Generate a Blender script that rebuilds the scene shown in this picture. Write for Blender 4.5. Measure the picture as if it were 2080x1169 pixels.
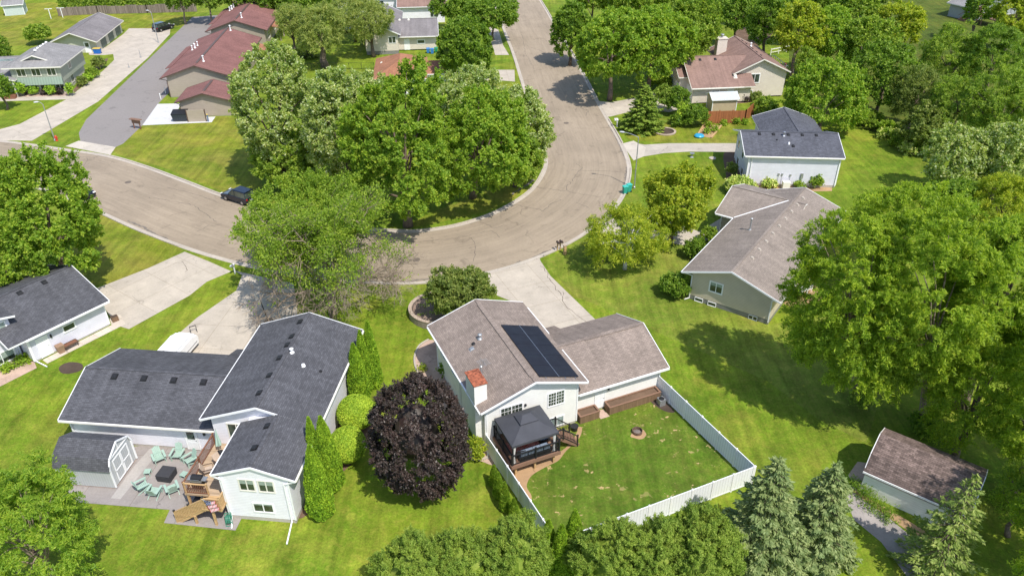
import bpy, math, random
import numpy as np
from mathutils import Vector, Matrix

for o in list(bpy.data.objects):
    bpy.data.objects.remove(o)
S = bpy.context.scene
COL = S.collection
PI = math.pi
rad = math.radians

# ------------------------------------------------------------------ camera
FPX, PITCH, ROLL, CAM_H = 1590.9, rad(32.513), rad(0.336), 44.0
_cp, _sp, _c, _s = math.cos(PITCH), math.sin(PITCH), math.cos(ROLL), math.sin(ROLL)
_r = Vector((1, 0, 0)); _f = Vector((0, _cp, -_sp)); _d = Vector((0, -_sp, -_cp))
AX, AY, AZ = _c * _r + _s * _d, -_s * _r + _c * _d, _f
cam_data = bpy.data.cameras.new('camera')
cam = bpy.data.objects.new('camera', cam_data); COL.objects.link(cam)
cam_data.sensor_width = 36; cam_data.lens = FPX / 2080 * 36
cam_data.clip_start = 0.5; cam_data.clip_end = 5000
cam.matrix_world = Matrix(((AX.x, -AY.x, -AZ.x, 0), (AX.y, -AY.y, -AZ.y, 0), (AX.z, -AY.z, -AZ.z, CAM_H), (0, 0, 0, 1)))
S.camera = cam

# ------------------------------------------------------------------ world, sun, exposure
SUN_AZ, SUN_EL = rad(-54), rad(57)
w = bpy.data.worlds.new('World'); S.world = w; w.use_nodes = True
nt = w.node_tree; nt.nodes.clear()
sky = nt.nodes.new('ShaderNodeTexSky'); sky.sky_type = 'NISHITA'; sky.sun_disc = False
sky.sun_elevation = SUN_EL; sky.sun_rotation = rad(90) - SUN_AZ
bg = nt.nodes.new('ShaderNodeBackground'); bg.inputs[1].default_value = 0.15
wo = nt.nodes.new('ShaderNodeOutputWorld')
nt.links.new(sky.outputs[0], bg.inputs[0]); nt.links.new(bg.outputs[0], wo.inputs[0])
sl = bpy.data.lights.new('sun', 'SUN'); sl.energy = 3.5; sl.angle = rad(0.53); sl.color = (1.0, 0.955, 0.88)
sun = bpy.data.objects.new('sun', sl); COL.objects.link(sun)
sd = Vector((math.cos(SUN_AZ) * math.cos(SUN_EL), math.sin(SUN_AZ) * math.cos(SUN_EL), math.sin(SUN_EL)))
sun.rotation_euler = (-sd).to_track_quat('-Z', 'Y').to_euler(); sun.location = sd * 200
S.view_settings.view_transform = 'Standard'; S.view_settings.look = 'None'
S.view_settings.exposure = 0.48; S.view_settings.gamma = 1
S.cycles.max_bounces = 6; S.cycles.transparent_max_bounces = 6; S.cycles.diffuse_bounces = 3

# ------------------------------------------------------------------ measuring and objects
def G(px, py, z=0.0):
    """survey point: the place at height z seen at a pixel of the 2080 px wide photo"""
    v = AX * ((px - 1040) / FPX) + AY * ((py - 584.5) / FPX) + AZ
    t = (z - CAM_H) / v.z
    return Vector((v.x * t, v.y * t, z))

def tag(o, label, cat, group=None, kind=None):
    if label: o['label'] = label
    if cat: o['category'] = cat
    if group: o['group'] = group
    if kind: o['kind'] = kind
    return o

def thing(name, label, cat, loc=(0, 0, 0), rz=0.0, group=None):
    o = bpy.data.objects.new(name, None); COL.objects.link(o)
    o.empty_display_size = 0.3
    o.location = loc; o.rotation_euler = (0, 0, rz)
    return tag(o, label, cat, group)

def kids(o):
    return [c for c in bpy.data.objects if c.parent == o]

def dup(root, loc, rz, label, scale=None):
    r = root.copy(); COL.objects.link(r); r.location = loc; r.rotation_euler = (0, 0, rz); r['label'] = label
    if scale: r.scale = scale
    for ch in CH.get(root.name, []):
        c = ch.copy(); COL.objects.link(c); c.parent = r
        CH.setdefault(r.name, []).append(c)
        for g in CH.get(ch.name, []):
            d = g.copy(); COL.objects.link(d); d.parent = c
            CH.setdefault(c.name, []).append(d)
    return r

CH = {}
class MB:
    def __init__(s): s.v = []; s.f = []; s.m = []; s.T = Matrix()
    def frame(s, o, u, n):
        """local axes: u along a wall, n outward, z up"""
        u = Vector(u).normalized(); n = Vector(n).normalized(); z = Vector((0, 0, 1))
        s.T = Matrix(((u.x, n.x, z.x, o[0]), (u.y, n.y, z.y, o[1]), (u.z, n.z, z.z, o[2]), (0, 0, 0, 1))); return s
    def poly(s, pts, m=0):
        k = len(s.v)
        for p in pts: s.v.append(tuple(s.T @ Vector(p)))
        s.f.append(tuple(range(k, k + len(pts)))); s.m.append(m); return s
    def hexa(s, p, m=0):
        k = len(s.v)
        for q in p: s.v.append(tuple(s.T @ Vector(q)))
        flip = s.T.to_3x3().determinant() < 0
        for f in ((0, 3, 2, 1), (4, 5, 6, 7), (0, 1, 5, 4), (1, 2, 6, 5), (2, 3, 7, 6), (3, 0, 4, 7)):
            f = tuple(k + i for i in f)
            s.f.append(f[::-1] if flip else f); s.m.append(m)
        return s
    def box(s, x0, x1, y0, y1, z0, z1, m=0):
        return s.hexa([(x0, y0, z0), (x1, y0, z0), (x1, y1, z0), (x0, y1, z0), (x0, y0, z1), (x1, y0, z1), (x1, y1, z1), (x0, y1, z1)], m)
    def bar(s, a, b, w, h, m=0, up=(0, 0, 1)):
        a = Vector(a); b = Vector(b); d = (b - a).normalized(); up = Vector(up)
        if abs(d.dot(up)) > .98: up = Vector((0, 1, 0))
        sd_ = d.cross(up).normalized(); u2 = sd_.cross(d).normalized()
        x = sd_ * (w / 2); y = u2 * (h / 2)
        return s.hexa([a - x - y, a + x - y, b + x - y, b - x - y, a - x + y, a + x + y, b + x + y, b - x + y], m)
    def tube(s, a, b, r0, r1, n=7, m=0, cap=True):
        a = Vector(a); b = Vector(b); d = (b - a).normalized()
        u = d.orthogonal().normalized(); v = d.cross(u); k = len(s.v)
        for p, r in ((a, r0), (b, r1)):
            for i in range(n):
                t = 2 * PI * i / n
                s.v.append(tuple(s.T @ (p + u * (r * math.cos(t)) + v * (r * math.sin(t)))))
        for i in range(n):
            j = (i + 1) % n
            s.f.append((k + i, k + j, k + n + j, k + n + i)); s.m.append(m)
        if cap:
            s.f.append(tuple(k + n + i for i in range(n))); s.m.append(m)
            s.f.append(tuple(k + i for i in range(n))[::-1]); s.m.append(m)
        return s
    def lathe(s, c, prof, n=14, m=0, sx=1, sy=1):
        k = len(s.v); c = Vector(c)
        for r, z in prof:
            for i in range(n):
                t = 2 * PI * i / n
                s.v.append(tuple(s.T @ (c + Vector((sx * r * math.cos(t), sy * r * math.sin(t), z)))))
        for a in range(len(prof) - 1):
            for i in range(n):
                j = (i + 1) % n
                s.f.append((k + a * n + i, k + a * n + j, k + (a + 1) * n + j, k + (a + 1) * n + i)); s.m.append(m)
        s.f.append(tuple(k + (len(prof) - 1) * n + i for i in range(n))); s.m.append(m)
        s.f.append(tuple(k + i for i in range(n))[::-1]); s.m.append(m)
        return s
    def prism(s, pts, z0, z1, m=0, mt=None):
        a = sum(pts[i][0] * pts[(i + 1) % len(pts)][1] - pts[(i + 1) % len(pts)][0] * pts[i][1] for i in range(len(pts)))
        if a < 0: pts = pts[::-1]
        n = len(pts); k = len(s.v)
        for z in (z0, z1):
            for p in pts: s.v.append(tuple(s.T @ Vector((p[0], p[1], z))))
        for i in range(n):
            j = (i + 1) % n
            s.f.append((k + i, k + j, k + n + j, k + n + i)); s.m.append(m)
        s.f.append(tuple(k + n + i for i in range(n))); s.m.append(m if mt is None else mt)
        s.f.append(tuple(k + i for i in range(n))[::-1]); s.m.append(m)
        return s
    def build(s, name, mats, parent=None, smooth=False):
        me = bpy.data.meshes.new(name); me.from_pydata(s.v, [], s.f)
        if not isinstance(mats, (list, tuple)): mats = [mats]
        for m in mats: me.materials.append(m)
        if len(mats) > 1: me.polygons.foreach_set('material_index', s.m)
        uv = me.uv_layers.new(name='UVMap')
        V = s.v
        for p in me.polygons:
            n = p.normal
            if abs(n.z) > .985:
                h = Vector((1, 0, 0)); v2 = Vector((0, 1, 0))
            else:
                h = Vector((0, 0, 1)).cross(n).normalized(); v2 = n.cross(h)
            for li in p.loop_indices:
                q = Vector(V[me.loops[li].vertex_index]); uv.data[li].uv = (q.dot(h), q.dot(v2))
        if smooth: me.polygons.foreach_set('use_smooth', [True] * len(me.polygons))
        o = bpy.data.objects.new(name, me); COL.objects.link(o)
        if parent is not None:
            o.parent = parent; CH.setdefault(parent.name, []).append(o)
        return o

# ------------------------------------------------------------------ materials
MT = {}
def new(name):
    m = bpy.data.materials.new(name); m.use_nodes = True
    t = m.node_tree; b = t.nodes['Principled BSDF']; MT[name] = m
    return m, t, b
def nd(t, kind, **k):
    n = t.nodes.new(kind)
    for a, v in k.items():
        if a.startswith('i'): n.inputs[int(a[1:])].default_value = v
        else: setattr(n, a, v)
    return n
def C4(c): return (c[0], c[1], c[2], 1)
def noise(t, vec, scale, detail=3, rough=.55, dist=0):
    n = nd(t, 'ShaderNodeTexNoise'); n.inputs['Scale'].default_value = scale; n.inputs['Detail'].default_value = detail
    n.inputs['Roughness'].default_value = rough; n.inputs['Distortion'].default_value = dist
    if vec is not None: t.links.new(vec, n.inputs['Vector'])
    return n.outputs['Fac']
def ramp(t, fac, stops):
    r = nd(t, 'ShaderNodeValToRGB'); e = r.color_ramp.elements
    while len(e) < len(stops): e.new(0.5)
    for i, (p, c) in enumerate(stops):
        e[i].position = p; e[i].color = C4(c) if hasattr(c, '__len__') else (c, c, c, 1)
    t.links.new(fac, r.inputs[0]); return r.outputs[0]
def mix(t, fac, a, b, mode='MIX'):
    n = nd(t, 'ShaderNodeMix', data_type='RGBA', blend_type=mode)
    for i, x in ((0, fac), (6, a), (7, b)):
        if hasattr(x, 'is_linked') or hasattr(x, 'links'): t.links.new(x, n.inputs[i])
        elif i == 0: n.inputs[0].default_value = x
        else: n.inputs[i].default_value = C4(x)
    return n.outputs[2]
def math_(t, op, a, b=None, c=None):
    n = nd(t, 'ShaderNodeMath', operation=op)
    for i, x in enumerate((a, b, c)):
        if x is None: continue
        if isinstance(x, (int, float)): n.inputs[i].default_value = x
        else: t.links.new(x, n.inputs[i])
    return n.outputs[0]
def bump(t, b, h, strength=.3, dist=.02):
    n = nd(t, 'ShaderNodeBump'); n.inputs['Strength'].default_value = strength; n.inputs['Distance'].default_value = dist
    t.links.new(h, n.inputs['Height']); t.links.new(n.outputs[0], b.inputs['Normal'])
def pos(t): return nd(t, 'ShaderNodeNewGeometry').outputs['Position']
def uvn(t): return nd(t, 'ShaderNodeUVMap').outputs[0]
def objc(t): return nd(t, 'ShaderNodeTexCoord').outputs['Object']

def plain(name, c, rough=.6, metal=0, var=.08, scale=3.0, spec=.4):
    m, t, b = new(name)
    n = noise(t, objc(t), scale, 4)
    lo = tuple(x * (1 - var) for x in c); hi = tuple(min(1, x * (1 + var)) for x in c)
    t.links.new(ramp(t, n, [(.3, lo), (.7, hi)]), b.inputs['Base Color'])
    b.inputs['Roughness'].default_value = rough; b.inputs['Metallic'].default_value = metal
    b.inputs['Specular IOR Level'].default_value = spec
    return m

def shingle(name, c, var=.25, dark=.55, streak=0.12):
    m, t, b = new(name); uv = uvn(t)
    br = nd(t, 'ShaderNodeTexBrick'); t.links.new(uv, br.inputs['Vector'])
    br.inputs['Scale'].default_value = 1; br.inputs['Brick Width'].default_value = .33; br.inputs['Row Height'].default_value = .145
    br.inputs['Mortar Size'].default_value = .012; br.inputs['Mortar Smooth'].default_value = .3; br.inputs['Bias'].default_value = 0
    br.inputs['Color1'].default_value = C4([x * (1 - var) for x in c]); br.inputs['Color2'].default_value = C4([x * (1 + var) for x in c])
    br.inputs['Mortar'].default_value = C4([x * dark for x in c])
    big = noise(t, uv, .35, 3); fine = noise(t, uv, 9, 3, .7)
    sv = nd(t, 'ShaderNodeMapping'); sv.inputs['Scale'].default_value = (2.2, .12, 1); t.links.new(uv, sv.inputs[0])
    st = noise(t, sv.outputs[0], 1, 3)
    c1 = mix(t, 1, br.outputs[0], ramp(t, big, [(.3, .84), (.7, 1.12)]), 'MULTIPLY')
    c2 = mix(t, 1, c1, ramp(t, fine, [(.25, .8), (.75, 1.2)]), 'MULTIPLY')
    c3 = mix(t, 1, c2, ramp(t, st, [(.3, 1 - streak), (.7, 1 + streak)]), 'MULTIPLY')
    t.links.new(c3, b.inputs['Base Color']); b.inputs['Roughness'].default_value = .88; b.inputs['Specular IOR Level'].default_value = .25
    bump(t, b, br.outputs['Fac'], -.5, .01)
    return m

def siding(name, c, pitch=.115, vert=False, depth=.7, var=.05):
    m, t, b = new(name); uv = uvn(t)
    sx = nd(t, 'ShaderNodeSeparateXYZ'); t.links.new(uv, sx.inputs[0])
    k = math_(t, 'FRACT', math_(t, 'DIVIDE', sx.outputs[0 if vert else 1], pitch))
    line = ramp(t, k, [(0.0, depth), (.16, depth), (.3, 1.0), (1.0, 1.0)])
    n = noise(t, uv, 1.3, 4)
    base = ramp(t, n, [(.3, [x * (1 - var) for x in c]), (.7, [min(1, x * (1 + var)) for x in c])])
    t.links.new(mix(t, 1, base, line, 'MULTIPLY'), b.inputs['Base Color'])
    b.inputs['Roughness'].default_value = .5; b.inputs['Specular IOR Level'].default_value = .35
    bump(t, b, k, .5, .012)
    return m

def concrete(name, c, slab=0, stain=.14, brick=(3.9, 3.7)):
    m, t, b = new(name); uv = uvn(t)
    n1 = noise(t, uv, .5, 5, .6); n2 = noise(t, uv, 6, 5, .7); n3 = noise(t, uv, 1.6, 6, .65, .6)
    col = ramp(t, n1, [(.3, [x * (1 - stain) for x in c]), (.7, [x * (1 + stain * .6) for x in c])])
    col = mix(t, 1, col, ramp(t, n2, [(.3, .9), (.7, 1.08)]), 'MULTIPLY')
    col = mix(t, 1, col, ramp(t, n3, [(.30, .8), (.42, 1.0), (1, 1.0)]), 'MULTIPLY')
    if slab:
        br = nd(t, 'ShaderNodeTexBrick', offset=0.0); t.links.new(uv, br.inputs['Vector']); br.inputs['Scale'].default_value = 1
        br.inputs['Brick Width'].default_value = brick[0]; br.inputs['Row Height'].default_value = brick[1]
        br.inputs['Mortar Size'].default_value = .028; br.inputs['Mortar Smooth'].default_value = .8
        br.inputs['Color1'].default_value = (1, 1, 1, 1); br.inputs['Color2'].default_value = (.93, .93, .94, 1); br.inputs['Mortar'].default_value = (.62, .58, .52, 1)
        col = mix(t, 1, col, br.outputs[0], 'MULTIPLY')
    vo = nd(t, 'ShaderNodeTexVoronoi', feature='DISTANCE_TO_EDGE'); vo.inputs['Scale'].default_value = .16
    wv = nd(t, 'ShaderNodeVectorMath', operation='ADD'); t.links.new(uv, wv.inputs[0])
    nn = nd(t, 'ShaderNodeTexNoise'); nn.inputs['Scale'].default_value = 1.2; t.links.new(uv, nn.inputs['Vector']); t.links.new(nn.outputs['Color'], wv.inputs[1])
    t.links.new(wv.outputs[0], vo.inputs['Vector'])
    cr = ramp(t, vo.outputs[0], [(0, .45), (.006, 1.0), (1, 1.0)])
    col = mix(t, ramp(t, noise(t, uv, .21, 2), [(.5, 0.0), (.58, .8)]), col, mix(t, 1, col, cr, 'MULTIPLY'))
    t.links.new(col, b.inputs['Base Color']); b.inputs['Roughness'].default_value = .9; b.inputs['Specular IOR Level'].default_value = .2
    bump(t, b, n2, .15, .01)
    return m

def asphalt(name, c, crack=.55, patch=.16, lanes=True):
    m, t, b = new(name); p = pos(t)
    n1 = noise(t, p, .10, 5, .6); n2 = noise(t, p, 3.5, 6, .75); n3 = noise(t, p, .6, 6, .65, 1.0); n4 = noise(t, p, .25, 5, .7)
    mp = nd(t, 'ShaderNodeMapping'); mp.inputs['Scale'].default_value = (.03, .9, 1); t.links.new(uvn(t), mp.inputs[0]); lane = noise(t, mp.outputs[0], 1, 5, .65)
    mp2 = nd(t, 'ShaderNodeMapping'); mp2.inputs['Scale'].default_value = (.25, 3.5, 1); t.links.new(uvn(t), mp2.inputs[0]); lane2 = noise(t, mp2.outputs[0], 1, 4, .6)
    col = ramp(t, n1, [(.3, [x * (1 - patch) for x in c]), (.7, [x * (1 + patch * .5) for x in c])])
    col = mix(t, 1, col, ramp(t, n2, [(.25, .84), (.75, 1.1)]), 'MULTIPLY')
    col = mix(t, 1, col, ramp(t, n3, [(.26, .66), (.42, 1.0), (1, 1.03)]), 'MULTIPLY')
    if lanes: col = mix(t, 1, col, ramp(t, lane, [(.3, .89), (.6, 1.04)]), 'MULTIPLY'); col = mix(t, 1, col, ramp(t, lane2, [(.3, .90), (.6, 1.05)]), 'MULTIPLY')
    nn = nd(t, 'ShaderNodeTexNoise'); nn.inputs['Scale'].default_value = .5; nn.inputs['Detail'].default_value = 4; t.links.new(p, nn.inputs['Vector'])
    sc = nd(t, 'ShaderNodeVectorMath', operation='SCALE'); sc.inputs['Scale'].default_value = 3.2; t.links.new(nn.outputs['Color'], sc.inputs[0])
    wv = nd(t, 'ShaderNodeVectorMath', operation='ADD'); t.links.new(p, wv.inputs[0]); t.links.new(sc.outputs[0], wv.inputs[1])
    vo = nd(t, 'ShaderNodeTexVoronoi', feature='DISTANCE_TO_EDGE'); vo.inputs['Scale'].default_value = .085; t.links.new(wv.outputs[0], vo.inputs['Vector'])
    cr = ramp(t, vo.outputs[0], [(0, .42), (.006, .7), (.011, 1.0), (1, 1.0)])
    col = mix(t, ramp(t, n4, [(.52, 0.0), (.6, crack)]), col, mix(t, 1, col, cr, 'MULTIPLY'))
    t.links.new(col, b.inputs['Base Color']); b.inputs['Roughness'].default_value = .92; b.inputs['Specular IOR Level'].default_value = .2
    bump(t, b, n2, .2, .01)
    return m

def grass(name, a, bcol, dry, drylo=.62, dryhi=.8, streak=(1, 0), bare=None):
    m, t, b = new(name); p = pos(t)
    n1 = noise(t, p, .055, 5, .6, .6); n2 = noise(t, p, .5, 6, .68); n3 = noise(t, p, 5.0, 5, .8); n4 = noise(t, p, .17, 5, .62, .8)
    n5 = noise(t, p, 1.7, 6, .75, .8)
    mp = nd(t, 'ShaderNodeMapping'); mp.inputs['Rotation'].default_value = (0, 0, streak[0]); mp.inputs['Scale'].default_value = (1.6, .07, 1)
    t.links.new(p, mp.inputs[0]); st = noise(t, mp.outputs[0], 1, 4, .6)
    col = ramp(t, n1, [(.35, a), (.62, bcol)])
    col = mix(t, ramp(t, n4, [(drylo - .12, 0.0), (dryhi, .75)]), col, dry)
    col = mix(t, ramp(t, n5, [(.46, 0.0), (.8, .8)]), col, dry)
    col = mix(t, 1, col, ramp(t, n2, [(.25, .62), (.75, 1.32)]), 'MULTIPLY')
    col = mix(t, 1, col, ramp(t, noise(t, p, .09, 3, .6, 1.2), [(.35, (.84, .88, .9)), (.65, (1.16, 1.08, 1.1))]), 'MULTIPLY')
    col = mix(t, 1, col, ramp(t, noise(t, p, 13, 3, .8), [(.25, .82), (.75, 1.18)]), 'MULTIPLY')
    col = mix(t, 1, col, ramp(t, n3, [(.25, .58), (.75, 1.4)]), 'MULTIPLY')
    col = mix(t, 1, col, ramp(t, st, [(.35, .82), (.65, 1.14)]), 'MULTIPLY')
    if bare:
        nb = noise(t, p, 1.3, 4, .6, .3); nc = noise(t, p, .17, 2)
        mk = math_(t, 'MULTIPLY', ramp(t, nb, [(.61, 0.0), (.66, 1.0)]), ramp(t, nc, [(.40, 0.0), (.52, 1.0)]))
        col = mix(t, mk, col, bare)
    t.links.new(col, b.inputs['Base Color']); b.inputs['Roughness'].default_value = .85; b.inputs['Specular IOR Level'].default_value = .12
    bump(t, b, n3, .8, .05)
    return m

def leaf(name, cols, trans=.48, rough=.55):
    cols = [(min(.7, c[0] * 2.25), c[1] * 1.56, c[2] * 2.5) for c in cols] if not any(q in name for q in ('purple', 'spruce', 'juniper')) else cols
    m, t, b = new(name); g = nd(t, 'ShaderNodeNewGeometry')
    n = len(cols)
    c = ramp(t, g.outputs['Random Per Island'], [((i + .5) / n, x) for i, x in enumerate(cols)])
    big = noise(t, objc(t), .9, 3)
    c = mix(t, 1, c, ramp(t, big, [(.3, (.72, .80, .75)), (.7, (1.25, 1.14, 1.1))]), 'MULTIPLY')
    t.links.new(c, b.inputs['Base Color']); b.inputs['Roughness'].default_value = rough; b.inputs['Specular IOR Level'].default_value = .3
    tr = nd(t, 'ShaderNodeBsdfTranslucent'); t.links.new(mix(t, 1, c, (1.25, 1.35, .6), 'MULTIPLY'), tr.inputs[0])
    ms = nd(t, 'ShaderNodeMixShader'); ms.inputs[0].default_value = trans
    t.links.new(b.outputs[0], ms.inputs[1]); t.links.new(tr.outputs[0], ms.inputs[2])
    t.links.new(ms.outputs[0], t.nodes['Material Output'].inputs[0])
    return m

def wood(name, c, plank=.14, var=.2, horiz=True):
    m, t, b = new(name); uv = uvn(t)
    sx = nd(t, 'ShaderNodeSeparateXYZ'); t.links.new(uv, sx.inputs[0])
    k = math_(t, 'DIVIDE', sx.outputs[1 if horiz else 0], plank); fr = math_(t, 'FRACT', k); fl = math_(t, 'FLOOR', k)
    wn = nd(t, 'ShaderNodeTexWhiteNoise', noise_dimensions='1D'); t.links.new(fl, wn.inputs['W'])
    base = ramp(t, wn.outputs[0], [(0, [x * (1 - var) for x in c]), (1, [x * (1 + var) for x in c])])
    col = mix(t, 1, base, ramp(t, fr, [(0, .4), (.08, 1.0), (1, 1.0)]), 'MULTIPLY')
    mp = nd(t, 'ShaderNodeMapping'); mp.inputs['Scale'].default_value = (1, 9, 1) if horiz else (9, 1, 1); t.links.new(uv, mp.inputs[0])
    col = mix(t, 1, col, ramp(t, noise(t, mp.outputs[0], 1.5, 4), [(.3, .85), (.7, 1.15)]), 'MULTIPLY')
    t.links.new(col, b.inputs['Base Color']); b.inputs['Roughness'].default_value = .75; b.inputs['Specular IOR Level'].default_value = .25
    return m

def glass(name, c=(.02, .03, .035), rough=.06):
    m, t, b = new(name)
    n = noise(t, objc(t), 1.1, 2)
    t.links.new(ramp(t, n, [(.4, c), (.62, [x * 2.4 for x in c])]), b.inputs['Base Color'])
    b.inputs['Roughness'].default_value = rough; b.inputs['Specular IOR Level'].default_value = .9
    return m

sh_dark = shingle('dark_shingles', (.096, .096, .106), .2, .55, .14)
sh_blue = shingle('slate_blue_shingles', (.102, .105, .124), .2, .55)
sh_brown = shingle('weathered_brown_shingles', (.262, .21, .178), .15, .62)
sh_tan = shingle('taupe_shingles', (.27, .225, .192), .11, .68)
sh_red = shingle('red_brown_shingles', (.235, .112, .098), .12, .72)
sh_rose = shingle('rosy_brown_shingles', (.26, .165, .135), .10, .75)
sh_grey = shingle('light_grey_shingles', (.26, .25, .245), .10, .75)
sh_mauve = shingle('mauve_grey_shingles', (.22, .20, .20), .10, .75)
sh_orange = shingle('orange_brown_shingles', (.36, .165, .095), .12, .72)
sh_old = shingle('mossy_worn_shingles', (.185, .135, .12), .38, .5, .2)
white_sid = siding('white_siding', (.85, .835, .885), .16, False, .84)
cream_sid = siding('cream_siding', (.86, .84, .79), .2, False, .93)
blue_sid = siding('pale_blue_siding', (.73, .72, .80), .2, False, .86)
bluegrey_sid = siding('cool_grey_siding', (.70, .69, .77), .2, False, .9)
beige_sid = siding('beige_siding', (.71, .63, .54), .18, False, .8)
tan_sid = siding('khaki_siding', (.62, .53, .42), .16, False, .8)
taupe_stucco = siding('taupe_siding', (.40, .335, .27), .3, False, .95)
sage_sid = siding('sage_green_siding', (.35, .375, .30), .5, True, .8)
sagelow_sid = siding('pale_sage_siding', (.52, .51, .41), .3, True, .9)
skirt_green = siding('green_metal_skirt', (.28, .36, .29), .45, True, .75)
shed_sid = siding('sage_shed_panels', (.47, .48, .475), .2, True, .86)
grey_sid = siding('grey_siding', (.36, .38, .39), .2, False, .9)
ochre_sid = siding('ochre_siding', (.50, .40, .27), .12)
white_tr = plain('white_trim', (.86, .855, .85), .45, var=.03)
cream_tr = plain('cream_trim', (.78, .75, .66), .5, var=.04)
brown_tr = plain('brown_trim', (.11, .07, .055), .5)
black_p = plain('black_plastic', (.018, .018, .02), .55)
dark_p = plain('charcoal_fabric', (.045, .045, .05), .85)
found = concrete('foundation_concrete', (.46, .42, .37))
block = siding('foundation_block', (.25, .24, .23), .2, False, .7)
pane = glass('window_glass', (.03, .04, .03))
blind = plain('window_blind', (.30, .36, .31), .3, var=.2)
win_lit = glass('window_glass_pale', (.16, .20, .20))
drive_c = concrete('driveway_concrete', (.52, .455, .375), 1, .16)
walk_c = concrete('walk_concrete', (.60, .52, .43), 1, .1, (1.5, 1.5))
kerb_c = concrete('kerb_concrete', (.50, .44, .37), 1, .12, (3, 3))
apron_c = concrete('apron_concrete', (.55, .49, .41), 1, .10, (3.6, 4))
newpad_c = concrete('bright_concrete', (.58, .575, .56), 0, .03)
patio_c = concrete('stamped_patio', (.33, .295, .275), 1, .12, (4.0, 3.2))
patio2_c = concrete('patio_band', (.40, .37, .345), 0, .12)
road_m = asphalt('road_asphalt', (.345, .278, .205))
lot_m = asphalt('lot_asphalt', (.265, .24, .225), .1, .05, False)
gravel_m = concrete('gravel_path', (.36, .32, .30), 0, .2)
gravel_d = concrete('gravel_drive', (.46, .41, .345), 0, .15)
mulch_m = concrete('mulch', (.17, .11, .075), 0, .3)
stone_m = concrete('pink_stone_mulch', (.50, .36, .29), 0, .3)
dirt_m = concrete('bare_soil', (.42, .27, .15), 0, .2)
darksoil_m = concrete('dark_soil', (.09, .065, .05), 0, .3)
lawn_m = grass('lawn', (.112, .195, .012), (.170, .245, .018), (.29, .275, .045), streak=(rad(10), 0))
lawn_d = grass('neighbour_lawn', (.128, .195, .018), (.175, .235, .026), (.30, .27, .06), streak=(rad(-35), 0))
lawn_g = grass('fenced_lawn', (.075, .150, .012), (.12, .185, .018), (.19, .19, .04), bare=(.50, .36, .17))
lawn_y = grass('dry_lawn', (.14, .20, .014), (.19, .23, .018), (.30, .26, .05), .52, .7, streak=(rad(70), 0))
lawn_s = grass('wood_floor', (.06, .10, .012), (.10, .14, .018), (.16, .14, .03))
wood_new = wood('new_deck_wood', (.52, .34, .17), .14, .12)
wood_deck = wood('deck_boards', (.45, .33, .22), .14, .18)
wood_red = wood('cedar_rail', (.22, .10, .06), .14, .1)
wood_comp = wood('brown_composite', (.24, .14, .095), .14, .08)
wood_plant = wood('planter_boards', (.20, .125, .075), .2, .1, False)
wood_fence_o = wood('orange_fence_boards', (.33, .125, .05), .13, .2, False)
wood_grey = wood('weathered_fence_boards', (.22, .18, .145), .16, .3, False)
vinyl = siding('white_vinyl_boards', (.84, .85, .87), .25, True, .84, .02)
steel = plain('brushed_steel', (.55, .55, .55), .35, .9)
galv = plain('galvanised_metal', (.42, .43, .44), .45, .6)
rust = plain('rusty_metal', (.33, .10, .05), .8, 0, .6, 5)
mint = plain('mint_green_plastic', (.36, .49, .41), .5, var=.05)
bark = plain('bark', (.16, .12, .09), .95, 0, .35, 8)
bark_l = plain('pale_bark', (.27, .21, .155), .95, 0, .3, 8)
LF = {
 'maple': leaf('maple_leaves', [(.085, .21, .012), (.135, .28, .018), (.19, .34, .025), (.10, .24, .015)]),
 'silver': leaf('silver_maple_leaves', [(.12, .23, .035), (.18, .31, .05), (.36, .48, .20), (.15, .29, .035), (.10, .21, .02), (.26, .39, .10)]),
 'dark': leaf('dark_green_leaves', [(.055, .145, .010), (.085, .20, .012), (.125, .26, .02)]),
 'mid': leaf('mid_green_leaves', [(.075, .18, .012), (.12, .25, .018), (.17, .31, .028)]),
 'yellow': leaf('yellow_green_leaves', [(.11, .22, .01), (.17, .29, .015), (.22, .34, .02)]),
 'walnut': leaf('walnut_leaves', [(.085, .195, .010), (.14, .285, .013), (.205, .36, .02), (.11, .24, .010)]),
 'olive': leaf('olive_leaves', [(.07, .14, .018), (.10, .19, .026), (.15, .25, .04)]),
 'willow': leaf('feathery_leaves', [(.10, .19, .03), (.15, .26, .04), (.20, .31, .06)]),
 'purple': leaf('dark_purple_leaves', [(.030, .021, .020), (.058, .038, .035), (.11, .078, .068), (.046, .038, .032), (.072, .056, .048)], .15, .4),
 'spruce': leaf('blue_spruce_needles', [(.17, .235, .08), (.25, .325, .125), (.35, .42, .18)], .3, .7),
 'spruce2': leaf('yellow_spruce_needles', [(.17, .25, .045), (.25, .33, .08), (.34, .41, .12)], .3, .7),
 'thuja': leaf('arborvitae_foliage', [(.075, .20, .008), (.11, .27, .010), (.155, .33, .014)], .15, .7),
 'lime': leaf('lime_shrub_foliage', [(.10, .24, .010), (.15, .31, .014), (.19, .36, .02)], .15, .7),
 'juniper': leaf('juniper_foliage', [(.165, .26, .03), (.25, .35, .045), (.37, .47, .09), (.20, .31, .035)], .3, .7),
 'hosta': leaf('broad_leaf_plants', [(.12, .26, .02), (.20, .36, .04), (.32, .45, .10)], .2),
}
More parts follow.
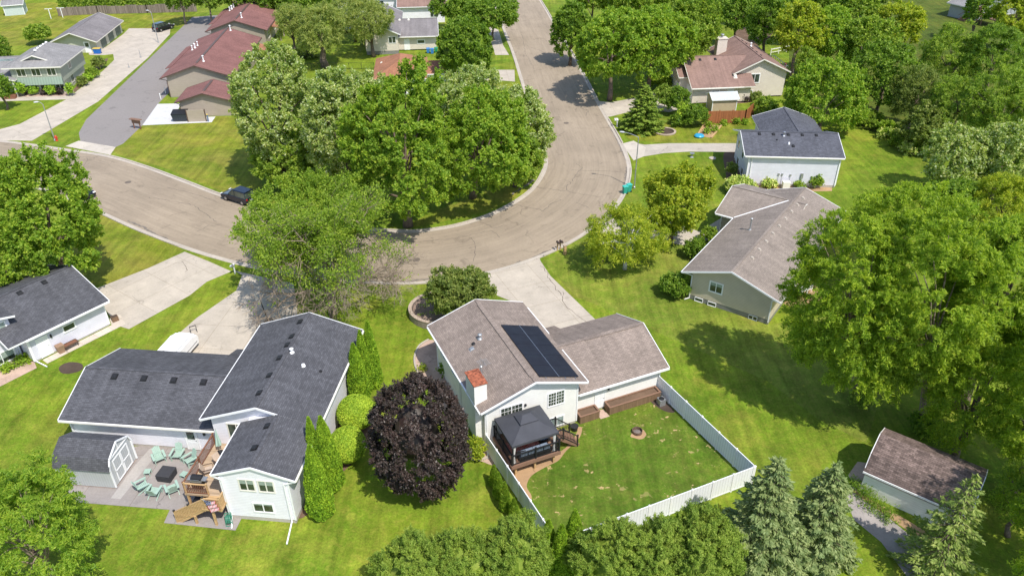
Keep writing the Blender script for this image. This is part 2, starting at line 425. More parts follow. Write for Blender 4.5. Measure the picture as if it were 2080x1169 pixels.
# ------------------------------------------------------------------ ground, roads and paving
def smooth(pts, closed=False, k=5):
    n = len(pts); out = []
    P = [Vector((p[0], p[1], 0)) for p in pts]
    for i in range(n if closed else n - 1):
        a = P[(i - 1) % n] if closed or i > 0 else P[0]; b_ = P[i]; c = P[(i + 1) % n]
        d = P[(i + 2) % n] if closed or i + 2 < n else P[-1]
        for j in range(k):
            t = j / k
            out.append(.5 * ((2 * b_) + (c - a) * t + (2 * a - 5 * b_ + 4 * c - d) * t * t + (3 * b_ - a - 3 * c + d) * t ** 3))
    if not closed: out.append(P[-1])
    return out

def tri_sheet(name, pts, z, mat, rz=0.0, thick=0.0, sm=False):
    """flat sheet (or raised slab) in the outline pts (world xy); uv turned by rz"""
    if sm: pts = smooth(pts, True, 4)
    import mathutils.geometry as mg
    P = [Vector((p[0], p[1], 0)) for p in pts]
    tris = mg.tessellate_polygon([P])
    a = sum(P[i].x * P[(i + 1) % len(P)].y - P[(i + 1) % len(P)].x * P[i].y for i in range(len(P)))
    mb = MB(); c, s = math.cos(-rz), math.sin(-rz)
    mb.v = [(p.x, p.y, z) for p in P]
    for f in tris:
        q = [P[i] for i in f]; cr = (q[1] - q[0]).cross(q[2] - q[0]).z
        mb.f.append(tuple(f) if cr > 0 else tuple(f)[::-1]); mb.m.append(0)
    if thick:
        n = len(P); mb.v += [(p.x, p.y, z - thick) for p in P]
        for i in range(n):
            j = (i + 1) % n
            f = (i, i + n, j + n, j) if a > 0 else (i, j, j + n, i + n)
            mb.f.append(f); mb.m.append(0)
    o = mb.build(name, mat)
    uvl = o.data.uv_layers[0].data
    for p_ in o.data.polygons:
        if abs(p_.normal.z) < .5: continue
        for li in p_.loop_indices:
            v = o.data.vertices[o.data.loops[li].vertex_index].co
            uvl[li].uv = (v.x * c - v.y * s, v.x * s + v.y * c)
    return o
def ST(o): o['kind'] = 'structure'; return o
def GP(*pts): return [G(a, b) for a, b in pts]

mb = MB(); N = 24; E_ = 1500
mb.poly([(-E_, -200, 0), (E_, -200, 0), (E_, 2600, 0), (-E_, 2600, 0)])
ST(mb.build('ground', lawn_m))

inner = [(-140, 119), (-110, 116.5), (-90, 113.5), (-76.3, 110.9), (-65.4, 107.6), (-57.4, 104.8), (-50.4, 100.8), (-43.2, 95.9), (-37, 91.6), (-28.5, 86.6), (-20, 83.1),
         (-12.8, 81.8), (-9.3, 82.2), (-5.9, 83.6), (-2.4, 86.2), (.7, 89.9), (2.7, 93.5), (4.1, 98.2), (4.6, 102.4), (4.3, 109), (3.5, 117), (2.6, 126.5), (1.7, 138), (.3, 154.4), (-1.8, 174.3), (-4.4, 200), (-9, 235), (-16, 280)]
IN = smooth(inner, False, 5)
def offs(pts, d):
    out = []
    for i, p in enumerate(pts):
        a = pts[max(0, i - 1)]; b_ = pts[min(len(pts) - 1, i + 1)]; t = (b_ - a).normalized()
        out.append(p + Vector((t.y, -t.x, 0)) * d)
    return out
def strip(name, a, b_, z, mat, top=None):
    mb = MB(); s_ = 0
    for i in range(len(a) - 1):
        mb.poly([(a[i].x, a[i].y, z), (b_[i].x, b_[i].y, z), (b_[i + 1].x, b_[i + 1].y, z), (a[i + 1].x, a[i + 1].y, z)])
    o = mb.build(name, mat); uvl = o.data.uv_layers[0].data
    s_ = 0
    for i, p in enumerate(o.data.polygons):
        L = (a[i + 1] - a[i]).length; wd = (a[i] - b_[i]).length
        for li, u in zip(p.loop_indices, ((s_, .5), (s_, .5 + wd), (s_ + L, .5 + wd), (s_ + L, .5))): uvl[li].uv = u
        s_ += L
    return o
W_ROAD = 12.0
ST(strip('road', offs(IN, .5), offs(IN, W_ROAD - .5), .004, road_m))
def cracks(name, lines, z, mat, wd):
    rnd = random.Random(5); mb = MB()
    for ln in lines:
        P = [G(*p) for p in ln]; Q = []
        for a, b_ in zip(P[:-1], P[1:]):
            n = max(2, int((b_ - a).length / .45))
            Q += [a.lerp(b_, i / n) + Vector((rnd.gauss(0, .09), rnd.gauss(0, .09), 0)) for i in range(n)]
        Q.append(P[-1])
        for i in range(len(Q) - 1):
            d = (Q[i + 1] - Q[i]).normalized(); s_ = Vector((-d.y, d.x, 0)); w0 = wd * rnd.uniform(.5, 1.4); w1 = wd * rnd.uniform(.5, 1.4)
            mb.poly([(*(Q[i] - s_ * w0).xy, z), (*(Q[i + 1] - s_ * w1).xy, z), (*(Q[i + 1] + s_ * w1).xy, z), (*(Q[i] + s_ * w0).xy, z)])
    return ST(mb.build(name, mat))
tar = plain('tar_seal', (.15, .12, .095), .8, var=.2)
cracks('road_cracks', [((1172, 332), (1182, 340), (1165, 362), (1150, 382), (1155, 388)), ((1040, 415), (1072, 421), (1104, 427), (1120, 414), (1140, 405)), ((1090, 380), (1140, 387), (1220, 400)), ((1170, 412), (1195, 422)),
  ((830, 500), (845, 512), (843, 525), (835, 530)), ((975, 450), (1000, 462), (1030, 458)), ((860, 490), (920, 484), (1000, 468), (1015, 482)), ((960, 482), (966, 500), (962, 530)), ((340, 380), (400, 395), (440, 410)), ((180, 320), (160, 355), (230, 352)),
  ((100, 305), (130, 310), (165, 318), (200, 320)), ((230, 300), (190, 322)), ((300, 400), (390, 415), (440, 450)), ((1060, 70), (1068, 110), (1085, 140)), ((1040, 95), (1068, 92), (1110, 108)), ((1120, 110), (1130, 130)), ((1170, 215), (1195, 225), (1190, 235)), ((400, 470), (420, 460), (450, 455)), ((1160, 345), (1200, 346), (1270, 350))], .0065, tar, .035)
cracks('driveway_cracks', [((1145, 590), (1140, 610), (1165, 635), (1190, 652)), ((370, 530), (380, 545), (376, 552)), ((1100, 540), (1140, 600))], .0145, tar, .03)
cracks('kerb_stains', [((250, 322), (330, 350), (430, 388)), ((260, 448), (300, 466), (360, 498)), ((1150, 494), (1200, 468), (1245, 437)), ((1020, 546), (1120, 508)), ((640, 565), (800, 574), (950, 556)), ((1040, 395), (1085, 365)), ((1195, 165), (1240, 255), (1275, 330), (1268, 390))], .0068, plain('kerb_grime', (.20, .17, .14), .9, var=.4, scale=1.5), .16)
for i, (px, py) in enumerate(((846, 527), (1150, 250), (260, 370))):
    mb = MB(); o_ = G(px, py); mb.lathe((o_.x, o_.y, .0045), [(.42, 0), (.42, .006)], 20); ST(mb.build('manhole_cover', tar))

ST(strip('gutter_inner', offs(IN, .12), offs(IN, .55), .008, kerb_c))
ST(strip('gutter_outer', offs(IN, W_ROAD - .55), offs(IN, W_ROAD - .12), .008, kerb_c))
# drop kerbs where drives cross: (point, half width)
drops_in = [(G(150, 297), 8.5), (G(20, 280), 8), (G(1028, 150), 5.5), (G(1010, 75), 5)]
drops_out = [(G(425, 527), 5.8), (G(560, 560), 6.5), (G(1050, 545), 4.2), (G(1245, 440), 2.3), (G(1285, 318), 4.5), (G(1230, 225), 4.5)]
def kerb(name, d0, d1, drops):
    a = offs(IN, d0); b_ = offs(IN, d1); mb = MB()
    for i in range(len(a) - 1):
        m_ = (a[i] + a[i + 1]) / 2
        low = any((m_ - Vector((p.x, p.y, 0))).length < r for p, r in drops)
        h = .03 if low else .13
        mb.hexa([(a[i].x, a[i].y, .001), (b_[i].x, b_[i].y, .001), (b_[i + 1].x, b_[i + 1].y, .001), (a[i + 1].x, a[i + 1].y, .001),
                 (a[i].x, a[i].y, h), (b_[i].x, b_[i].y, h), (b_[i + 1].x, b_[i + 1].y, h), (a[i + 1].x, a[i + 1].y, h)])
    return ST(mb.build(name, kerb_c))
kerb('kerb_inner', -.06, .13, drops_in)
kerb('kerb_outer', W_ROAD - .13, W_ROAD + .06, drops_out)

def hl(o, az):
    """local frame of a house -> world"""
    c, s = math.cos(rad(az)), math.sin(rad(az))
    return lambda x, y: (o[0] + x * c - y * s, o[1] + x * s + y * c)
fA = hl((-15.41, 38.07), -6.05); fC = hl((5.2, 48.42), 23.66); fD = hl((18.05, 66.82), -34.76); fE = hl((42.04, 92.83), -4.52)
fB = hl((-39.29, 62.7), 53.7); fF = hl((45.66, 128.77), 5.4); fG = hl((-52.44, 120.52), 4.19); fK = hl((-76.6, 132.22), 5.6); fI = hl((-28.25, 154.31), 5.0)

# drives and walks
ST(tri_sheet('driveway', GP((375, 511), (300, 545), (192, 587), (190, 592), (236, 660), (262, 668), (385, 600), (420, 572), (470, 551), (425, 531)), .012, drive_c, rad(53.7)))
ST(tri_sheet('driveway', GP((474, 549), (492, 558), (480, 590), (400, 645), (300, 732), (330, 760), (520, 760), (600, 680), (604, 630), (596, 575), (560, 568)), .012, drive_c, rad(-6)))
ST(tri_sheet('driveway', [G(992, 556), G(1096, 524), G(1098, 530), G(1118, 560), G(1215, 654), Vector((*fC(6.8, 8), 0)), Vector((*fC(0, 8), 0)), Vector((*fC(-1, 9.5), 0)), G(1060, 620), G(1010, 600), G(990, 575)], .012, drive_c, rad(23.7)))
ST(tri_sheet('driveway', GP((1200, 473), (1228, 452), (1262, 436), (1330, 440), (1420, 470), (1470, 440), (1490, 470), (1400, 500), (1280, 478)), .012, drive_c, rad(-34)))
ST(tri_sheet('driveway_apron', GP((1263, 292), (1287, 286), (1312, 300), (1307, 318), (1287, 326)), .016, apron_c, rad(5)))
ST(tri_sheet('gravel_driveway', GP((1286, 290), (1310, 294), (1360, 291), (1430, 291), (1500, 291), (1530, 292), (1530, 309), (1400, 308), (1350, 311), (1300, 319)), .012, gravel_d))
ST(tri_sheet('driveway', GP((1212, 205), (1240, 208), (1290, 199), (1340, 180), (1375, 178), (1410, 212), (1360, 228), (1300, 222), (1240, 237), (1232, 237)), .012, drive_c, rad(5)))
ST(tri_sheet('driveway', GP((1010, 163), (1046, 166), (1045, 142), (1012, 142), (970, 142), (968, 163)), .012, drive_c, rad(5)))
ST(tri_sheet('driveway', GP((946, 40), (1012, 60), (1022, 92), (1034, 112), (1006, 112), (990, 60), (940, 70)), .012, drive_c, rad(5)))
ST(tri_sheet('side_walk_drive', GP((-20, 285), (65, 286), (200, 206), (300, 118), (345, 70), (346, 58), (262, 58), (250, 70), (214, 96), (180, 108), (182, 112), (212, 112), (230, 110), (232, 122), (208, 145), (150, 190), (140, 195), (0, 198), (0, 206), (135, 202), (40, 252), (-20, 268)), .012, drive_c, rad(50)))
ST(tri_sheet('parking_lot', GP((164, 289), (160, 270), (175, 243), (391, 35), (445, 31), (480, 31), (440, 110), (352, 180), (321, 211), (289, 255), (250, 292), (228, 302)), .012, lot_m))
ST(tri_sheet('lot_apron', GP((133, 297), (160, 286), (235, 299), (224, 315)), .016, apron_c, rad(-30)))
ST(tri_sheet('concrete_pad', [Vector((*fG(-5.3, -3.4), 0)), Vector((*fG(5.2, -3.0), 0)), Vector((*fG(5.2, -.5), 0)), Vector((*fG(-1.4, -.4), 0)), Vector((*fG(-2.0, 6.4), 0)), Vector((*fG(-5.9, 6.5), 0))], .017, newpad_c))
ST(tri_sheet('concrete_pad', [Vector((*fG(x, y), 0)) for x, y in ((-5.8, 13), (-3.4, 9.8), (-3.4, 15), (-5.8, 15))], .017, newpad_c))
ST(tri_sheet('patio', [Vector((*fA(x, y), 0)) for x, y in ((-18.5, .3), (-9.6, .3), (-9.45, -.9), (-4.1, -1.05), (-4.1, -.1), (-4.9, 6.45), (-14.3, 6.45), (-18.9, 5.6))], .03, patio_c, rad(-6), .03))
ST(tri_sheet('patio_band', [Vector((*fA(x, y), 0)) for x, y in ((-14.45, .9), (-13.7, .9), (-13.2, 6.15), (-14.1, 6.15), (-14.4, 4))], .034, patio2_c, rad(-6)))
ST(tri_sheet('walk', [Vector((*fB(x, y), 0)) for x, y in ((-6.7, -.15), (-6.7, -1.05), (1.0, -1.05), (1.6, .9), (.6, 1.2), (.1, -.1))], .016, walk_c, rad(53.7)))
ST(tri_sheet('stone_bed', [Vector((*fB(x, y), 0)) for x, y in ((-7.3, .1), (-7.6, -.9), (-14, -.9), (-14, 1.8), (-7.6, 1.8))], .012, stone_m))
ST(tri_sheet('paver_slab', [Vector((*fC(x, y), 0)) for x, y in ((2.1, .5), (2.05, -.5), (2.9, -.5), (2.85, .5))], .018, stone_m))
# soil and beds
ST(tri_sheet('neighbour_lawn', GP((1102, 532), (1168, 600), (1330, 672), (1560, 774), (1660, 850), (1760, 900), (1820, 700), (1700, 640), (1560, 660), (1400, 604), (1395, 560), (1440, 500), (1200, 474)), .0025, lawn_d))
ST(tri_sheet('fenced_lawn', [Vector((*fC(x, y), 0)) for x, y in ((-7.95, -.5), (-7.55, -11.2), (8.75, -11.2), (7.9, .5))], .004, lawn_g))
ST(tri_sheet('soil_patch', GP((1000, 900), (1040, 946), (1060, 930), (1136, 918), (1172, 878), (1168, 868), (1182, 868), (1176, 890), (1150, 915), (1135, 934), (1112, 946), (1090, 958), (1076, 970), (1070, 988), (1080, 1008), (1072, 1028), (1054, 1003), (1020, 950)), .009, dirt_m, sm=True))
ST(tri_sheet('soil_patch', [Vector((*fC(x, y), 0)) for x, y in ((7.0, -.2), (8.0, -.1), (8.2, -2.2), (7.4, -1.8))], .009, darksoil_m, sm=True))
ST(tri_sheet('mulch_bed', GP((868, 690), (850, 706), (842, 735), (850, 755), (870, 770), (884, 800), (905, 840), (950, 880), (930, 800), (905, 760), (900, 700)), .010, stone_m, sm=True))
ST(tri_sheet('mulch_bed', GP((950, 905), (944, 925), (975, 935), (1003, 944), (1002, 925), (985, 900)), .010, stone_m, sm=True))
ST(tri_sheet('mulch_bed', GP((628, 1040), (615, 1010), (640, 985), (700, 955), (745, 900), (770, 850), (740, 800), (700, 830), (660, 900), (604, 1040)), .008, mulch_m, sm=True))
ST(tri_sheet('soil_patch', GP((120, 745), (140, 735), (165, 738), (167, 750), (145, 758), (125, 757)), .008, darksoil_m, sm=True))
ST(tri_sheet('garden_bed', GP((1416, 276), (1444, 280), (1464, 256), (1431, 252)), .01, dirt_m))
ST(tri_sheet('stone_bed', GP((1333, 268), (1342, 261), (1360, 261), (1368, 268), (1360, 275), (1342, 275)), .01, darksoil_m, sm=True))
ST(tri_sheet('mulch_bed', GP((1470, 312), (1495, 305), (1503, 340), (1512, 372), (1480, 376), (1474, 350)), .01, mulch_m, sm=True))
ST(tri_sheet('mulch_bed', GP((1490, 388), (1500, 374), (1690, 381), (1690, 388), (1600, 390)), .008, dirt_m))
ST(tri_sheet('garden_bed', GP((1488, 112), (1520, 100), (1545, 92), (1570, 60), (1500, 58)), .01, mulch_m, sm=True))
ST(tri_sheet('stone_bed', GP((1494, 200), (1530, 195), (1550, 200), (1530, 207), (1495, 210)), .01, mulch_m, sm=True))
ST(tri_sheet('stone_bed', GP((30, 197), (60, 184), (136, 184), (150, 186), (140, 197)), .01, stone_m, sm=True))
ST(tri_sheet('mulch_bed', GP((180, 146), (214, 120), (214, 128), (150, 190), (142, 192)), .008, mulch_m, sm=True))
ST(tri_sheet('gravel_strip', GP((1712, 1000), (1735, 985), (1745, 1002), (1890, 1120), (1990, 1200), (1930, 1290), (1850, 1180), (1790, 1100), (1735, 1055)), .006, gravel_m))
ST(tri_sheet('concrete_pad', GP((1742, 937), (1764, 940), (1752, 1000), (1722, 965)), .012, stone_m))
ST(tri_sheet('soil_patch', GP((1735, 1000), (1745, 1000), (1890, 1085), (1880, 1100)), .010, dirt_m, sm=True))
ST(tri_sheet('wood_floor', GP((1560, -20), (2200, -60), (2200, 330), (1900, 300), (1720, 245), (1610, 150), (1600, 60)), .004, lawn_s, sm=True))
ST(tri_sheet('dry_lawn', GP((1300, 215), (1330, 240), (1500, 240), (1530, 255), (1530, 287), (1300, 287), (1275, 260)), .003, lawn_y, sm=True))
ST(tri_sheet('dry_lawn', GP((0, 20), (125, 5), (130, 28), (400, 32), (380, 52), (350, 55), (250, 58), (180, 40), (100, 80), (0, 90)), .003, lawn_y, sm=True))
ST(tri_sheet('dry_lawn', GP((228, 306), (262, 270), (300, 245), (480, 240), (520, 330), (530, 410), (430, 380), (330, 340)), .003, lawn_y, sm=True))
ST(tri_sheet('dry_lawn', GP((830, 462), (1000, 425), (1060, 385), (1098, 330), (960, 400), (880, 430)), .003, lawn_y, sm=True))
ST(tri_sheet('dry_lawn', GP((204, 436), (370, 508), (190, 580), (150, 500)), .003, lawn_y, sm=True))
# ------------------------------------------------------------------ house kit
def roof_z(r, x, y):
    x0, x1, y0, y1, ze, sl, ax = r
    d = min(x - x0, x1 - x) if ax == 'y' else min(y - y0, y1 - y)
    return ze + sl * d
def gable_roof(parent, mats, r, t=.17, name='roof', back=True, cap=True, cut=None):
    """r = (x0,x1,y0,y1,z eave,slope,ridge axis); mats = shingle, trim"""
    x0, x1, y0, y1, ze, sl, ax = r
    mb = MB()
    if ax == 'y': P = lambda a, b_, z: (a, b_, z); a0, a1, b0, b1 = x0, x1, y0, y1
    else: P = lambda a, b_, z: (b_, a, z); a0, a1, b0, b1 = y0, y1, x0, x1
    am = (a0 + a1) / 2; zr = ze + sl * (a1 - a0) / 2
    def face(pts, m):
        if ax == 'x': pts = pts[::-1]
        mb.poly(pts, m)
    face([P(a0, b0, ze), P(am, b0, zr), P(am, b1, zr), P(a0, b1, ze)][::-1], 0)
    face([P(am, b0, zr), P(a1, b0, ze), P(a1, b1, ze), P(am, b1, zr)][::-1], 0)
    face([P(a0, b0, ze - t), P(am, b0, zr - t), P(am, b1, zr - t), P(a0, b1, ze - t)], 1)
    face([P(am, b0, zr - t), P(a1, b0, ze - t), P(a1, b1, ze - t), P(am, b1, zr - t)], 1)
    for b_, s in ((b0, 1), (b1, -1)):
        q = [P(a0, b_, ze - t), P(am, b_, zr - t), P(am, b_, zr), P(a0, b_, ze)]; face(q[::-s] if s == 1 else q[::1], 1)
        q = [P(am, b_, zr - t), P(a1, b_, ze - t), P(a1, b_, ze), P(am, b_, zr)]; face(q[::-s] if s == 1 else q[::1], 1)
    face([P(a0, b0, ze - t), P(a0, b0, ze), P(a0, b1, ze), P(a0, b1, ze - t)], 1)
    face([P(a1, b0, ze - t), P(a1, b1, ze - t), P(a1, b1, ze), P(a1, b0, ze)], 1)
    # rake boards and eave lip stand a little proud
    for b_ in ((b0, b1) if back else (b0,)):
        o_ = -.03 if b_ == b0 else .03
        for p, q in ((a0, am), (am, a1)):
            if cut is not None and b_ == b0 and q == a1: q = cut
            zp = ze + sl * min(p - a0, a1 - p); zq = ze + sl * min(q - a0, a1 - q)
            mb.bar(P(p, b_ + o_, zp - .06), P(q, b_ + o_, zq - .06), .055, .17, 1)
    if cap:
        mb.bar(P(am, b0 + .02, zr + .012), P(am, b1 - .02, zr + .012), .26, .03, 0)
    o = mb.build(name, mats, parent)
    # make normals point outward from the slab
    import bmesh
    bm = bmesh.new(); bm.from_mesh(o.data); bmesh.ops.recalc_face_normals(bm, faces=bm.faces); bm.to_mesh(o.data); bm.free()
    return o
def gutter(parent, a, b_, mat, w=.11):
    mb = MB(); mb.bar((a[0], a[1], a[2] - .08), (b_[0], b_[1], b_[2] - .08), w, .12); return mb.build('gutter', mat, parent)
def downspout(parent, top, wallp, zb, mat, out=None):
    mb = MB(); mb.bar(top, (wallp[0], wallp[1], top[2] - .35), .08, .08); mb.bar((wallp[0], wallp[1], top[2] - .35), (wallp[0], wallp[1], zb), .09, .08)
    if out: mb.bar((wallp[0], wallp[1], zb + .03), (out[0], out[1], .09), .09, .08)
    return mb.build('downspout', mat, parent)
def walls(parent, mat, b, z0, r, t=.17, name='wall', flat=None):
    """box b=(x0,x1,y0,y1) up to the underside of roof r"""
    x0, x1, y0, y1 = b; mb = MB()
    if flat is not None:
        mb.box(x0, x1, y0, y1, z0, flat); return mb.build(name, mat, parent)
    ax = r[6]; zz = lambda x, y: roof_z(r, x, y) - t - .004
    if ax == 'y':
        xm = (r[0] + r[1]) / 2
        prof = [(x0, zz(x0, y0)), (xm, zz(xm, y0)), (x1, zz(x1, y0))]
        pts = [(x0, z0), (x1, z0)] + [(p, z) for p, z in prof[::-1]]
        mb.poly([(p, y0, z) for p, z in pts]); mb.poly([(p, y1, z) for p, z in pts][::-1])
        L = len(pts)
        for i in range(L):
            p, q = pts[i], pts[(i + 1) % L]
            mb.poly([(p[0], y1, p[1]), (q[0], y1, q[1]), (q[0], y0, q[1]), (p[0], y0, p[1])])
    else:
        ym = (r[2] + r[3]) / 2
        prof = [(y0, zz(x0, y0)), (ym, zz(x0, ym)), (y1, zz(x0, y1))]
        pts = [(y0, z0), (y1, z0)] + [(p, z) for p, z in prof[::-1]]
        mb.poly([(x0, p, z) for p, z in pts][::-1]); mb.poly([(x1, p, z) for p, z in pts])
        L = len(pts)
        for i in range(L):
            p, q = pts[i], pts[(i + 1) % L]
            mb.poly([(x0, p[0], p[1]), (x0, q[0], q[1]), (x1, q[0], q[1]), (x1, p[0], p[1])])
    return mb.build(name, mat, parent)
def corners(parent, mat, b, z0, zt):
    for x in (b[0], b[1]):
        for y in (b[2], b[3]): hbox(parent, 'corner_trim', mat, x - .05, x + .05, y - .05, y + .05, z0, zt)
    return
def _unused_corners(parent, mat, b, z0, zt):
    mb = MB(); x0, x1, y0, y1 = b
    for x in (x0, x1):
        for y in (y0, y1):
            mb.box(x - .05, x + .05, y - .05, y + .05, z0, zt)
    return mb.build('corner_trim', mat, parent)
def FR(face, c, u):
    """frame on a wall: face f/l/r/b, c = fixed coordinate, u = position along"""
    return {'f': ((u, c, 0), (1, 0, 0), (0, -1, 0)), 'b': ((u, c, 0), (-1, 0, 0), (0, 1, 0)),
            'l': ((c, u, 0), (0, -1, 0), (-1, 0, 0)), 'r': ((c, u, 0), (0, 1, 0), (1, 0, 0))}[face]
def window(parent, face, c, u, z, w, h, n=2, grid=None, fm=None, pm=None, fw=.09, bl=0.0):
    """centre u, sill z"""
    fm = fm or white_tr; pm = pm or pane
    o, uu, nn = FR(face, c, u); mb = MB().frame(o, uu, nn)
    x0, x1 = -w / 2, w / 2
    mb.box(x0 - fw, x1 + fw, -.04, .05, z + h, z + h + fw); mb.box(x0 - fw, x1 + fw, -.04, .065, z - fw, z)
    mb.box(x0 - fw, x0, -.04, .05, z, z + h); mb.box(x1, x1 + fw, -.04, .05, z, z + h)
    for i in range(1, n): xx = x0 + w * i / n; mb.box(xx - .035, xx + .035, -.03, .04, z, z + h)
    if grid:
        gx, gz = grid
        for i in range(1, gx * n):
            if i % gx == 0: continue
            xx = x0 + w * i / (gx * n); mb.box(xx - .013, xx + .013, .012, .026, z, z + h)
        for j in range(1, gz): zz = z + h * j / gz; mb.box(x0, x1, .010, .024, zz - .013, zz + .013)
    wd = mb.build('window', fm, parent)
    mp = MB().frame(o, uu, nn)
    for i in range(n):
        a = x0 + w * i / n + (.035 if i else 0); b_ = x0 + w * (i + 1) / n - (.035 if i < n - 1 else 0)
        mp.box(a, b_, -.035, .008, z, z + h)
    mp.build('pane', pm, wd)
    if bl:
        mq = MB().frame(o, uu, nn)
        for i in range(n):
            a = x0 + w * i / n + (.045 if i else .01); b_ = x0 + w * (i + 1) / n - (.045 if i < n - 1 else .01)
            mq.box(a, b_, .0085, .0105, z + h * (1 - bl), z + h - .01)
        mq.build('blind', blind, wd)
    return wd
def door(parent, face, c, u, z, w=.92, h=2.05, mat=None, lite=0, fm=None):
    o, uu, nn = FR(face, c, u); mat = mat or white_tr
    mb = MB().frame(o, uu, nn)
    mb.box(-w / 2, w / 2, -.03, .03, z, z + h)
    for zz in ((z + .15, z + h * .42), (z + h * .48, z + h - .15)):
        for a, b_ in ((-w / 2 + .1, -.05), (.05, w / 2 - .1)): mb.box(a, b_, .03, .042, *zz)
    d = mb.build('door', mat, parent)
    mf = MB().frame(o, uu, nn)
    mf.box(-w / 2 - .09, -w / 2, -.03, .055, z, z + h + .09); mf.box(w / 2, w / 2 + .09, -.03, .055, z, z + h + .09); mf.box(-w / 2, w / 2, -.03, .055, z + h, z + h + .09)
    mf.build('door_frame', fm or white_tr, d)
    mh = MB().frame(o, uu, nn); mh.lathe((w / 2 - .08, .075, z + 1.0), [(.03, -.03), (.036, 0), (.03, .03)], 8); mh.build('handle', steel, d)
    if lite:
        ml = MB().frame(o, uu, nn); ml.box(-w / 2 + .14, w / 2 - .14, .043, .05, z + h * (1 - lite), z + h - .16); ml.build('pane', pane, d)
    return d
def garage_door(parent, face, c, u, w, h=2.15, mat=None, z=0):
    o, uu, nn = FR(face, c, u); mb = MB().frame(o, uu, nn)
    n = 4
    for i in range(n): mb.box(-w / 2, w / 2, -.02, .03, z + h * i / n + .012, z + h * (i + 1) / n - .012)
    k = int(w / .6)
    for i in range(n):
        for j in range(k):
            a = -w / 2 + w * (j + .12) / k; mb.box(a, a + w / k * .76, .03, .045, z + h * i / n + .1, z + h * (i + 1) / n - .1)
    d = mb.build('garage_door', mat or white_tr, parent)
    mf = MB().frame(o, uu, nn); mf.box(-w / 2 - .12, -w / 2, -.03, .06, z, z + h + .12); mf.box(w / 2, w / 2 + .12, -.03, .06, z, z + h + .12); mf.box(-w / 2, w / 2, -.03, .06, z + h, z + h + .12)
    mf.build('door_frame', mat or white_tr, d)
    return d
def vent(parent, r, x, y, mat, s=.22, h=.16):
    ax = r[6]; z = roof_z(r, x, y)
    e = .05
    if ax == 'y':
        sg = 1 if x < (r[0] + r[1]) / 2 else -1; dz = lambda a, b_: sg * r[5] * a
    else:
        sg = 1 if y < (r[2] + r[3]) / 2 else -1; dz = lambda a, b_: sg * r[5] * b_
    mb = MB()
    def ring(q, zo): return [(x + a * q, y + b_ * q, z + dz(a * q, b_ * q) + zo) for a, b_ in ((-1, -1), (1, -1), (1, 1), (-1, 1))]
    def blk(q0, q1, z0, z1):
        mb.hexa(ring(q0, z0) + ring(q1, z1))
    blk(s * 1.25, s * 1.25, -.02, .015); blk(s * .8, s * .8, .0, h * .55); blk(s, s * .78, h * .5, h)
    return mb.build('roof_vent', mat, parent)
def pipe(parent, r, x, y, h, rd, mat, capm=True, name='vent_pipe'):
    z = roof_z(r, x, y); mb = MB(); mb.tube((x, y, z - .1), (x, y, z + h), rd, rd, 9)
    mb.lathe((x, y, z), [(rd * 2.4, .0), (rd * 1.3, .14)], 9)
    if capm: mb.lathe((x, y, z + h), [(rd * 1.9, 0), (rd * 1.9, .05), (rd * .5, .13)], 9)
    return mb.build(name, mat, parent)
def ridge_vent(parent, r, a, b_, side, mat):
    """low ridge vent line: runs along the ridge between a and b"""
    x0, x1, y0, y1, ze, sl, ax = r; mb = MB()
    if ax == 'y':
        xm = (x0 + x1) / 2; z = ze + sl * (x1 - x0) / 2; pts = lambda t: (xm, t, z)
    else:
        ym = (y0 + y1) / 2; z = ze + sl * (y1 - y0) / 2; pts = lambda t: (t, ym, z)
    p, q = pts(a), pts(b_)
    w_ = .2
    for sg in (-1, 1):
        off = Vector((w_ * sg / 2, 0, -sl * w_ / 2 + .035)) if ax == 'y' else Vector((0, w_ * sg / 2, -sl * w_ / 2 + .035))
        mb.bar(Vector(p) + off, Vector(q) + off, w_, .07)
    return mb.build('ridge_vent', mat, parent)
def hbox(parent, name, mat, *b):
    mb = MB(); mb.box(*b); return mb.build(name, mat, parent)
def vane(parent, p, mat=None):
    mb = MB(); x, y, z = p
    mb.tube((x, y, z), (x, y, z + .5), .02, .02, 6); mb.lathe((x, y, z + .55), [(.05, -.12), (.3, .02), (.32, .04), (.03, -.06)], 12)
    return mb.build('satellite_dish', mat or galv, parent)

# ---------------- house A : white, dark shingles, front left
hA = thing('house', 'white split level house with long dark shingle roof and wooden deck at its patio', 'house', (-15.41, 38.07, 0), rad(-6.05))
T17 = .17
rM = (-8.55, .6, 5.15, 17.5, 4.45, .335, 'y'); rX = (-5.36, .6, -.16, 5.145, 4.452, .335, 'y'); rW = (-20.7, -8.0, 5.78, 15.1, 2.75, .335, 'x')
bM = (-7.95, 0, 5.62, 17.0); bX = (-4.88, 0, .0, 5.62); bW = (-20.25, -7.9, 6.3, 14.6)
gable_roof(hA, [sh_dark, white_tr], rM, cut=-2.35); gable_roof(hA, [sh_dark, white_tr], rX, back=False); gable_roof(hA, [sh_dark, white_tr], rW)
walls(hA, white_sid, bM, .35, rM); walls(hA, white_sid, bX, .35, rX); walls(hA, white_sid, bW, .25, rW)
hbox(hA, 'foundation', found, -4.86, -.02, .02, 5.6, -.1, .35); hbox(hA, 'foundation', found, -7.9, -.03, 5.6, 16.98, -.1, .35); hbox(hA, 'foundation', found, -20.22, -7.95, 6.33, 14.58, -.1, .25)
mb = MB()  # entry roof, a lower run of the wing's back slope
mb.hexa([(-10.8, 14.6, 2.75), (-8.4, 14.6, 2.75), (-8.4, 16.6, 2.08), (-10.8, 16.6, 2.08), (-10.8, 14.6, 2.93), (-8.4, 14.6, 2.93), (-8.4, 16.6, 2.26), (-10.8, 16.6, 2.26)]); mb.build('porch_roof', [sh_dark], hA)
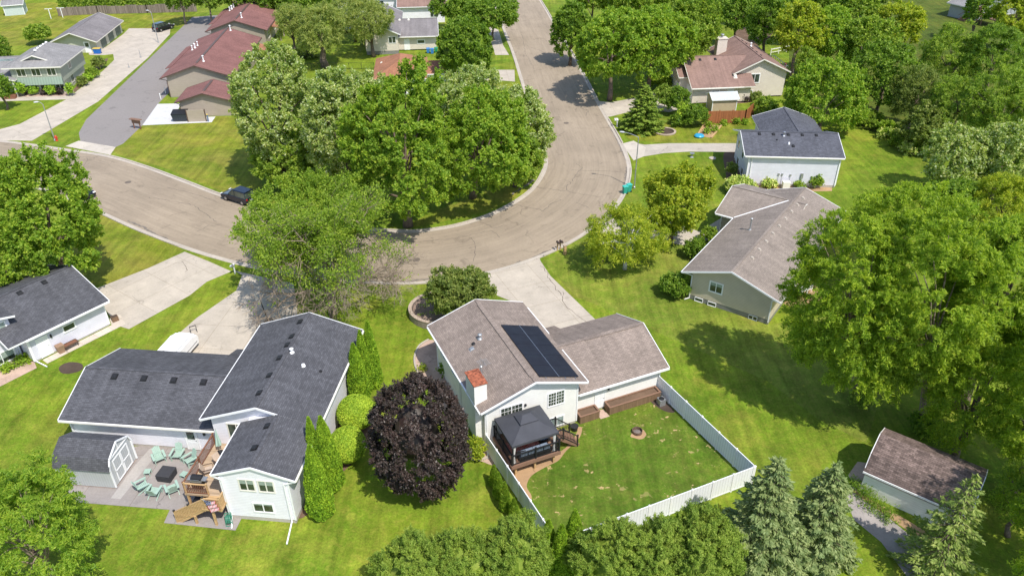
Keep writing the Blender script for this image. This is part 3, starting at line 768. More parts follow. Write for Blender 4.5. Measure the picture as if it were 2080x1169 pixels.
for x in (-10.6, -8.6): hbox(hA, 'porch_post', white_tr, x - .06, x + .06, 16.35, 16.47, 0, 2.1)
corners(hA, white_tr, bX, .35, 4.2)
gutter(hA, (-20.7, 5.73, 2.72), (-8.1, 5.73, 2.72), cream_tr); gutter(hA, (.66, -.1, 4.42), (.66, 17.5, 4.42), cream_tr); gutter(hA, (-5.42, -.1, 4.42), (-5.42, 5.1, 4.42), white_tr); gutter(hA, (-8.6, 5.2, 4.42), (-8.6, 17.4, 4.42), white_tr)
downspout(hA, (.62, -.1, 4.3), (-.28, -.08, 0), .25, white_tr, (-.05, -1.9)); downspout(hA, (-5.4, -.1, 4.3), (-4.72, -.08, 0), .2, white_tr, (-4.4, -.95)); downspout(hA, (-20.2, 5.75, 2.65), (-20.18, 6.2, 0), .1, white_tr)
window(hA, 'f', 0, -3.0, 3.05, 1.0, .98, 2, fm=cream_tr, bl=.4); window(hA, 'f', 0, -1.62, 3.05, 1.0, .98, 2, fm=cream_tr, bl=.4); window(hA, 'f', 0, -2.2, .98, 1.35, .78, 2, bl=.2)
window(hA, 'f', 5.62, -6.1, 1.85, 1.3, 1.9, 2, fm=cream_tr, pm=pane)
door(hA, 'f', 6.3, -10.45, .12, .9, 2.0, lite=.45)
mb = MB(); mb.box(-9.35, -9.2, 6.18, 6.3, 1.75, 2.0); mb.build('wall_lamp', black_p, hA)
for y in (16.2, 14.1, 11.2, 9.0, 6.9): vent(hA, rM, -4.35, y, black_p)
for x, y in ((-2.75, 4.0), (-2.85, 1.8)): vent(hA, rX, x, y, black_p)
for x in (-17.9, -15.4, -12.9, -10.4): vent(hA, rW, x, 9.75, black_p)
vent(hA, rM, -4.3, 12.9, black_p)
pipe(hA, rM, -3.6, 12.0, .35, .09, white_tr); pipe(hA, rM, -2.35, 10.9, .12, .08, white_tr); pipe(hA, rM, -1.0, 10.9, .1, .06, black_p, False); 
mb = MB(); mb.box(-13.2, -5.6, 14.57, 14.66, .1, 2.2); mb.build('garage_door', white_tr, hA)

# ---------------- house C : cream, brown shingles, solar panels
hC = thing('house', 'cream house with brown shingle roof carrying dark solar panels, gazebo deck behind', 'house', (5.2, 48.42, 0), rad(23.66))
rM = (-8.55, .6, -.58, 11.9, 4.5, .335, 'y'); rG = (.1, 8.75, .05, 8.85, 2.85, .40, 'x')
bM = (-7.98, 0, 0, 11.3); bG = (-.1, 8.3, .6, 8.3)
gable_roof(hC, [sh_brown, white_tr], rM); gable_roof(hC, [sh_brown, white_tr], (-3.2, 8.75, .05, 8.85, 2.85, .40, 'x'))
walls(hC, cream_sid, bM, .2, rM); walls(hC, cream_sid, bG, .2, rG)
hbox(hC, 'foundation', found, -7.95, -.03, .03, 11.27, -.1, .2); hbox(hC, 'foundation', found, 0, 8.27, .63, 8.27, -.1, .2)
mb = MB(); mb.hexa([(.6, 8.5, 2.85), (2.9, 8.5, 2.85), (2.9, 10.0, 2.3), (.6, 10.0, 2.3), (.6, 8.5, 3.0), (2.9, 8.5, 3.0), (2.9, 10.0, 2.45), (.6, 10.0, 2.45)]); mb.build('porch_roof', sh_brown, hC)
hbox(hC, 'porch_post', white_tr, 2.6, 2.72, 9.7, 9.82, 0, 2.3)
gutter(hC, (-8.6, -.5, 4.48), (-8.6, 11.8, 4.48), white_tr); gutter(hC, (.65, -.5, 4.48), (.65, 4.4, 4.48), white_tr); gutter(hC, (.65, 6.6, 4.48), (.65, 11.0, 4.48), white_tr); gutter(hC, (.2, 0, 2.82), (8.75, 0, 2.82), white_tr)
corners(hC, white_tr, (-7.98, 0, 0, 11.3), .2, 4.3)
downspout(hC, (-8.55, -.4, 4.4), (-7.9, -.08, 0), .1, white_tr, (-8.2, -.9)); downspout(hC, (-8.6, 5.4, 4.4), (-8.08, 5.4, 0), .1, white_tr); downspout(hC, (8.6, .05, 2.75), (8.2, .5, 0), .2, white_tr)
ridge_vent(hC, rM, .2, 11.0, 0, sh_brown); ridge_vent(hC, (-3.2, 8.75, .05, 8.85, 2.85, .40, 'x'), 2.9, 8.2, 0, sh_brown)
window(hC, 'f', 0, -1.92, 2.62, 1.35, 1.27, 2, (3, 4), fm=white_tr, pm=pane); window(hC, 'f', 0, -5.78, 2.62, 1.78, 1.2, 2, (3, 3), fm=white_tr, pm=pane); window(hC, 'f', 0, -1.8, .35, 1.15, .85, 2, pm=win_lit)
door(hC, 'f', .6, 2.5, .22, .85, 2.0)
hbox(hC, 'wall_lamp', black_p, 3.18, 3.3, .45, .6, 1.95, 2.15); mb = MB(); mb.tube((-4.61, -.02, 3.55), (-4.61, -.14, 3.55), .11, .08, 10); mb.build('wall_lamp', black_p, hC)
garage_door(hC, 'b', 8.3, 5.4, 4.8)
window(hC, 'l', -7.98, 6.9, 2.6, 1.1, 1.1, 2); window(hC, 'l', -7.98, 9.7, 2.6, 1.2, 1.1, 2)
pipe(hC, rM, -5.55, 7.0, .38, .1, galv); vent(hC, rM, -6.55, 6.35, galv, .17, .12); pipe(hC, rM, -6.2, 6.8, .1, .08, black_p, False)
mb = MB(); mb.box(-8.62, -7.6, .45, 2.25, .0, 6.35); mb.build('chimney', cream_sid, hC)
ch = CH[hC.name][-1]; hbox(ch, 'chimney_cap', rust, -8.68, -7.54, .39, 2.31, 6.35, 6.43)
mb = MB(); mb.tube((-7.6, 1.4, 6.1), (-7.45, 1.3, 7.9), .02, .015, 5)
for i in range(6): mb.bar((-7.9 + .0 * i, .9 + .17 * i, 7.75 - .03 * i), (-7.05, .9 + .17 * i, 7.75 - .03 * i), .015, .015)
mb.bar((-7.47, .7, 7.78), (-7.47, 2.0, 7.6), .02, .02); mb.build('antenna', galv, ch)
pipe(hC, rM, -7.0, 3.1, .8, .06, galv)
# solar array
sp = MT['s'] = bpy.data.materials.new('solar_cells'); sp.use_nodes = True; t = sp.node_tree; b = t.nodes['Principled BSDF']
br = nd(t, 'ShaderNodeTexBrick', offset=0.0); br.inputs['Scale'].default_value = 1; br.inputs['Brick Width'].default_value = .31; br.inputs['Row Height'].default_value = .31; br.inputs['Mortar Size'].default_value = .008
br.inputs['Color1'].default_value = (.012, .012, .02, 1); br.inputs['Color2'].default_value = (.016, .017, .027, 1); br.inputs['Mortar'].default_value = (.006, .006, .01, 1)
t.links.new(uvn(t), br.inputs[0]); t.links.new(br.outputs[0], b.inputs['Base Color']); b.inputs['Roughness'].default_value = .28; b.inputs['Specular IOR Level'].default_value = .35
n_ = noise(t, uvn(t), .8, 3); t.links.new(ramp(t, n_, [(.3, .42), (.7, .6)]), b.inputs['Roughness'])
def sol(x, y, o_=.12): return (x, y, roof_z(rM, x, y) + o_)
k = 5; ys = [-.0 + 7.55 * i / k for i in range(k + 1)]; xs = [-3.42, -1.72, .05]
fr_ = MB()
for i in range(k):
    for j in range(2):
        a, b_, c_, d_ = xs[j] + .012, xs[j + 1] - .012, ys[i] + .012, ys[i + 1] - .012
        mb = MB(); mb.hexa([sol(a, c_, .08), sol(b_, c_, .08), sol(b_, d_, .08), sol(a, d_, .08), sol(a, c_), sol(b_, c_), sol(b_, d_), sol(a, d_)]); mb.build('solar_panel', sp, hC)
mb = MB(); mb.bar(sol(-1.72, -.02, .125), sol(-1.72, 7.57, .125), .035, .012); mb.build('panel_rail', steel, hC)
mb = MB()
for x in (-2.9, -1.2, -.3): mb.bar(sol(x, -.2, .04), sol(x, 7.7, .04), .05, .05)
mb.build('panel_rail', steel, hC)

# ---------------- house D : khaki, taupe roof
hD = thing('house', 'khaki sided house with wide taupe roof, a row of roof vents and block foundation', 'house', (18.05, 66.82, 0), rad(-34.76))
rM = (-.85, 9.1, -.72, 21.9, 3.3, .335, 'y'); bM = (-.0, 8.25, 0, 21.3); rV = (-3.05, 5.5, 13.3, 22.6, 3.28, .33, 'x')
MT['tanv'] = plain('tan_vent_metal', (.40, .35, .30), .6)
gable_roof(hD, [sh_tan, white_tr], rM); gable_roof(hD, [sh_tan, white_tr], rV, back=False)
walls(hD, tan_sid, bM, .55, rM); walls(hD, tan_sid, (-2.5, .2, 13.9, 22.0), .55, rV)
hbox(hD, 'foundation', block, .03, 8.22, .03, 21.25, -.1, .55); hbox(hD, 'foundation', block, -2.47, .1, 13.93, 21.97, -.1, .55)
gutter(hD, (-.9, -.7, 3.28), (-.9, 13.2, 3.28), white_tr); gutter(hD, (9.15, -.7, 3.28), (9.15, 21, 3.28), cream_tr); gutter(hD, (-3.0, 13.24, 3.25), (-.95, 13.24, 3.25), white_tr)
downspout(hD, (-.85, -.6, 3.2), (.06, -.08, 0), .15, white_tr, (-.3, -.5)); downspout(hD, (-2.4, 13.2, 3.2), (-2.42, 13.8, 0), .3, white_tr, (-2.9, 12.2)); downspout(hD, (9.1, -.6, 3.2), (8.2, -.07, 0), .3, white_tr)
window(hD, 'f', 0, 2.62, 1.75, 1.2, 1.0, 2, fw=.13, bl=.35)
for u in (1.05, 2.45, 6.7): window(hD, 'f', -.0, u, .06, .78, .36, 2 if u > 6 else 1, fw=.05)
for i in range(9): vent(hD, rM, 4.72, 3.2 + i * 2.02, MT['tanv'], .15, .15)
pipe(hD, rM, 2.2, 9.6, 1.3, .08, galv)
mb = MB(); mb.bar((-.85, 13.3, 3.33), (3.6, 17.85, 4.82), .13, .04); mb.build('valley_flashing', white_tr, hD)
for x in (-.9, 1.0): vent(hD, rV, x, 18.25, MT['tanv'], .15, .12)

# ---------------- house E : pale blue, slate roof
hE = thing('house', 'pale blue sided house with slate blue roof standing in a wide green lawn', 'house', (42.04, 92.83, 0), rad(-4.52))
rM = (-12.15, .35, -.35, 8.95, 4.25, .335, 'x'); bM = (-11.5, 0, 0, 8.35); rV = (-8.2, .45, 4.6, 16.2, 3.55, .335, 'y')
gable_roof(hE, [sh_blue, white_tr], rM); gable_roof(hE, [sh_blue, white_tr], rV)
walls(hE, blue_sid, bM, .3, rM); walls(hE, blue_sid, (-7.6, -.15, 8.3, 15.7), .3, rV)
hbox(hE, 'foundation', found, -11.47, -.03, .03, 8.32, -.1, .3); hbox(hE, 'foundation', found, -7.57, -.2, 8.3, 15.67, -.1, .3)
gutter(hE, (-12.1, -.4, 4.22), (.3, -.4, 4.22), cream_tr); corners(hE, white_tr, bM, .3, 4.0)
downspout(hE, (-11.3, -.35, 4.1), (-11.1, -.07, 0), .2, white_tr); downspout(hE, (-.1, -.35, 4.1), (-.1, -.07, 0), .2, white_tr)
for u, z, h in ((6.9, 2.3, 1.2), (3.7, 2.2, 1.2), (6.0, .35, .95), (2.6, .3, .95)): window(hE, 'l', -11.5, u, z, 1.0, h, 1, fm=white_tr)
for x in (-9.8, -8.0, -6.1, -4.3, -2.5): vent(hE, rM, x, 3.75, black_p, .17, .14)
pipe(hE, rM, -6.7, 3.5, .5, .1, steel); pipe(hE, rM, -6.3, 2.0, .15, .07, white_tr); vent(hE, rM, -5.8, 1.6, black_p, .16, .16); pipe(hE, rM, -7.7, 2.7, .1, .05, black_p, False)
for x, z in ((-7.4, 1.7), (-6.95, 1.7), (-5.9, 1.6)):
    mb = MB(); mb.box(x - .1, x + .1, -.12, 0, z - .12, z + .12); mb.tube((x, -.05, z - .12), (x, -.05, .3), .015, .015, 5); mb.build('meter_box', galv, hE)
hbox(hE, 'electric_meter', galv, -4.6, -4.3, -.16, 0, 1.2, 1.9)

# ---------------- house B : left edge, pale blue
hB = thing('house', 'pale grey house at left edge with dark roof, white side door and planter bench', 'house', (-39.29, 62.7, 0), rad(53.7))
rG = (-7.5, .42, -.55, 10.9, 2.85, .335, 'x'); rT = (-20, -7.0, 1.25, 14.5, 4.55, .3, 'y')
gable_roof(hB, [sh_dark, white_tr], (-9.0, .42, -.55, 10.9, 2.85, .335, 'x')); gable_roof(hB, [sh_dark, white_tr], rT)
walls(hB, bluegrey_sid, (-7.3, 0, 0, 10.4), .15, rG); walls(hB, bluegrey_sid, (-19.5, -7.45, 1.8, 14.0), .15, rT)
hbox(hB, 'foundation', found, -7.27, -.03, .03, 10.37, -.1, .15); hbox(hB, 'foundation', found, -19.4, -7.48, 1.83, 13.9, -.1, .15)
gutter(hB, (-7.5, -.6, 2.82), (.4, -.6, 2.82), white_tr); downspout(hB, (-7.3, -.55, 2.7), (-7.22, -.07, 0), .15, white_tr, (-7.0, -1.6)); corners(hB, white_tr, (-7.3, 0, 0, 10.4), .15, 2.7)
window(hB, 'f', 0, -3.55, 1.55, 1.0, .55, 1, fw=.12); door(hB, 'f', 0, -6.1, .1, .92, 2.0)
window(hB, 'f', 1.8, -8.6, 3.0, 1.5, 1.15, 2, bl=.5, fw=.13); window(hB, 'f', 1.8, -9.1, .35, 2.1, 1.0, 2, bl=.6, fw=.13)
for x in (-7.2, -4.9, -2.6): vent(hB, (-9.0, .42, -.55, 10.9, 2.85, .335, 'x'), x, 4.6, black_p, .2, .12)
pipe(hB, (-9.0, .42, -.55, 10.9, 2.85, .335, 'x'), -8.2, 3.7, .25, .07, white_tr)
hbox(hB, 'wall_lamp', black_p, -5.35, -5.22, -.14, 0, 1.7, 2.0)

# ---------------- house F : beige, upper right
hF = thing('house', 'beige house with rosy brown gables and white chimney at the upper right bend', 'house', (45.66, 128.77, 0), rad(5.4))
rG = (-16.7, -6.0, -2.95, 10.4, 2.85, .49, 'x'); rM = (-9.25, .5, -.85, 13.6, 4.35, .46, 'y')
gable_roof(hF, [sh_rose, cream_tr], rG, back=False); gable_roof(hF, [sh_rose, cream_tr], rM)
walls(hF, beige_sid, (-16.2, -6.5, -2.3, 9.8), .2, rG); walls(hF, beige_sid, (-8.6, 0, -.2, 13.1), .2, rM)
gable_roof(hF, [sh_rose, cream_tr], (-17.9, -14.0, .6, 7.0, 3.6, .49, 'x'), back=False); walls(hF, beige_sid, (-17.5, -14.2, 1.1, 6.5), .2, (-17.9, -14.0, .6, 7.0, 3.6, .49, 'x'))
garage_door(hF, 'l', -17.5, 3.8, 4.6, 2.3); garage_door(hF, 'l', -16.2, -.5, 2.8, 2.3)
gutter(hF, (-16.6, -3.0, 2.82), (-8.0, -3.0, 2.82), cream_tr)
window(hF, 'f', -.2, -5.25, 2.6, 1.5, 1.35, 2, fw=.14); window(hF, 'f', -.2, -6.0, .35, 1.4, .85, 2, fw=.1); window(hF, 'f', -2.3, -12.4, 1.5, 1.2, .6, 1); door(hF, 'f', -2.3, -9.9, .15, .95, 2.05)
for x in (-13.9, -11.3): vent(hF, rG, x, 2.9, black_p, .18, .14)
for y in (2.0, 4.0, 6.0, 7.0, 9.0, 11.0): vent(hF, rM, -3.9, y, black_p, .16, .14)
pipe(hF, rM, -3.0, 9.0, .5, .1, white_tr); vent(hF, rG, -8.9, -.9, cream_tr, .25, .3)
mb = MB(); mb.box(-9.0, -7.3, 9.0, 10.4, 2.0, 7.3); mb.box(-9.1, -7.2, 8.9, 10.5, 7.3, 7.42); mb.build('chimney', beige_sid, hF); mb = MB(); mb.tube((-8.1, 9.7, 7.42), (-8.1, 9.7, 7.8), .2, .2, 10); mb.lathe((-8.1, 9.7, 7.9), [(.35, 0), (.3, .1), (.05, .16)], 10); mb.build('chimney_cap', galv, CH[hF.name][-1])
# red towel rail deck at the back
dk = MB(); dk.box(.1, 3.4, 6.5, 13.2, 1.9, 2.05); dk.build('deck', wood_deck, hF)
mb = MB()
for a, b_ in (((3.3, 6.6), (3.3, 13.1)), ((.2, 6.6), (3.3, 6.6)), ((.2, 13.1), (3.3, 13.1))):
    mb.bar((*a, 3.0), (*b_, 3.0), .12, .06); n = 8
    for i in range(n + 1): q = [a[j] + (b_[j] - a[j]) * i / n for j in (0, 1)]; mb.bar((*q, 2.05), (*q, 3.0), .07, .07)
for x, y in ((3.2, 6.7), (3.2, 13.0)): mb.bar((x, y, 0), (x, y, 2), .14, .14)
mb.build('deck_railing', cream_tr, hF)

# ---------------- brown garage rows G
hG3 = None
def brown(name_label, r, b_, extra=None, cat='building'):
    h = thing('garage_block', name_label, cat, (-52.44, 120.52, 0), rad(4.19), 'brown roofed garage blocks beside the parking lot')
    gable_roof(h, [sh_red, brown_tr], r); walls(h, taupe_stucco, b_, .1, r); hbox(h, 'foundation', found, b_[0] + .03, b_[1] - .03, b_[2] + .03, b_[3] - .03, -.1, .1)
    gutter(h, (r[0] - .05, r[2], r[4] - .02), (r[0] - .05, r[3], r[4] - .02), brown_tr); gutter(h, (r[1] + .05, r[2], r[4] - .02), (r[1] + .05, r[3], r[4] - .02), brown_tr)
    downspout(h, (r[0], r[2] + .1, r[4] - .1), (b_[0] - .06, b_[2] - .04, 0), .1, brown_tr)
    return h
g1 = brown('smallest brown roofed block, nearest the road beside the dumpster', (-.55, 8.4, -.75, 6.4, 2.6, .3, 'y'), (-.0, 7.86, -.2, 5.9))
r2 = (-5.6, 6.5, 9.2, 33.8, 3.4, .335, 'y'); g2 = brown('long brown roofed building in the middle of the row beside the parking lot', r2, (-4.6, 5.9, 9.7, 33.3))
r3 = (-5.6, 6.5, 39.3, 64.5, 3.4, .335, 'y'); g3 = brown('long brown roofed building farthest from the road by the parking lot', r3, (-4.6, 5.9, 39.8, 64.0))
for g, r, y0 in ((g2, r2, 9.2), (g3, r3, 39.3)):
    ridge_vent(g, r, y0 + 1.5, r[3] - .3, 0, brown_tr)
    for yy in (y0 + 3.2, r[3] - 1.2): pipe(g, r, 1.2, yy, .9, .1, white_tr)
    for i in range(4): pipe(g, r, -4.0 + .35 * (i % 2), y0 + 15 + i * .8, .7, .09, white_tr)
    for i in range(5):
        garage_door(g, 'l', -4.6, y0 + 2.8 + i * 4.6, 2.8, 2.3, taupe_stucco)
    for i in range(3): window(g, 'r', 5.9, y0 + 4 + i * 7, 1.0, 1.6, 1.2, 2, fm=cream_tr)
    mb = MB(); mb.hexa([(-6.6, y0 + 6.5, 3.05), (-5.4, y0 + 6.5, 3.40), (-5.4, y0 + 20, 3.40), (-6.6, y0 + 20, 3.05), (-6.6, y0 + 6.5, 3.16), (-5.4, y0 + 6.5, 3.54), (-5.4, y0 + 20, 3.54), (-6.6, y0 + 20, 3.16)]); mb.build('canopy', sh_red, g)
for g, yy in ((g2, 27.0), (g3, 44)):
    mb = MB(); mb.hexa([(6.2, yy, 3.0), (8.2, yy, 2.5), (8.2, yy + 4, 2.5), (6.2, yy + 4, 3.0), (6.2, yy, 3.15), (8.2, yy, 2.65), (8.2, yy + 4, 2.65), (6.2, yy + 4, 3.15)]); mb.build('porch_roof', sh_orange, g)
    mb = MB()
    for y2 in (yy + .2, yy + 3.8): mb.box(7.9, 8.15, y2 - .12, y2 + .12, 0, 2.45)
    mb.build('porch_post', taupe_stucco, g)
ridge_vent(g1, (-.55, 8.4, -.75, 6.4, 2.6, .3, 'y'), .4, 5.8, 0, brown_tr)

# ---------------- green house K
hK = thing('house', 'sage green two storey house with light grey roof and metal skirt, far left', 'house', (-76.6, 132.22, 0), rad(5.6))
rM = (-8.6, .65, -.65, 11.6, 4.85, .335, 'y')
mb = MB()  # hip roof
x0, x1, y0, y1, ze = -9.0, .65, -.65, 11.4, 4.85; zr = 6.7
mb.poly([(x0, y0, ze), (x1, y0, ze), (-4.2, 4.6, zr)]); mb.poly([(x1, y0, ze), (x1, y1, ze), (-4.2, 8.2, zr), (-4.2, 4.6, zr)]); mb.poly([(x1, y1, ze), (x0, y1, ze), (-4.2, 8.2, zr)]); mb.poly([(x0, y1, ze), (x0, y0, ze), (-4.2, 4.6, zr), (-4.2, 8.2, zr)])
mb.poly([(x0, y1, ze - .2), (x1, y1, ze - .2), (x1, y0, ze - .2), (x0, y0, ze - .2)], 1)
for a, b_ in (((x0, y0), (x1, y0)), ((x1, y0), (x1, y1)), ((x1, y1), (x0, y1)), ((x0, y1), (x0, y0))): mb.poly([(*a, ze - .2), (*b_, ze - .2), (*b_, ze), (*a, ze)], 1)
mb.build('roof', [sh_grey, cream_tr], hK)
mb = MB(); mb.poly([(-6.6, 1.3, 5.35), (-4.2, 1.0, 6.35), (-4.2, 4.4, 6.6)]); mb.poly([(-4.2, 1.0, 6.35), (-1.8, 1.3, 5.35), (-4.2, 4.4, 6.6)]); mb.poly([(-6.4, 1.5, 5.3), (-2.0, 1.5, 5.3), (-4.2, 1.5, 6.25)], 1)
mb.bar((-6.7, 1.2, 5.3), (-4.2, 1.0, 6.33), .12, .16, 2); mb.bar((-4.2, 1.0, 6.33), (-1.7, 1.2, 5.3), .12, .16, 2); mb.build('roof_gable', [sh_grey, sage_sid, cream_tr], hK)
hbox(hK, 'wall', sage_sid, -8.0, 0, 0, 10.8, 2.0, 4.7); hbox(hK, 'wall', sagelow_sid, -7.6, -.35, .35, 10.5, 0, 2.0)
mb = MB(); mb.hexa([(-7.8, -.35, 1.75), (-.0, -.35, 1.75), (-.0, .2, 1.75), (-7.8, .2, 1.75), (-7.8, -.1, 2.95), (-.0, -.1, 2.95), (-.0, .2, 2.95), (-7.8, .2, 2.95)]); mb.build('metal_skirt', skirt_green, hK)
for u in (-6.3, -3.9, -1.4): window(hK, 'f', 0, u, 3.25, 1.3, 1.15, 2, fm=cream_tr)
for u in (-5.7, -3.4, -.9): window(hK, 'f', .35, u, .5, 1.3, 1.0, 2, fm=cream_tr)
window(hK, 'r', 0, 4.2, 3.2, 1.0, 1.2, 2, fm=cream_tr); window(hK, 'r', -.35, 4.6, .7, 1.0, 1.1, 2, fm=cream_tr)
for i in range(5): pipe(hK, (-9, .65, -5, 20, 4.85, .38, 'y'), -4.6, 3.6 + i * 1.2, .12, .12, white_tr)
rL = (-22, -7.6, 1.5, 13.5, 3.1, .25, 'x'); gable_roof(hK, [sh_grey, cream_tr], rL); walls(hK, sage_sid, (-21.5, -8.0, 2.1, 12.9), 0, rL)
rE = (-12.0, -7.2, -1.2, 4.0, 2.9, .25, 'y'); gable_roof(hK, [sh_grey, cream_tr], rE)
for x in (-11.6, -7.7): hbox(hK, 'porch_post', cream_tr, x - .09, x + .09, -1.0, -.8, 0, 2.75)
mb = MB(); mb.box(-12.5, -9.5, 6, 7.6, 4.1, 4.4); mb.build('skylight', win_lit, hK)
mb = MB()
for i in range(3): mb.box(-9.6, -7.7, -2.0 + i * .35, -1.65 + i * .35, 0, .2 + .17 * i)
mb.build('steps', wood_red, hK)
hKg = thing('garage', 'detached green garage with grey gable roof behind the sage house', 'garage', (-76.6, 132.22, 0), rad(5.6))
rg = (-11.9, -2.6, 24.5, 41.5, 2.3, .40, 'y'); gable_roof(hKg, [sh_mauve, cream_tr], rg); walls(hKg, sagelow_sid, (-11.3, -3.2, 25.6, 40.9), 0, rg)
for u in (29.5, 34.0, 38.5): garage_door(hKg, 'r', -3.2, u, 2.6, 2.05, MT.setdefault('gd', plain('dark_green_door', (.12, .15, .12), .6)))
door(hKg, 'f', 25.6, -5.0, 0, .95, 2.05, lite=.45)

# ---------------- far houses
hI = thing('house', 'beige house with grey roof and white garage door behind the orange roofed one', 'house', (-28.25, 154.31, 0), rad(5.0))
rM = (-.6, 6.9, -.6, 18, 3.9, .45, 'y'); rV = (4.2, 14.2, 1.6, 12.0, 2.9, .42, 'x')
gable_roof(hI, [sh_mauve, white_tr], rM); gable_roof(hI, [sh_mauve, white_tr], rV)
walls(hI, beige_sid, (0, 6.3, 0, 17.4), .7, rM); walls(hI, beige_sid, (6.0, 13.7, 2.3, 11.5), .2, rV); hbox(hI, 'foundation', block, .05, 6.25, .05, 17.3, -.1, .7)
gutter(hI, (6.9, 1.5, 2.88), (14.2, 1.5, 2.88), cream_tr)
window(hI, 'f', 0, 5.2, 2.2, 1.3, 1.15, 2); window(hI, 'f', 2.3, 10.7, 1.4, 1.3, .55, 1, fw=.15); door(hI, 'f', 2.3, 7.9, .15, .95, 2.05)
for x in (6.6, 8.4): vent(hI, rV, x, 6.5, cream_tr, .16, .14)
hJ = thing('house', 'low house with hipped orange brown roof half hidden by maple crowns', 'house', (-19.5, 139.5, 0), rad(5))
mb = MB(); x0, x1, y0, y1, ze, zr = -4.6, 4.6, -10, 2.6, 3.0, 5.0
mb.poly([(x0, y0, ze), (x1, y0, ze), (0, -5.5, zr)]); mb.poly([(x1, y0, ze), (x1, y1, ze), (0, -1.6, zr), (0, -5.5, zr)]); mb.poly([(x1, y1, ze), (x0, y1, ze), (0, -1.6, zr)]); mb.poly([(x0, y1, ze), (x0, y0, ze), (0, -5.5, zr), (0, -1.6, zr)])
mb.poly([(x0, y1, ze - .18), (x1, y1, ze - .18), (x1, y0, ze - .18), (x0, y0, ze - .18)], 1)
for a, b_ in (((x0, y0), (x1, y0)), ((x1, y0), (x1, y1)), ((x1, y1), (x0, y1)), ((x0, y1), (x0, y0))): mb.poly([(*a, ze - .18), (*b_, ze - .18), (*b_, ze), (*a, ze)], 1)
mb.build('roof', [sh_orange, white_tr], hJ)
gable_roof(hJ, [sh_orange, white_tr], (3.0, 10.0, -7.0, .6, 2.8, .3, 'x')); hbox(hJ, 'wall', white_sid, -4.0, 4.0, -9.4, 2.0, 0, 2.85); hbox(hJ, 'wall', white_sid, 4.0, 9.4, -6.4, .1, 0, 2.7)
window(hJ, 'f', -9.4, -2, 1, 1.5, 1.2, 2); window(hJ, 'f', -9.4, 1.6, 1, 1.5, 1.2, 2)
vent(hJ, (-4.6, 4.6, -10, 2.6, 3.0, .43, 'y'), -3.4, -2, cream_tr, .16, .14)
p = G(800, 45); hL = thing('house', 'white house with brown gables at the top edge behind the grey roof', 'house', (p.x, p.y, 0), rad(5))
rM = (-14, 2.2, 4, 14, 4.6, .4, 'x'); gable_roof(hL, [sh_rose, white_tr], rM); walls(hL, white_sid, (-13.5, 1.7, 4.6, 13.4), 0, rM)
rV = (1.0, 12, -2, 12, 3.6, .4, 'x'); gable_roof(hL, [sh_rose, white_tr], rV); walls(hL, white_sid, (1.6, 11.4, -1.4, 11.4), 0, rV); window(hL, 'f', 4.6, -3, 2.4, 1.6, 1.2, 2); window(hL, 'f', -1.4, 9, 1.2, 1.4, 1.2, 2)
hT = thing('house', 'grey house with tan roof and raised wooden deck at the top right corner', 'house', (99.12, 182.64, 0), rad(-64))
rM = (-.5, 8.0, -1.0, 18, 2.9, .3, 'x'); gable_roof(hT, [sh_grey, cream_tr], (-.5, 6.6, -.7, 16, 2.9, .3, 'x')); walls(hT, grey_sid, (0, 5.6, 0, 15.4), 0, (-.5, 6.6, -.7, 16, 2.9, .3, 'x'))
window(hT, 'r', 5.6, 6, 1, 1.5, 1.2, 2)
mb = MB(); mb.box(5.7, 12.5, -1.2, 3.2, 1.6, 1.8); mb.build('deck', wood_comp, hT)
mb = MB()
for a, b_ in (((5.8, -1.1), (12.4, -1.1)), ((12.4, -1.1), (12.4, 3.1))):
    mb.bar((*a, 2.7), (*b_, 2.7), .14, .08, 0); n = 10
    for i in range(n + 1): q = [a[j] + (b_[j] - a[j]) * i / n for j in (0, 1)]; mb.bar((*q, 1.8), (*q, 2.7), .1, .1, 1)
mb.build('deck_railing', [cream_tr, wood_comp], hT)
mb = MB()
for i in range(6): mb.box(4.9 - i * .3, 5.2 - i * .3, -1.2, -.1, 0, 1.45 - i * .27)
mb.bar((5.4, -1.2, 2.6), (3.4, -1.2, 1.0), .08, .08); mb.build('deck_steps', wood_comp, hT)
for x in (6.5, 9, 12): hbox(hT, 'deck_post', wood_comp, x, x + .15, -1.1, -.95, 0, 1.6)
mb = MB(); mb.box(6.2, 7.2, .3, 1.3, 1.8, 3.2); mb.box(6.1, 7.3, .2, 1.4, 3.2, 3.3); mb.build('chimney', plain('brick_red', (.35, .12, .07), .9), hT)
# ------------------------------------------------------------------ sheds, decks, fences, yard things
def T3(f, x, y, z=0.0):
    q = f(x, y); return Vector((q[0], q[1], z))

# barn shed
sh = thing('shed', 'grey green barn shed with white framed double doors on the patio', 'shed', T3(fA, -18.75, 1.75), rad(-6.05))
prof = [(0, 1.95), (.35, 2.75), (1.62, 3.42), (2.9, 2.75), (3.25, 1.95)]
mb = MB(); L = 4.2
for i in range(4):
    (a, za), (b_, zb) = prof[i], prof[i + 1]
    e0 = -.1 if i == 0 else 0; e1 = .1 if i == 3 else 0
    mb.poly([(-.15, a + e0, za - .07 * (i == 0)), (L + .12, a + e0, za - .07 * (i == 0)), (L + .12, b_ + e1, zb - .07 * (i == 3)), (-.15, b_ + e1, zb - .07 * (i == 3))])
mb.build('roof', sh_dark, sh)
mb = MB()
pts = [(.05, .15)] + [(a + (.05 if i == 0 else -.05 if i == 4 else 0), z - .04) for i, (a, z) in enumerate(prof)] + [(3.2, .15)]
mb.poly([(0, a, z) for a, z in pts]); mb.poly([(L, a, z) for a, z in pts][::-1])
for i in range(len(pts)):
    p, q = pts[i], pts[(i + 1) % len(pts)]; mb.poly([(0, p[0], p[1]), (L, p[0], p[1]), (L, q[0], q[1]), (0, q[0], q[1])])
mb.build('wall', shed_sid, sh)
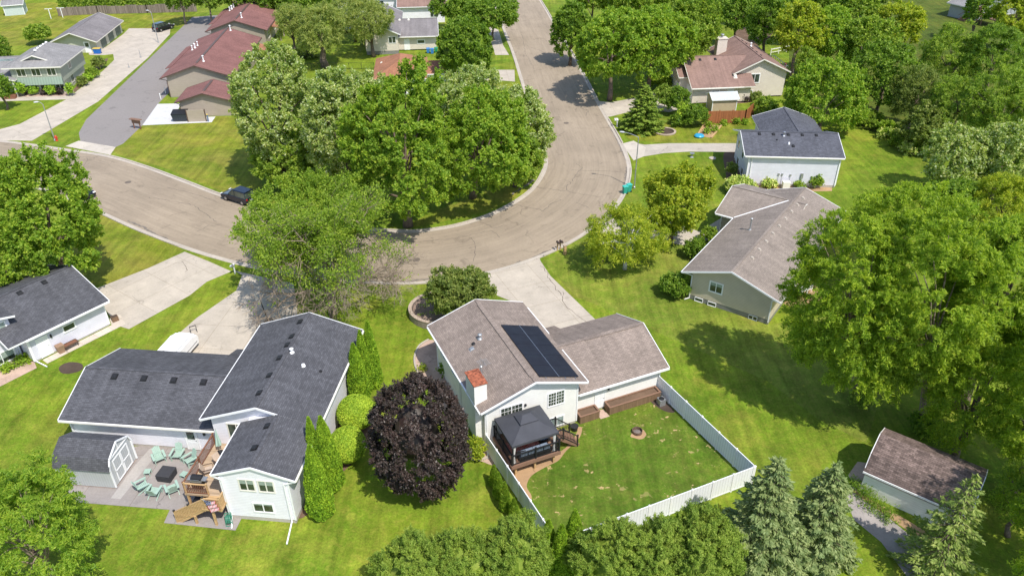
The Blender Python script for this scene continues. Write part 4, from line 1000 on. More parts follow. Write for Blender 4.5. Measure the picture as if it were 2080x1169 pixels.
mb = MB()
for i in range(4):
    (a, za), (b_, zb) = prof[i], prof[i + 1]; mb.bar((L + .08, a, za - .06), (L + .08, b_, zb - .06), .09, .12)
mb.bar((L + .04, .1, 1.95), (L + .04, .1, .15), .1, .1); mb.bar((L + .04, 3.15, 1.95), (L + .04, 3.15, .15), .1, .1); mb.bar((-.03, .1, 1.95), (-.03, .1, .15), .1, .1)
mb.bar((L + .05, .4, 2.62), (L + .05, 2.85, 2.62), .06, .1); mb.bar((L + .05, 1.62, 2.62), (L + .05, 1.62, 3.3), .05, .07)
mb.build('trim', white_tr, sh)
for y0 in (.62, 1.64):
    mb = MB().frame(*FR('r', L, 0)); mb.box(y0, y0 + .98, 0, .03, .25, 2.3); d = mb.build('door', shed_sid, sh)
    mb = MB().frame(*FR('r', L, 0)); w_ = .98
    for a, b_, c_, e in ((y0, y0 + w_, .25, .35), (y0, y0 + w_, 2.2, 2.3), (y0, y0 + w_, 1.2, 1.28), (y0, y0 + .1, .35, 2.2), (y0 + w_ - .1, y0 + w_, .35, 2.2)): mb.box(a, b_, .03, .06, c_, e)
    mb.build('door_trim', white_tr, d)
hbox(sh, 'foundation', stone_m, .03, L - .03, .1, 3.15, 0, .16)

def railing(parent, name, pts, z, h, mat, mat2=None, post=.09, bal=.035, gap=.13, postmat=None, posts=True):
    """pts: list of (x,y[,z]) ; rail with balusters"""
    mb = MB()
    for a, b_ in zip(pts[:-1], pts[1:]):
        za = a[2] if len(a) > 2 else z; zb = b_[2] if len(b_) > 2 else z
        L = math.hypot(b_[0] - a[0], b_[1] - a[1]); n = max(1, int(L / gap))
        mb.bar((a[0], a[1], za + h), (b_[0], b_[1], zb + h), .11, .05, 1); mb.bar((a[0], a[1], za + .12), (b_[0], b_[1], zb + .12), .05, .06, 0)
        for i in range(1, n):
            t = i / n; q = (a[0] + (b_[0] - a[0]) * t, a[1] + (b_[1] - a[1]) * t); zz = za + (zb - za) * t
            mb.bar((*q, zz + .12), (*q, zz + h - .02), bal, bal, 0)
    o = mb.build(name, [mat, mat2 or mat], parent)
    if posts:
        for p in pts:
            zz = p[2] if len(p) > 2 else z; m2 = MB(); m2.box(p[0] - post / 2, p[0] + post / 2, p[1] - post / 2, p[1] + post / 2, zz - .1, zz + h + .06)
            m2.box(p[0] - post * .7, p[0] + post * .7, p[1] - post * .7, p[1] + post * .7, zz + h + .06, zz + h + .12); m2.build('post', postmat or mat, parent)
    return o
# deck A
dA = thing('deck', 'raised new wood deck with stairs down to the patio, flag on its rail', 'deck', (-15.41, 38.07, 0), rad(-6.05))
hbox(dA, 'floor', wood_deck, -8.15, -4.9, .42, 5.6, 1.55, 1.7); hbox(dA, 'floor', wood_new, -6.3, -4.85, -.82, .415, 1.55, 1.702)
railing(dA, 'railing', [(-8.08, 5.5), (-8.08, 3.0), (-8.08, .5)], 1.7, .98, wood_red, postmat=wood_red)
railing(dA, 'railing', [(-8.0, .47), (-6.35, .47)], 1.7, .98, wood_red, wood_new, postmat=wood_new)
railing(dA, 'railing', [(-6.05, -.76), (-4.9, -.76)], 1.7, 1.0, wood_new, postmat=wood_new, gap=.11, bal=.07)
railing(dA, 'railing', [(-4.93, -.7), (-4.93, .1)], 1.7, 1.0, wood_new, postmat=wood_new, gap=.11, bal=.07)
railing(dA, 'stair_railing', [(-6.1, -.76, 1.55), (-7.3, -.76, .8), (-8.5, -.76, .05)], 0, 1.05, wood_new, postmat=wood_new, gap=.11, bal=.07)
mb = MB()
for i in range(8): mb.box(-6.3 - (i + 1) * .27, -6.3 - i * .27 + .02, -.7, .38, 1.7 - (i + 1) * .19 - .04, 1.7 - (i + 1) * .19)
mb.build('steps', wood_new, dA)
mb = MB(); mb.bar((-6.25, .38, 1.5), (-8.45, .38, .0), .05, .28); mb.bar((-6.25, -.72, 1.5), (-8.45, -.72, .0), .05, .28); mb.build('stringer', wood_new, dA)
for x, y in ((-5.6, -.72), (-7.05, -.72), (-8.0, .55), (-8.0, 3.0), (-8.0, 5.4)): hbox(dA, 'post', wood_new, x - .07, x + .07, y - .07, y + .07, 0, 1.55 if x > -7 or y > 0 else .8)
for i in range(3): mb = MB(); mb.lathe(((-8.5, -7.3, -6.05)[i], -.76, (1.16, 1.9, 2.77)[i]), [(.08, 0), (.09, .1), (.03, .16)], 8); mb.build('post_lamp', black_p, dA)
# flag
def cloth_flag(parent, o, u, dn, W, H, name='flag', waves=.06):
    u = Vector(u).normalized(); dn = Vector(dn).normalized(); n = u.cross(dn); nx, nz = 20, 26
    mats = [plain('flag_white', (.75, .72, .72), .8) if 'flag_white' not in MT else MT['flag_white'], MT.get('flag_red') or plain('flag_red', (.5, .03, .045), .8), MT.get('flag_blue') or plain('flag_blue', (.03, .045, .16), .8)]
    mb = MB()
    def P(i, j): 
        s = j / nz; return Vector(o) + u * (W * i / nx * (1 - .12 * s)) + dn * (H * s) + n * (waves * math.sin(i * 1.1 + s * 2) * (.3 + s))
    for j in range(nz):
        for i in range(nx):
            stripe = int(j / nz * 13); canton = i < nx * .4 and stripe < 7
            m = 2 if canton else (1 if stripe % 2 == 0 else 0)
            if canton and (i + j) % 3 == 0 and j % 2 == 0: m = 0
            mb.poly([P(i, j), P(i + 1, j), P(i + 1, j + 1), P(i, j + 1)], m)
    return mb.build(name, mats, parent, smooth=True)
fl = thing('flag', 'striped red and white flag with blue starred corner hanging on the deck rail', 'flag', T3(fA, -5.75, -.98, 2.0), rad(-6.05))
cloth_flag(fl, (-.15, .05, .72), (.25, 0, -1), (1, -.05, .18), 1.25, .8, 'flag_cloth'); mb = MB(); mb.tube((-.15, .2, .55), (-.2, -.02, .9), .015, .015, 6); mb.build('pole', white_tr, fl)

# adirondack chairs
def adirondack(label):
    t = thing('adirondack_chair', label, 'chair', group='mint chairs around the fire pit')
    mb = MB()
    for i in range(6): y = -.28 + i * .1; mb.hexa([(-.27, y, .36 - i * .02), (.27, y, .36 - i * .02), (.27, y + .085, .345 - i * .02), (-.27, y + .085, .345 - i * .02), (-.27, y, .38 - i * .02), (.27, y, .38 - i * .02), (.27, y + .085, .365 - i * .02), (-.27, y + .085, .365 - i * .02)])
    mb.build('seat', mint, t)
    mb = MB()
    for i in range(5):
        x = -.25 + i * .1; h = .72 - .03 * abs(i - 2) ** 1.3
        mb.hexa([(x, .26, .26), (x + .09, .26, .26), (x + .09, .29, .25), (x, .29, .25), (x, .26 + h * .4, .26 + h), (x + .09, .26 + h * .4, .26 + h), (x + .09, .29 + h * .4, .25 + h), (x, .29 + h * .4, .25 + h)])
    mb.bar((-.28, .36, .5), (.28, .36, .5), .03, .07); mb.build('backrest', mint, t)
    for s in (-1, 1):
        mb = MB(); mb.box(s * .36 - .075, s * .36 + .075, -.36, .42, .53, .56); mb.build('armrest', mint, t)
        mb = MB(); mb.box(s * .33 - .02, s * .33 + .02, -.32, -.22, 0, .53); mb.build('leg', mint, t)
        mb = MB(); mb.hexa([(s * .3 - .02, .38, .0), (s * .3 + .02, .38, .0), (s * .3 + .02, .5, .0), (s * .3 - .02, .5, .0), (s * .3 - .02, -.3, .28), (s * .3 + .02, -.3, .28), (s * .3 + .02, -.3, .38), (s * .3 - .02, -.3, .38)]); mb.build('leg', mint, t)
    return t
fpit = Vector((-11.25, 3.3, 0))
ch0 = adirondack('x'); spots = [(-12.6, 4.85, 'mint chair left of the two back ones, nearest the shed door corner'), (-11.35, 5.3, 'mint chair at the back of the fire pit circle, nearest the house wall'), (-10.15, 4.85, 'mint chair at the back right of the circle, beside the deck rail'),
         (-12.45, 2.0, 'mint chair at the front left of the circle, nearest the shed'), (-11.3, 1.55, 'mint chair facing away at the front middle of the circle, nearest the lawn'), (-10.15, 1.95, 'mint chair at the front right of the circle with its back to the deck stairs')]
for i, (x, y, lb) in enumerate(spots):
    rz = math.atan2(fpit.y - y, fpit.x - x) + PI / 2 + rad(-6.05)
    sc_ = (1.14, 1.14, 1.14)
    if i == 0: ch0.scale = sc_; ch0.location = T3(fA, x, y, .035); ch0.rotation_euler = (0, 0, rz); ch0['label'] = lb
    else: dup(ch0, T3(fA, x, y, .035), rz, lb, sc_)
for x, y, lb in ((-12.85, 3.45, 'mint footstool on the shed side of the covered fire pit'), (-9.95, 3.45, 'mint footstool on the deck side of the covered fire pit')):
    t = thing('footstool', lb, 'footstool', T3(fA, x, y, .035), rad(-6 + (10 if x < -11 else -14)), 'mint footstools')
    mb = MB()
    for i in range(5): mb.box(-.24, .24, -.25 + i * .1, -.165 + i * .1, .34, .37)
    mb.build('top', mint, t)
    for a in (-1, 1):
        for b_ in (-1, 1): hbox(t, 'leg', mint, a * .2 - .025, a * .2 + .025, b_ * .2 - .025, b_ * .2 + .025, 0, .34)
t = thing('fire_pit', 'square fire pit table under a charcoal fabric cover amid the mint chairs', 'fire pit', T3(fA, fpit.x, fpit.y, .035), rad(-10))
mb = MB(); mb.hexa([(-.52, -.52, .0), (.52, -.52, .0), (.52, .52, .0), (-.52, .52, .0), (-.55, -.55, .62), (.55, -.55, .62), (.55, .55, .62), (-.55, .55, .62)]); mb.hexa([(-.56, -.56, .62), (.56, -.56, .62), (.56, .56, .62), (-.56, .56, .62), (-.5, -.5, .67), (.5, -.5, .67), (.5, .5, .67), (-.5, .5, .67)])
o = mb.build('cover', dark_p, t)
# grill, deck chairs
t = thing('grill', 'black lidded gas grill with grey side shelves at the deck rail', 'grill', T3(fA, -7.35, 1.15, 1.702), rad(-6))
mb = MB()
for i in range(9):
    a0, a1 = PI * i / 9, PI * (i + 1) / 9; mb.poly([(-.38, -.27 * math.cos(a0), .9 + .24 * math.sin(a0)), (.38, -.27 * math.cos(a0), .9 + .24 * math.sin(a0)), (.38, -.27 * math.cos(a1), .9 + .24 * math.sin(a1)), (-.38, -.27 * math.cos(a1), .9 + .24 * math.sin(a1))])
for x, s in ((-.38, 1), (.38, -1)): mb.poly([(x, -.27 * math.cos(PI * i / 9), .9 + .24 * math.sin(PI * i / 9)) for i in range(10)][::s])
mb.build('lid', black_p, t); hbox(t, 'body', galv, -.38, .38, -.27, .27, .68, .9); hbox(t, 'cabinet', black_p, -.36, .36, -.25, .25, .08, .68); hbox(t, 'side_shelf', galv, -.72, -.39, -.22, .22, .84, .88); hbox(t, 'side_shelf', galv, .39, .72, -.22, .22, .84, .88)
mb = MB(); mb.tube((-.3, -.33, 1.0), (.3, -.33, 1.0), .02, .02, 6); mb.build('handle', steel, t)
def deckchair(label, loc, rz):
    t = thing('patio_chair', label, 'chair', loc, rz, 'beige chairs on the deck')
    cb = MT.get('beige_sling') or plain('beige_sling', (.50, .39, .30), .85)
    mb = MB(); mb.hexa([(-.28, -.3, .4), (.28, -.3, .4), (.28, .25, .36), (-.28, .25, .36), (-.28, -.3, .45), (.28, -.3, .45), (.28, .25, .41), (-.28, .25, .41)]); mb.build('seat', cb, t)
    mb = MB(); mb.hexa([(-.28, .25, .38), (.28, .25, .38), (.28, .3, .36), (-.28, .3, .36), (-.28, .5, .98), (.28, .5, .98), (.28, .55, .97), (-.28, .55, .97)]); mb.build('backrest', cb, t)
    for s in (-1, 1):
        mb = MB(); mb.bar((s * .31, -.3, .62), (s * .31, .42, .62), .04, .04); mb.bar((s * .31, -.3, 0), (s * .31, -.3, .62), .03, .03); mb.bar((s * .31, .3, 0), (s * .31, .36, .62), .03, .03); mb.build('frame', brown_tr, t)
    return t
deckchair('beige sling chair on the deck behind the grill', T3(fA, -7.2, 2.5, 1.702), rad(110)); deckchair('beige sling chair on the deck, nearer the house wall', T3(fA, -6.6, 3.3, 1.702), rad(60))
t = thing('umbrella', 'closed pale green parasol leaning at the back corner of the deck', 'umbrella', T3(fA, -7.3, 4.6, 1.702), rad(-6))
mb = MB(); mb.lathe((0, 0, 0), [(.28, 0), (.26, .08), (.04, .1)], 12); mb.build('base', black_p, t); mb = MB(); mb.tube((0, 0, 0), (-.1, .35, 2.1), .02, .02, 6); mb.build('pole', steel, t)
mb = MB(); n = 12
for i in range(n):
    a0, a1 = 2 * PI * i / n, 2 * PI * (i + 1) / n; r0 = lambda a: .2 + .05 * math.cos(a * 6)
    mb.poly([(-.02 + r0(a0) * math.cos(a0), .12 + r0(a0) * math.sin(a0), .7), (-.02 + r0(a1) * math.cos(a1), .12 + r0(a1) * math.sin(a1), .7), (-.1, .36, 2.15)])
mb.build('canopy', mint, t)
t = thing('hose_reel', 'green garden hose reel standing on the patio at the white house corner', 'hose reel', T3(fA, -4.75, -.45, .03), rad(10))
mb = MB()
for i in range(16):
    a0, a1 = 2 * PI * i / 16, 2 * PI * (i + 1) / 16
    for x in (-.12, 0, .12): mb.tube((x, .3 * math.cos(a0), .42 + .3 * math.sin(a0)), (x, .3 * math.cos(a1), .42 + .3 * math.sin(a1)), .05, .05, 6)
gp = plain('green_plastic', (.05, .22, .15), .5); mb.build('hose', gp, t)
mb = MB(); mb.bar((-.22, -.3, 0), (-.22, .1, .9), .04, .04); mb.bar((.22, -.3, 0), (.22, .1, .9), .04, .04); mb.bar((-.22, .1, .9), (.22, .1, .9), .04, .04); mb.bar((-.22, -.3, .02), (.22, -.3, .02), .05, .04); mb.build('frame', gp, t)
t = thing('covered_cushion_box', 'black storage box under the raised wooden deck', 'storage box', T3(fA, -7.4, .95, .03), rad(-6)); hbox(t, 'box', black_p, -.5, .5, -.3, .3, 0, .55); hbox(t, 'lid', black_p, -.53, .53, -.33, .33, .55, .62)

# camper trailer
p1, p2 = G(350, 745, 0), G(400, 700, 0)
t = thing('camper_trailer', 'white folded camper trailer parked on the concrete drive behind the garage roof', 'trailer', Vector((-30.75, 57.05, 0)), rad(80))
mb = MB(); body = [(-2.1, .5), (-2.15, 1.45), (-2.0, 1.58), (1.5, 1.6), (1.75, 1.5), (2.25, 1.38), (2.42, 1.1), (2.3, .5)]
for y in (-1.05, 1.05): mb.poly([(x, y, z) for x, z in body][::(1 if y < 0 else -1)])
for i in range(len(body)):
    a, b_ = body[i], body[(i + 1) % len(body)]; mb.poly([(b_[0], -1.05, b_[1]), (a[0], -1.05, a[1]), (a[0], 1.05, a[1]), (b_[0], 1.05, b_[1])])
mb.build('body', white_tr, t); hbox(t, 'roof_panel', white_tr, -1.9, 1.35, -.75, .95, 1.58, 1.70); hbox(t, 'roof_seam', galv, -1.9, 1.6, -.80, -.76, 1.6, 1.615); hbox(t, 'nose_panel', white_tr, 1.55, 2.1, -.95, .6, 1.45, 1.62); mb = MB(); mb.lathe((-1.1, .3, 1.68), [(.22, 0), (.2, .08), (.05, .1)], 12); mb.build('roof_vent', galv, t)
hbox(t, 'skirt_stripe', galv, -1.9, 2.1, -1.07, -1.05, .75, .85); hbox(t, 'hitch', black_p, 2.3, 3.4, -.05, .05, .4, .5)
for s in (-1, 1): mb = MB(); mb.tube((-.3, s * .85, .33), (-.3, s * 1.04, .33), .33, .33, 16); mb.build('wheel', black_p, t)
t = thing('sawhorse', 'small dark metal stand by the nose of the white camper', 'stand', G(394, 674), rad(30)); mb = MB(); mb.bar((-.3, 0, .7), (.3, 0, .7), .06, .06)
for a in (-.28, .28):
    for b_ in (-.2, .2): mb.bar((a, b_, 0), (a, 0, .7), .04, .04)
mb.build('frame', black_p, t)
# basketball hoop
t = thing('basketball_hoop', 'portable basketball hoop on the drive behind the dark roof peak', 'hoop', G(546, 655), rad(-140))
mb = MB(); mb.tube((0, 0, .1), (.4, 0, 2.9), .06, .05, 8); mb.build('pole', black_p, t); hbox(t, 'base', black_p, -.5, .3, -.4, .4, 0, .18); hbox(t, 'backboard', MT['window_glass_pale'], .55, .6, -.6, .6, 2.6, 3.4)
mb = MB()
for i in range(12): a0, a1 = 2 * PI * i / 12, 2 * PI * (i + 1) / 12; mb.tube((.84 + .23 * math.cos(a0), .23 * math.sin(a0), 2.75), (.84 + .23 * math.cos(a1), .23 * math.sin(a1), 2.75), .012, .012, 5)
mb.build('rim', rust, t)

# house B things
def bin_(name, label, loc, rz, c, cl=None, w=.55, h=1.0, cat='bin', group=None):
    t = thing(name, label, cat, loc, rz, group); m = MT.get('bin' + str(c)) or plain('bin' + str(c), c, .5)
    MT['bin' + str(c)] = m
    mb = MB(); a = w * .40; b_ = w * .5; mb.hexa([(-a, -a, .06), (a, -a, .06), (a, a, .06), (-a, a, .06), (-b_, -b_, h), (b_, -b_, h), (b_, b_ * 1.1, h), (-b_, b_ * 1.1, h)]); mb.build('body', m, t)
    ml = m if cl is None else (MT.get('bin' + str(cl)) or plain('bin' + str(cl), cl, .5)); MT['bin' + str(cl)] = ml
    mb = MB(); mb.hexa([(-b_ - .03, -b_ - .05, h), (b_ + .03, -b_ - .05, h), (b_ + .03, b_ * 1.1 + .04, h), (-b_ - .03, b_ * 1.1 + .04, h), (-b_, -b_, h + .07), (b_, -b_, h + .07), (b_, b_ * 1.1, h + .1), (-b_, b_ * 1.1, h + .1)]); mb.build('lid', ml, t)
    for s in (-1, 1): mb = MB(); mb.tube((s * a, a + .02, .1), (s * (a + .07), a + .02, .1), .1, .1, 10); mb.build('wheel', black_p, t)
    mb = MB(); mb.bar((-b_ * .8, b_ * 1.1 + .08, h - .02), (b_ * .8, b_ * 1.1 + .08, h - .02), .03, .03); mb.build('handle', ml, t)
    return t
t = thing('planter_pot', 'square brown pot beside the white side door', 'planter', T3(fB, -5.05, -.42, .016), rad(50)); mb = MB(); mb.hexa([(-.24, -.24, 0), (.24, -.24, 0), (.24, .24, 0), (-.24, .24, 0), (-.33, -.33, .8), (.33, -.33, .8), (.33, .33, .8), (-.33, .33, .8)]); mb.build('pot', plain('tan_resin', (.30, .19, .125), .7), t)
t = thing('bench', 'low dark brown slatted bench against the pale wall by the square pot', 'bench', T3(fB, -4.1, -.45, .016), rad(53.7)); mb = MB()
for i in range(5): mb.box(-.6, .6, -.28 + i * .115, -.19 + i * .115, .42, .46)
mb.build('seat', wood_red, t); mb = MB(); mb.box(-.66, -.6, -.3, .3, .35, .5); mb.box(.6, .66, -.3, .3, .35, .5); mb.box(-.6, .6, -.31, -.28, .36, .5); mb.box(-.6, .6, .28, .31, .36, .5); mb.build('frame', brown_tr, t)
for a in (-.55, .55):
    for b_ in (-.22, .22): hbox(t, 'leg', brown_tr, a - .03, a + .03, b_ - .03, b_ + .03, 0, .36)
t = thing('planter_box', 'small tan wooden box at the garage corner by the left driveway', 'planter', T3(fB, .75, .3, .016), rad(40)); hbox(t, 'box', wood_plant, -.3, .3, -.25, .25, 0, .5); hbox(t, 'soil', darksoil_m, -.26, .26, -.21, .21, .5, .52)

# house C yard: gazebo, deck, fence, planters, fire ring
dC = thing('deck', 'dark railed composite deck under the charcoal gazebo', 'deck', (5.2, 48.42, 0), rad(23.66))
hbox(dC, 'floor', wood_comp, -7.35, -3.3, -3.6, -.02, 1.12, 1.3); hbox(dC, 'floor', wood_comp, -3.29, -2.5, -2.5, -1.1, 1.12, 1.298); hbox(dC, 'rim_joist', wood_comp, -7.38, -3.28, -3.66, -3.6, 1.0, 1.31); hbox(dC, 'rim_joist', wood_comp, -7.41, -7.35, -3.6, -.02, 1.0, 1.31)
railing(dC, 'railing', [(-7.3, -3.55), (-5.35, -3.55), (-3.38, -3.55)], 1.3, 1.0, black_p, post=.1, bal=.025, gap=.115); railing(dC, 'railing', [(-7.3, -3.5), (-7.3, -1.8), (-7.3, -.1)], 1.3, 1.0, black_p, post=.1, bal=.025)
railing(dC, 'railing', [(-3.34, -.1), (-3.34, -1.1)], 1.3, 1.0, black_p, bal=.025); railing(dC, 'railing', [(-3.34, -2.5), (-3.34, -3.5)], 1.3, 1.0, black_p, bal=.025)
for y in (-1.1, -2.5): railing(dC, 'stair_railing', [(-3.3, y, 1.3), (-2.5, y, 1.3), (-1.2, y, .1)], 0, .98, black_p, bal=.025)
mb = MB()
for i in range(6): mb.box(-2.5 + i * .25, -2.22 + i * .25, -2.45, -1.15, 1.1 - i * .2 - .05, 1.1 - i * .2)
mb.bar((-2.5, -2.48, 1.15), (-1.05, -2.48, .02), .05, .3); mb.build('steps', MT.setdefault('wd', wood_comp), dC)
for x, y in ((-6.9, -3.3), (-5.3, -3.3), (-3.7, -3.3), (-6.9, -1), (-3.7, -1)): hbox(dC, 'post', wood_new, x - .07, x + .07, y - .07, y + .07, 0, 1.12)
gz = thing('gazebo', 'soft top gazebo with two tier charcoal canopy on the rear deck', 'gazebo', T3(fC, -5.42, -1.95, 1.3), rad(23.66))
gc = plain('gazebo_fabric', (.062, .064, .075), .85, var=.12, scale=1.2)
hx, hy = 1.93, 1.68
mb = MB(); q = .62; z0, z1 = 2.05, 2.75
A_ = [(-hx, -hy, z0), (hx, -hy, z0), (hx, hy, z0), (-hx, hy, z0)]; B_ = [(-q, -q * .8, z1), (q, -q * .8, z1), (q, q * .8, z1), (-q, q * .8, z1)]
for i in range(4):
    j = (i + 1) % 4; mb.poly([A_[i], A_[j], B_[j], B_[i]]); a, b_ = A_[i], A_[j]; mb.poly([(a[0], a[1], z0 - .2), (b_[0], b_[1], z0 - .2), b_, a])
mb.build('canopy', gc, gz)
mb = MB(); q2 = .75; C_ = [(-q2, -q2 * .8, z1 + .08), (q2, -q2 * .8, z1 + .08), (q2, q2 * .8, z1 + .08), (-q2, q2 * .8, z1 + .08)]
for i in range(4):
    j = (i + 1) % 4; r0, r1 = ((-.32, 0, z1 + .42), (.32, 0, z1 + .42)) if i == 0 else ((.32, 0, z1 + .42), (.32, 0, z1 + .42)) if i == 1 else ((.32, 0, z1 + .42), (-.32, 0, z1 + .42)) if i == 2 else ((-.32, 0, z1 + .42),) * 2
    mb.poly([C_[i], C_[j], r1, r0] if i in (0, 2) else [C_[i], C_[j], r0]); a, b_ = C_[i], C_[j]; mb.poly([(a[0], a[1], a[2] - .07), (b_[0], b_[1], b_[2] - .07), b_, a])
mb.build('top_tier', gc, gz)
for sx in (-1, 1):
    for sy in (-1, 1):
        hbox(gz, 'post', black_p, sx * 1.8 - .05, sx * 1.8 + .05, sy * 1.55 - .05, sy * 1.55 + .05, 0, 2.0)
        cm = MT.get('curtain') or plain('curtain', (.62, .60, .57), .9, var=.1, scale=9); MT['curtain'] = cm
        mb = MB(); mb.lathe((sx * 1.68, sy * 1.48, 0), [(.17, .1), (.08, .9), (.14, 1.4), (.2, 1.85)], 9, sx=1, sy=.6); mb.build('curtain', cm, gz)
cush = plain('slate_cushion', (.20, .25, .33), .9)
def sofa(label, loc, rz, w):
    t = thing('outdoor_sofa', label, 'sofa', loc, rz, 'cushioned sofas inside the gazebo'); hbox(t, 'frame', black_p, -w / 2, w / 2, -.38, .38, .05, .3)
    n = int(w / .62)
    for i in range(n):
        a = -w / 2 + .05 + i * (w - .1) / n; hbox(t, 'seat_cushion', cush, a, a + (w - .1) / n - .03, -.36, .2, .3, .44)
        mb = MB(); mb.hexa([(a + .03, .18, .44), (a + (w - .1) / n - .06, .18, .44), (a + (w - .1) / n - .06, .34, .44), (a + .03, .34, .44), (a + .03, .26, .85), (a + (w - .1) / n - .06, .26, .85), (a + (w - .1) / n - .06, .4, .83), (a + .03, .4, .83)]); mb.build('back_cushion', cush, t)
    return t
sofa('blue grey cushioned sofa along the front rail inside the gazebo', T3(fC, -5.3, -3.05, 1.3), rad(23.66 + 180), 2.6); sofa('blue grey cushioned sofa at the stair side inside the gazebo', T3(fC, -3.95, -1.7, 1.3), rad(23.66 - 90), 1.3)
t = thing('rug', 'red patterned outdoor rug on the deck under the gazebo', 'rug', T3(fC, -5.6, -1.9, 1.301), rad(23.66))
m, tt, b = new('rug_pattern'); rr = noise(tt, objc(tt), 9, 3, .7); tt.links.new(ramp(tt, rr, [(.42, (.32, .05, .04)), (.5, (.55, .32, .26)), (.58, (.28, .04, .035))]), b.inputs['Base Color']); b.inputs['Roughness'].default_value = .95
mb = MB(); mb.box(-1.2, 1.2, -.9, .8, 0, .012); mb.build('rug_mat', m, t)
t = thing('side_table', 'small round table with red top in the gazebo', 'table', T3(fC, -5.7, -2.2, 1.313), 0); mb = MB(); mb.lathe((0, 0, 0), [(.03, 0), (.03, .4), (.3, .41), (.3, .44)], 14); mb.build('table_top', plain('red_top', (.35, .07, .05), .6), t)
t = thing('lantern', 'straw coloured round lantern hanging inside the gazebo', 'lantern', T3(fC, -4.2, -2.6, 2.75), 0); mb = MB(); mb.lathe((0, 0, 0), [(.06, -.16), (.2, 0), (.06, .16)], 12); mb.build('shade', plain('straw', (.5, .36, .2), .9), t)
t = thing('television', 'black flat screen on the sofa rail in the gazebo', 'screen', T3(fC, -6.4, -3.2, 1.75), rad(10)); hbox(t, 'screen', black_p, -.35, .35, -.03, .03, 0, .42)

# white vinyl fence, one thing per run
def vinyl_fence(label, a, b_, h=1.83, sp=1.9):
    a = Vector(a); b_ = Vector(b_); d = b_ - a; L = d.length; az = math.atan2(d.y, d.x)
    t = thing('vinyl_fence', label, 'fence', (a.x, a.y, 0), az, 'white vinyl fence runs round the back lawn'); n = max(1, round(L / sp)); s = L / n
    for i in range(n):
        mb = MB(); mb.box(i * s + .06, (i + 1) * s - .06, -.02, .02, .1, h - .12); mb.box(i * s + .06, (i + 1) * s - .06, -.035, .035, h - .14, h - .03); mb.box(i * s + .06, (i + 1) * s - .06, -.035, .035, .06, .16); mb.build('panel', vinyl, t)
    for i in range(n + 1):
        mb = MB(); mb.box(i * s - .063, i * s + .063, -.063, .063, 0, h); mb.hexa([(i * s - .08, -.08, h), (i * s + .08, -.08, h), (i * s + .08, .08, h), (i * s - .08, .08, h), (i * s - .02, -.02, h + .08), (i * s + .02, -.02, h + .08), (i * s + .02, .02, h + .08), (i * s - .02, .02, h + .08)]); mb.build('post', white_tr, t)
    return t
c1, c2, c3, c4 = T3(fC, 8.15, .9), T3(fC, 8.85, -11.35), T3(fC, -7.5, -11.4), T3(fC, -7.98, -.1)
vinyl_fence('white fence run from the garage corner down the right side of the back lawn', c1, c2); vinyl_fence('white fence run along the bottom of the back lawn, its outer face to the camera', c2 - (c2 - c3).normalized() * .13, c3)
vinyl_fence('white fence run on the left of the back lawn beside the gazebo', c3 + (c4 - c3).normalized() * .13, c4)
for x0, x1, lb in ((.2, 2.0, 'short brown wooden planter box left of the garage side door'), (2.95, 7.9, 'long brown wooden planter box right of the garage side door')):
    t = thing('planter_box', lb, 'planter', T3(fC, x0, -.35), rad(23.66)); w_ = x1 - x0
    mb = MB(); mb.box(0, w_, 0, .07, 0, .75); mb.box(0, w_, .83, .9, 0, .75); mb.box(0, .07, .07, .83, 0, .75); mb.box(w_ - .07, w_, .07, .83, 0, .75); mb.build('boards', wood_plant, t)
    mb = MB(); mb.box(-.04, w_ + .04, -.05, .1, .75, .80); mb.box(-.04, w_ + .04, .8, .93, .75, .80); mb.box(-.04, .12, .1, .8, .75, .80); mb.box(w_ - .12, w_ + .04, .1, .8, .75, .80); mb.build('cap', wood_comp, t)
    hbox(t, 'soil', mulch_m, .07, w_ - .07, .07, .83, .3, .66)
t = thing('air_conditioner', 'small dark air conditioner unit in the corner by the white fence', 'air conditioner', T3(fC, 7.6, -.95), rad(23.66)); hbox(t, 'body', galv, -.28, .28, -.28, .28, 0, .62); mb = MB(); mb.lathe((0, 0, .62), [(.24, 0), (.24, .03), (.05, .05)], 14); mb.build('fan_guard', black_p, t)
t = thing('fire_ring', 'rusty round fire ring with ash on the fenced lawn', 'fire pit', T3(fC, 3.95, -3.1), 0)
mb = MB(); n = 20
for i in range(n):
    a0, a1 = 2 * PI * i / n, 2 * PI * (i + 1) / n
    for r0, fl_ in ((.42, 0), (.38, 1)):
        q = [(r0 * math.cos(a0), r0 * math.sin(a0), 0), (r0 * math.cos(a1), r0 * math.sin(a1), 0), (r0 * math.cos(a1), r0 * math.sin(a1), .28), (r0 * math.cos(a0), r0 * math.sin(a0), .28)]; mb.poly(q[::-1] if fl_ else q)
    mb.poly([(.38 * math.cos(a0), .38 * math.sin(a0), .28), (.42 * math.cos(a0), .42 * math.sin(a0), .28), (.42 * math.cos(a1), .42 * math.sin(a1), .28), (.38 * math.cos(a1), .38 * math.sin(a1), .28)])
mb.build('ring', plain('old_iron', (.14, .09, .065), .8, 0, .5, 5), t); mb = MB(); mb.lathe((0, 0, 0), [(.37, .01), (.3, .08), (.1, .14)], 14); mb.build('ash', concrete('ash', (.20, .17, .15)), t)
ST(tri_sheet('bare_circle', [T3(fC, 3.95 + (.62 + .12 * math.sin(i * 2.3)) * math.cos(i * PI / 6), -3.3 + .6 * math.sin(i * PI / 6)) for i in range(12)], .011, dirt_m, sm=True))
t = thing('flower_pot', 'round green leafy pot at the foot of the deck stairs', 'planter', T3(fC, -.55, -.75), 0); mb = MB(); mb.lathe((0, 0, 0), [(.24, 0), (.34, .45), (.3, .46)], 14); mb.build('pot', black_p, t)
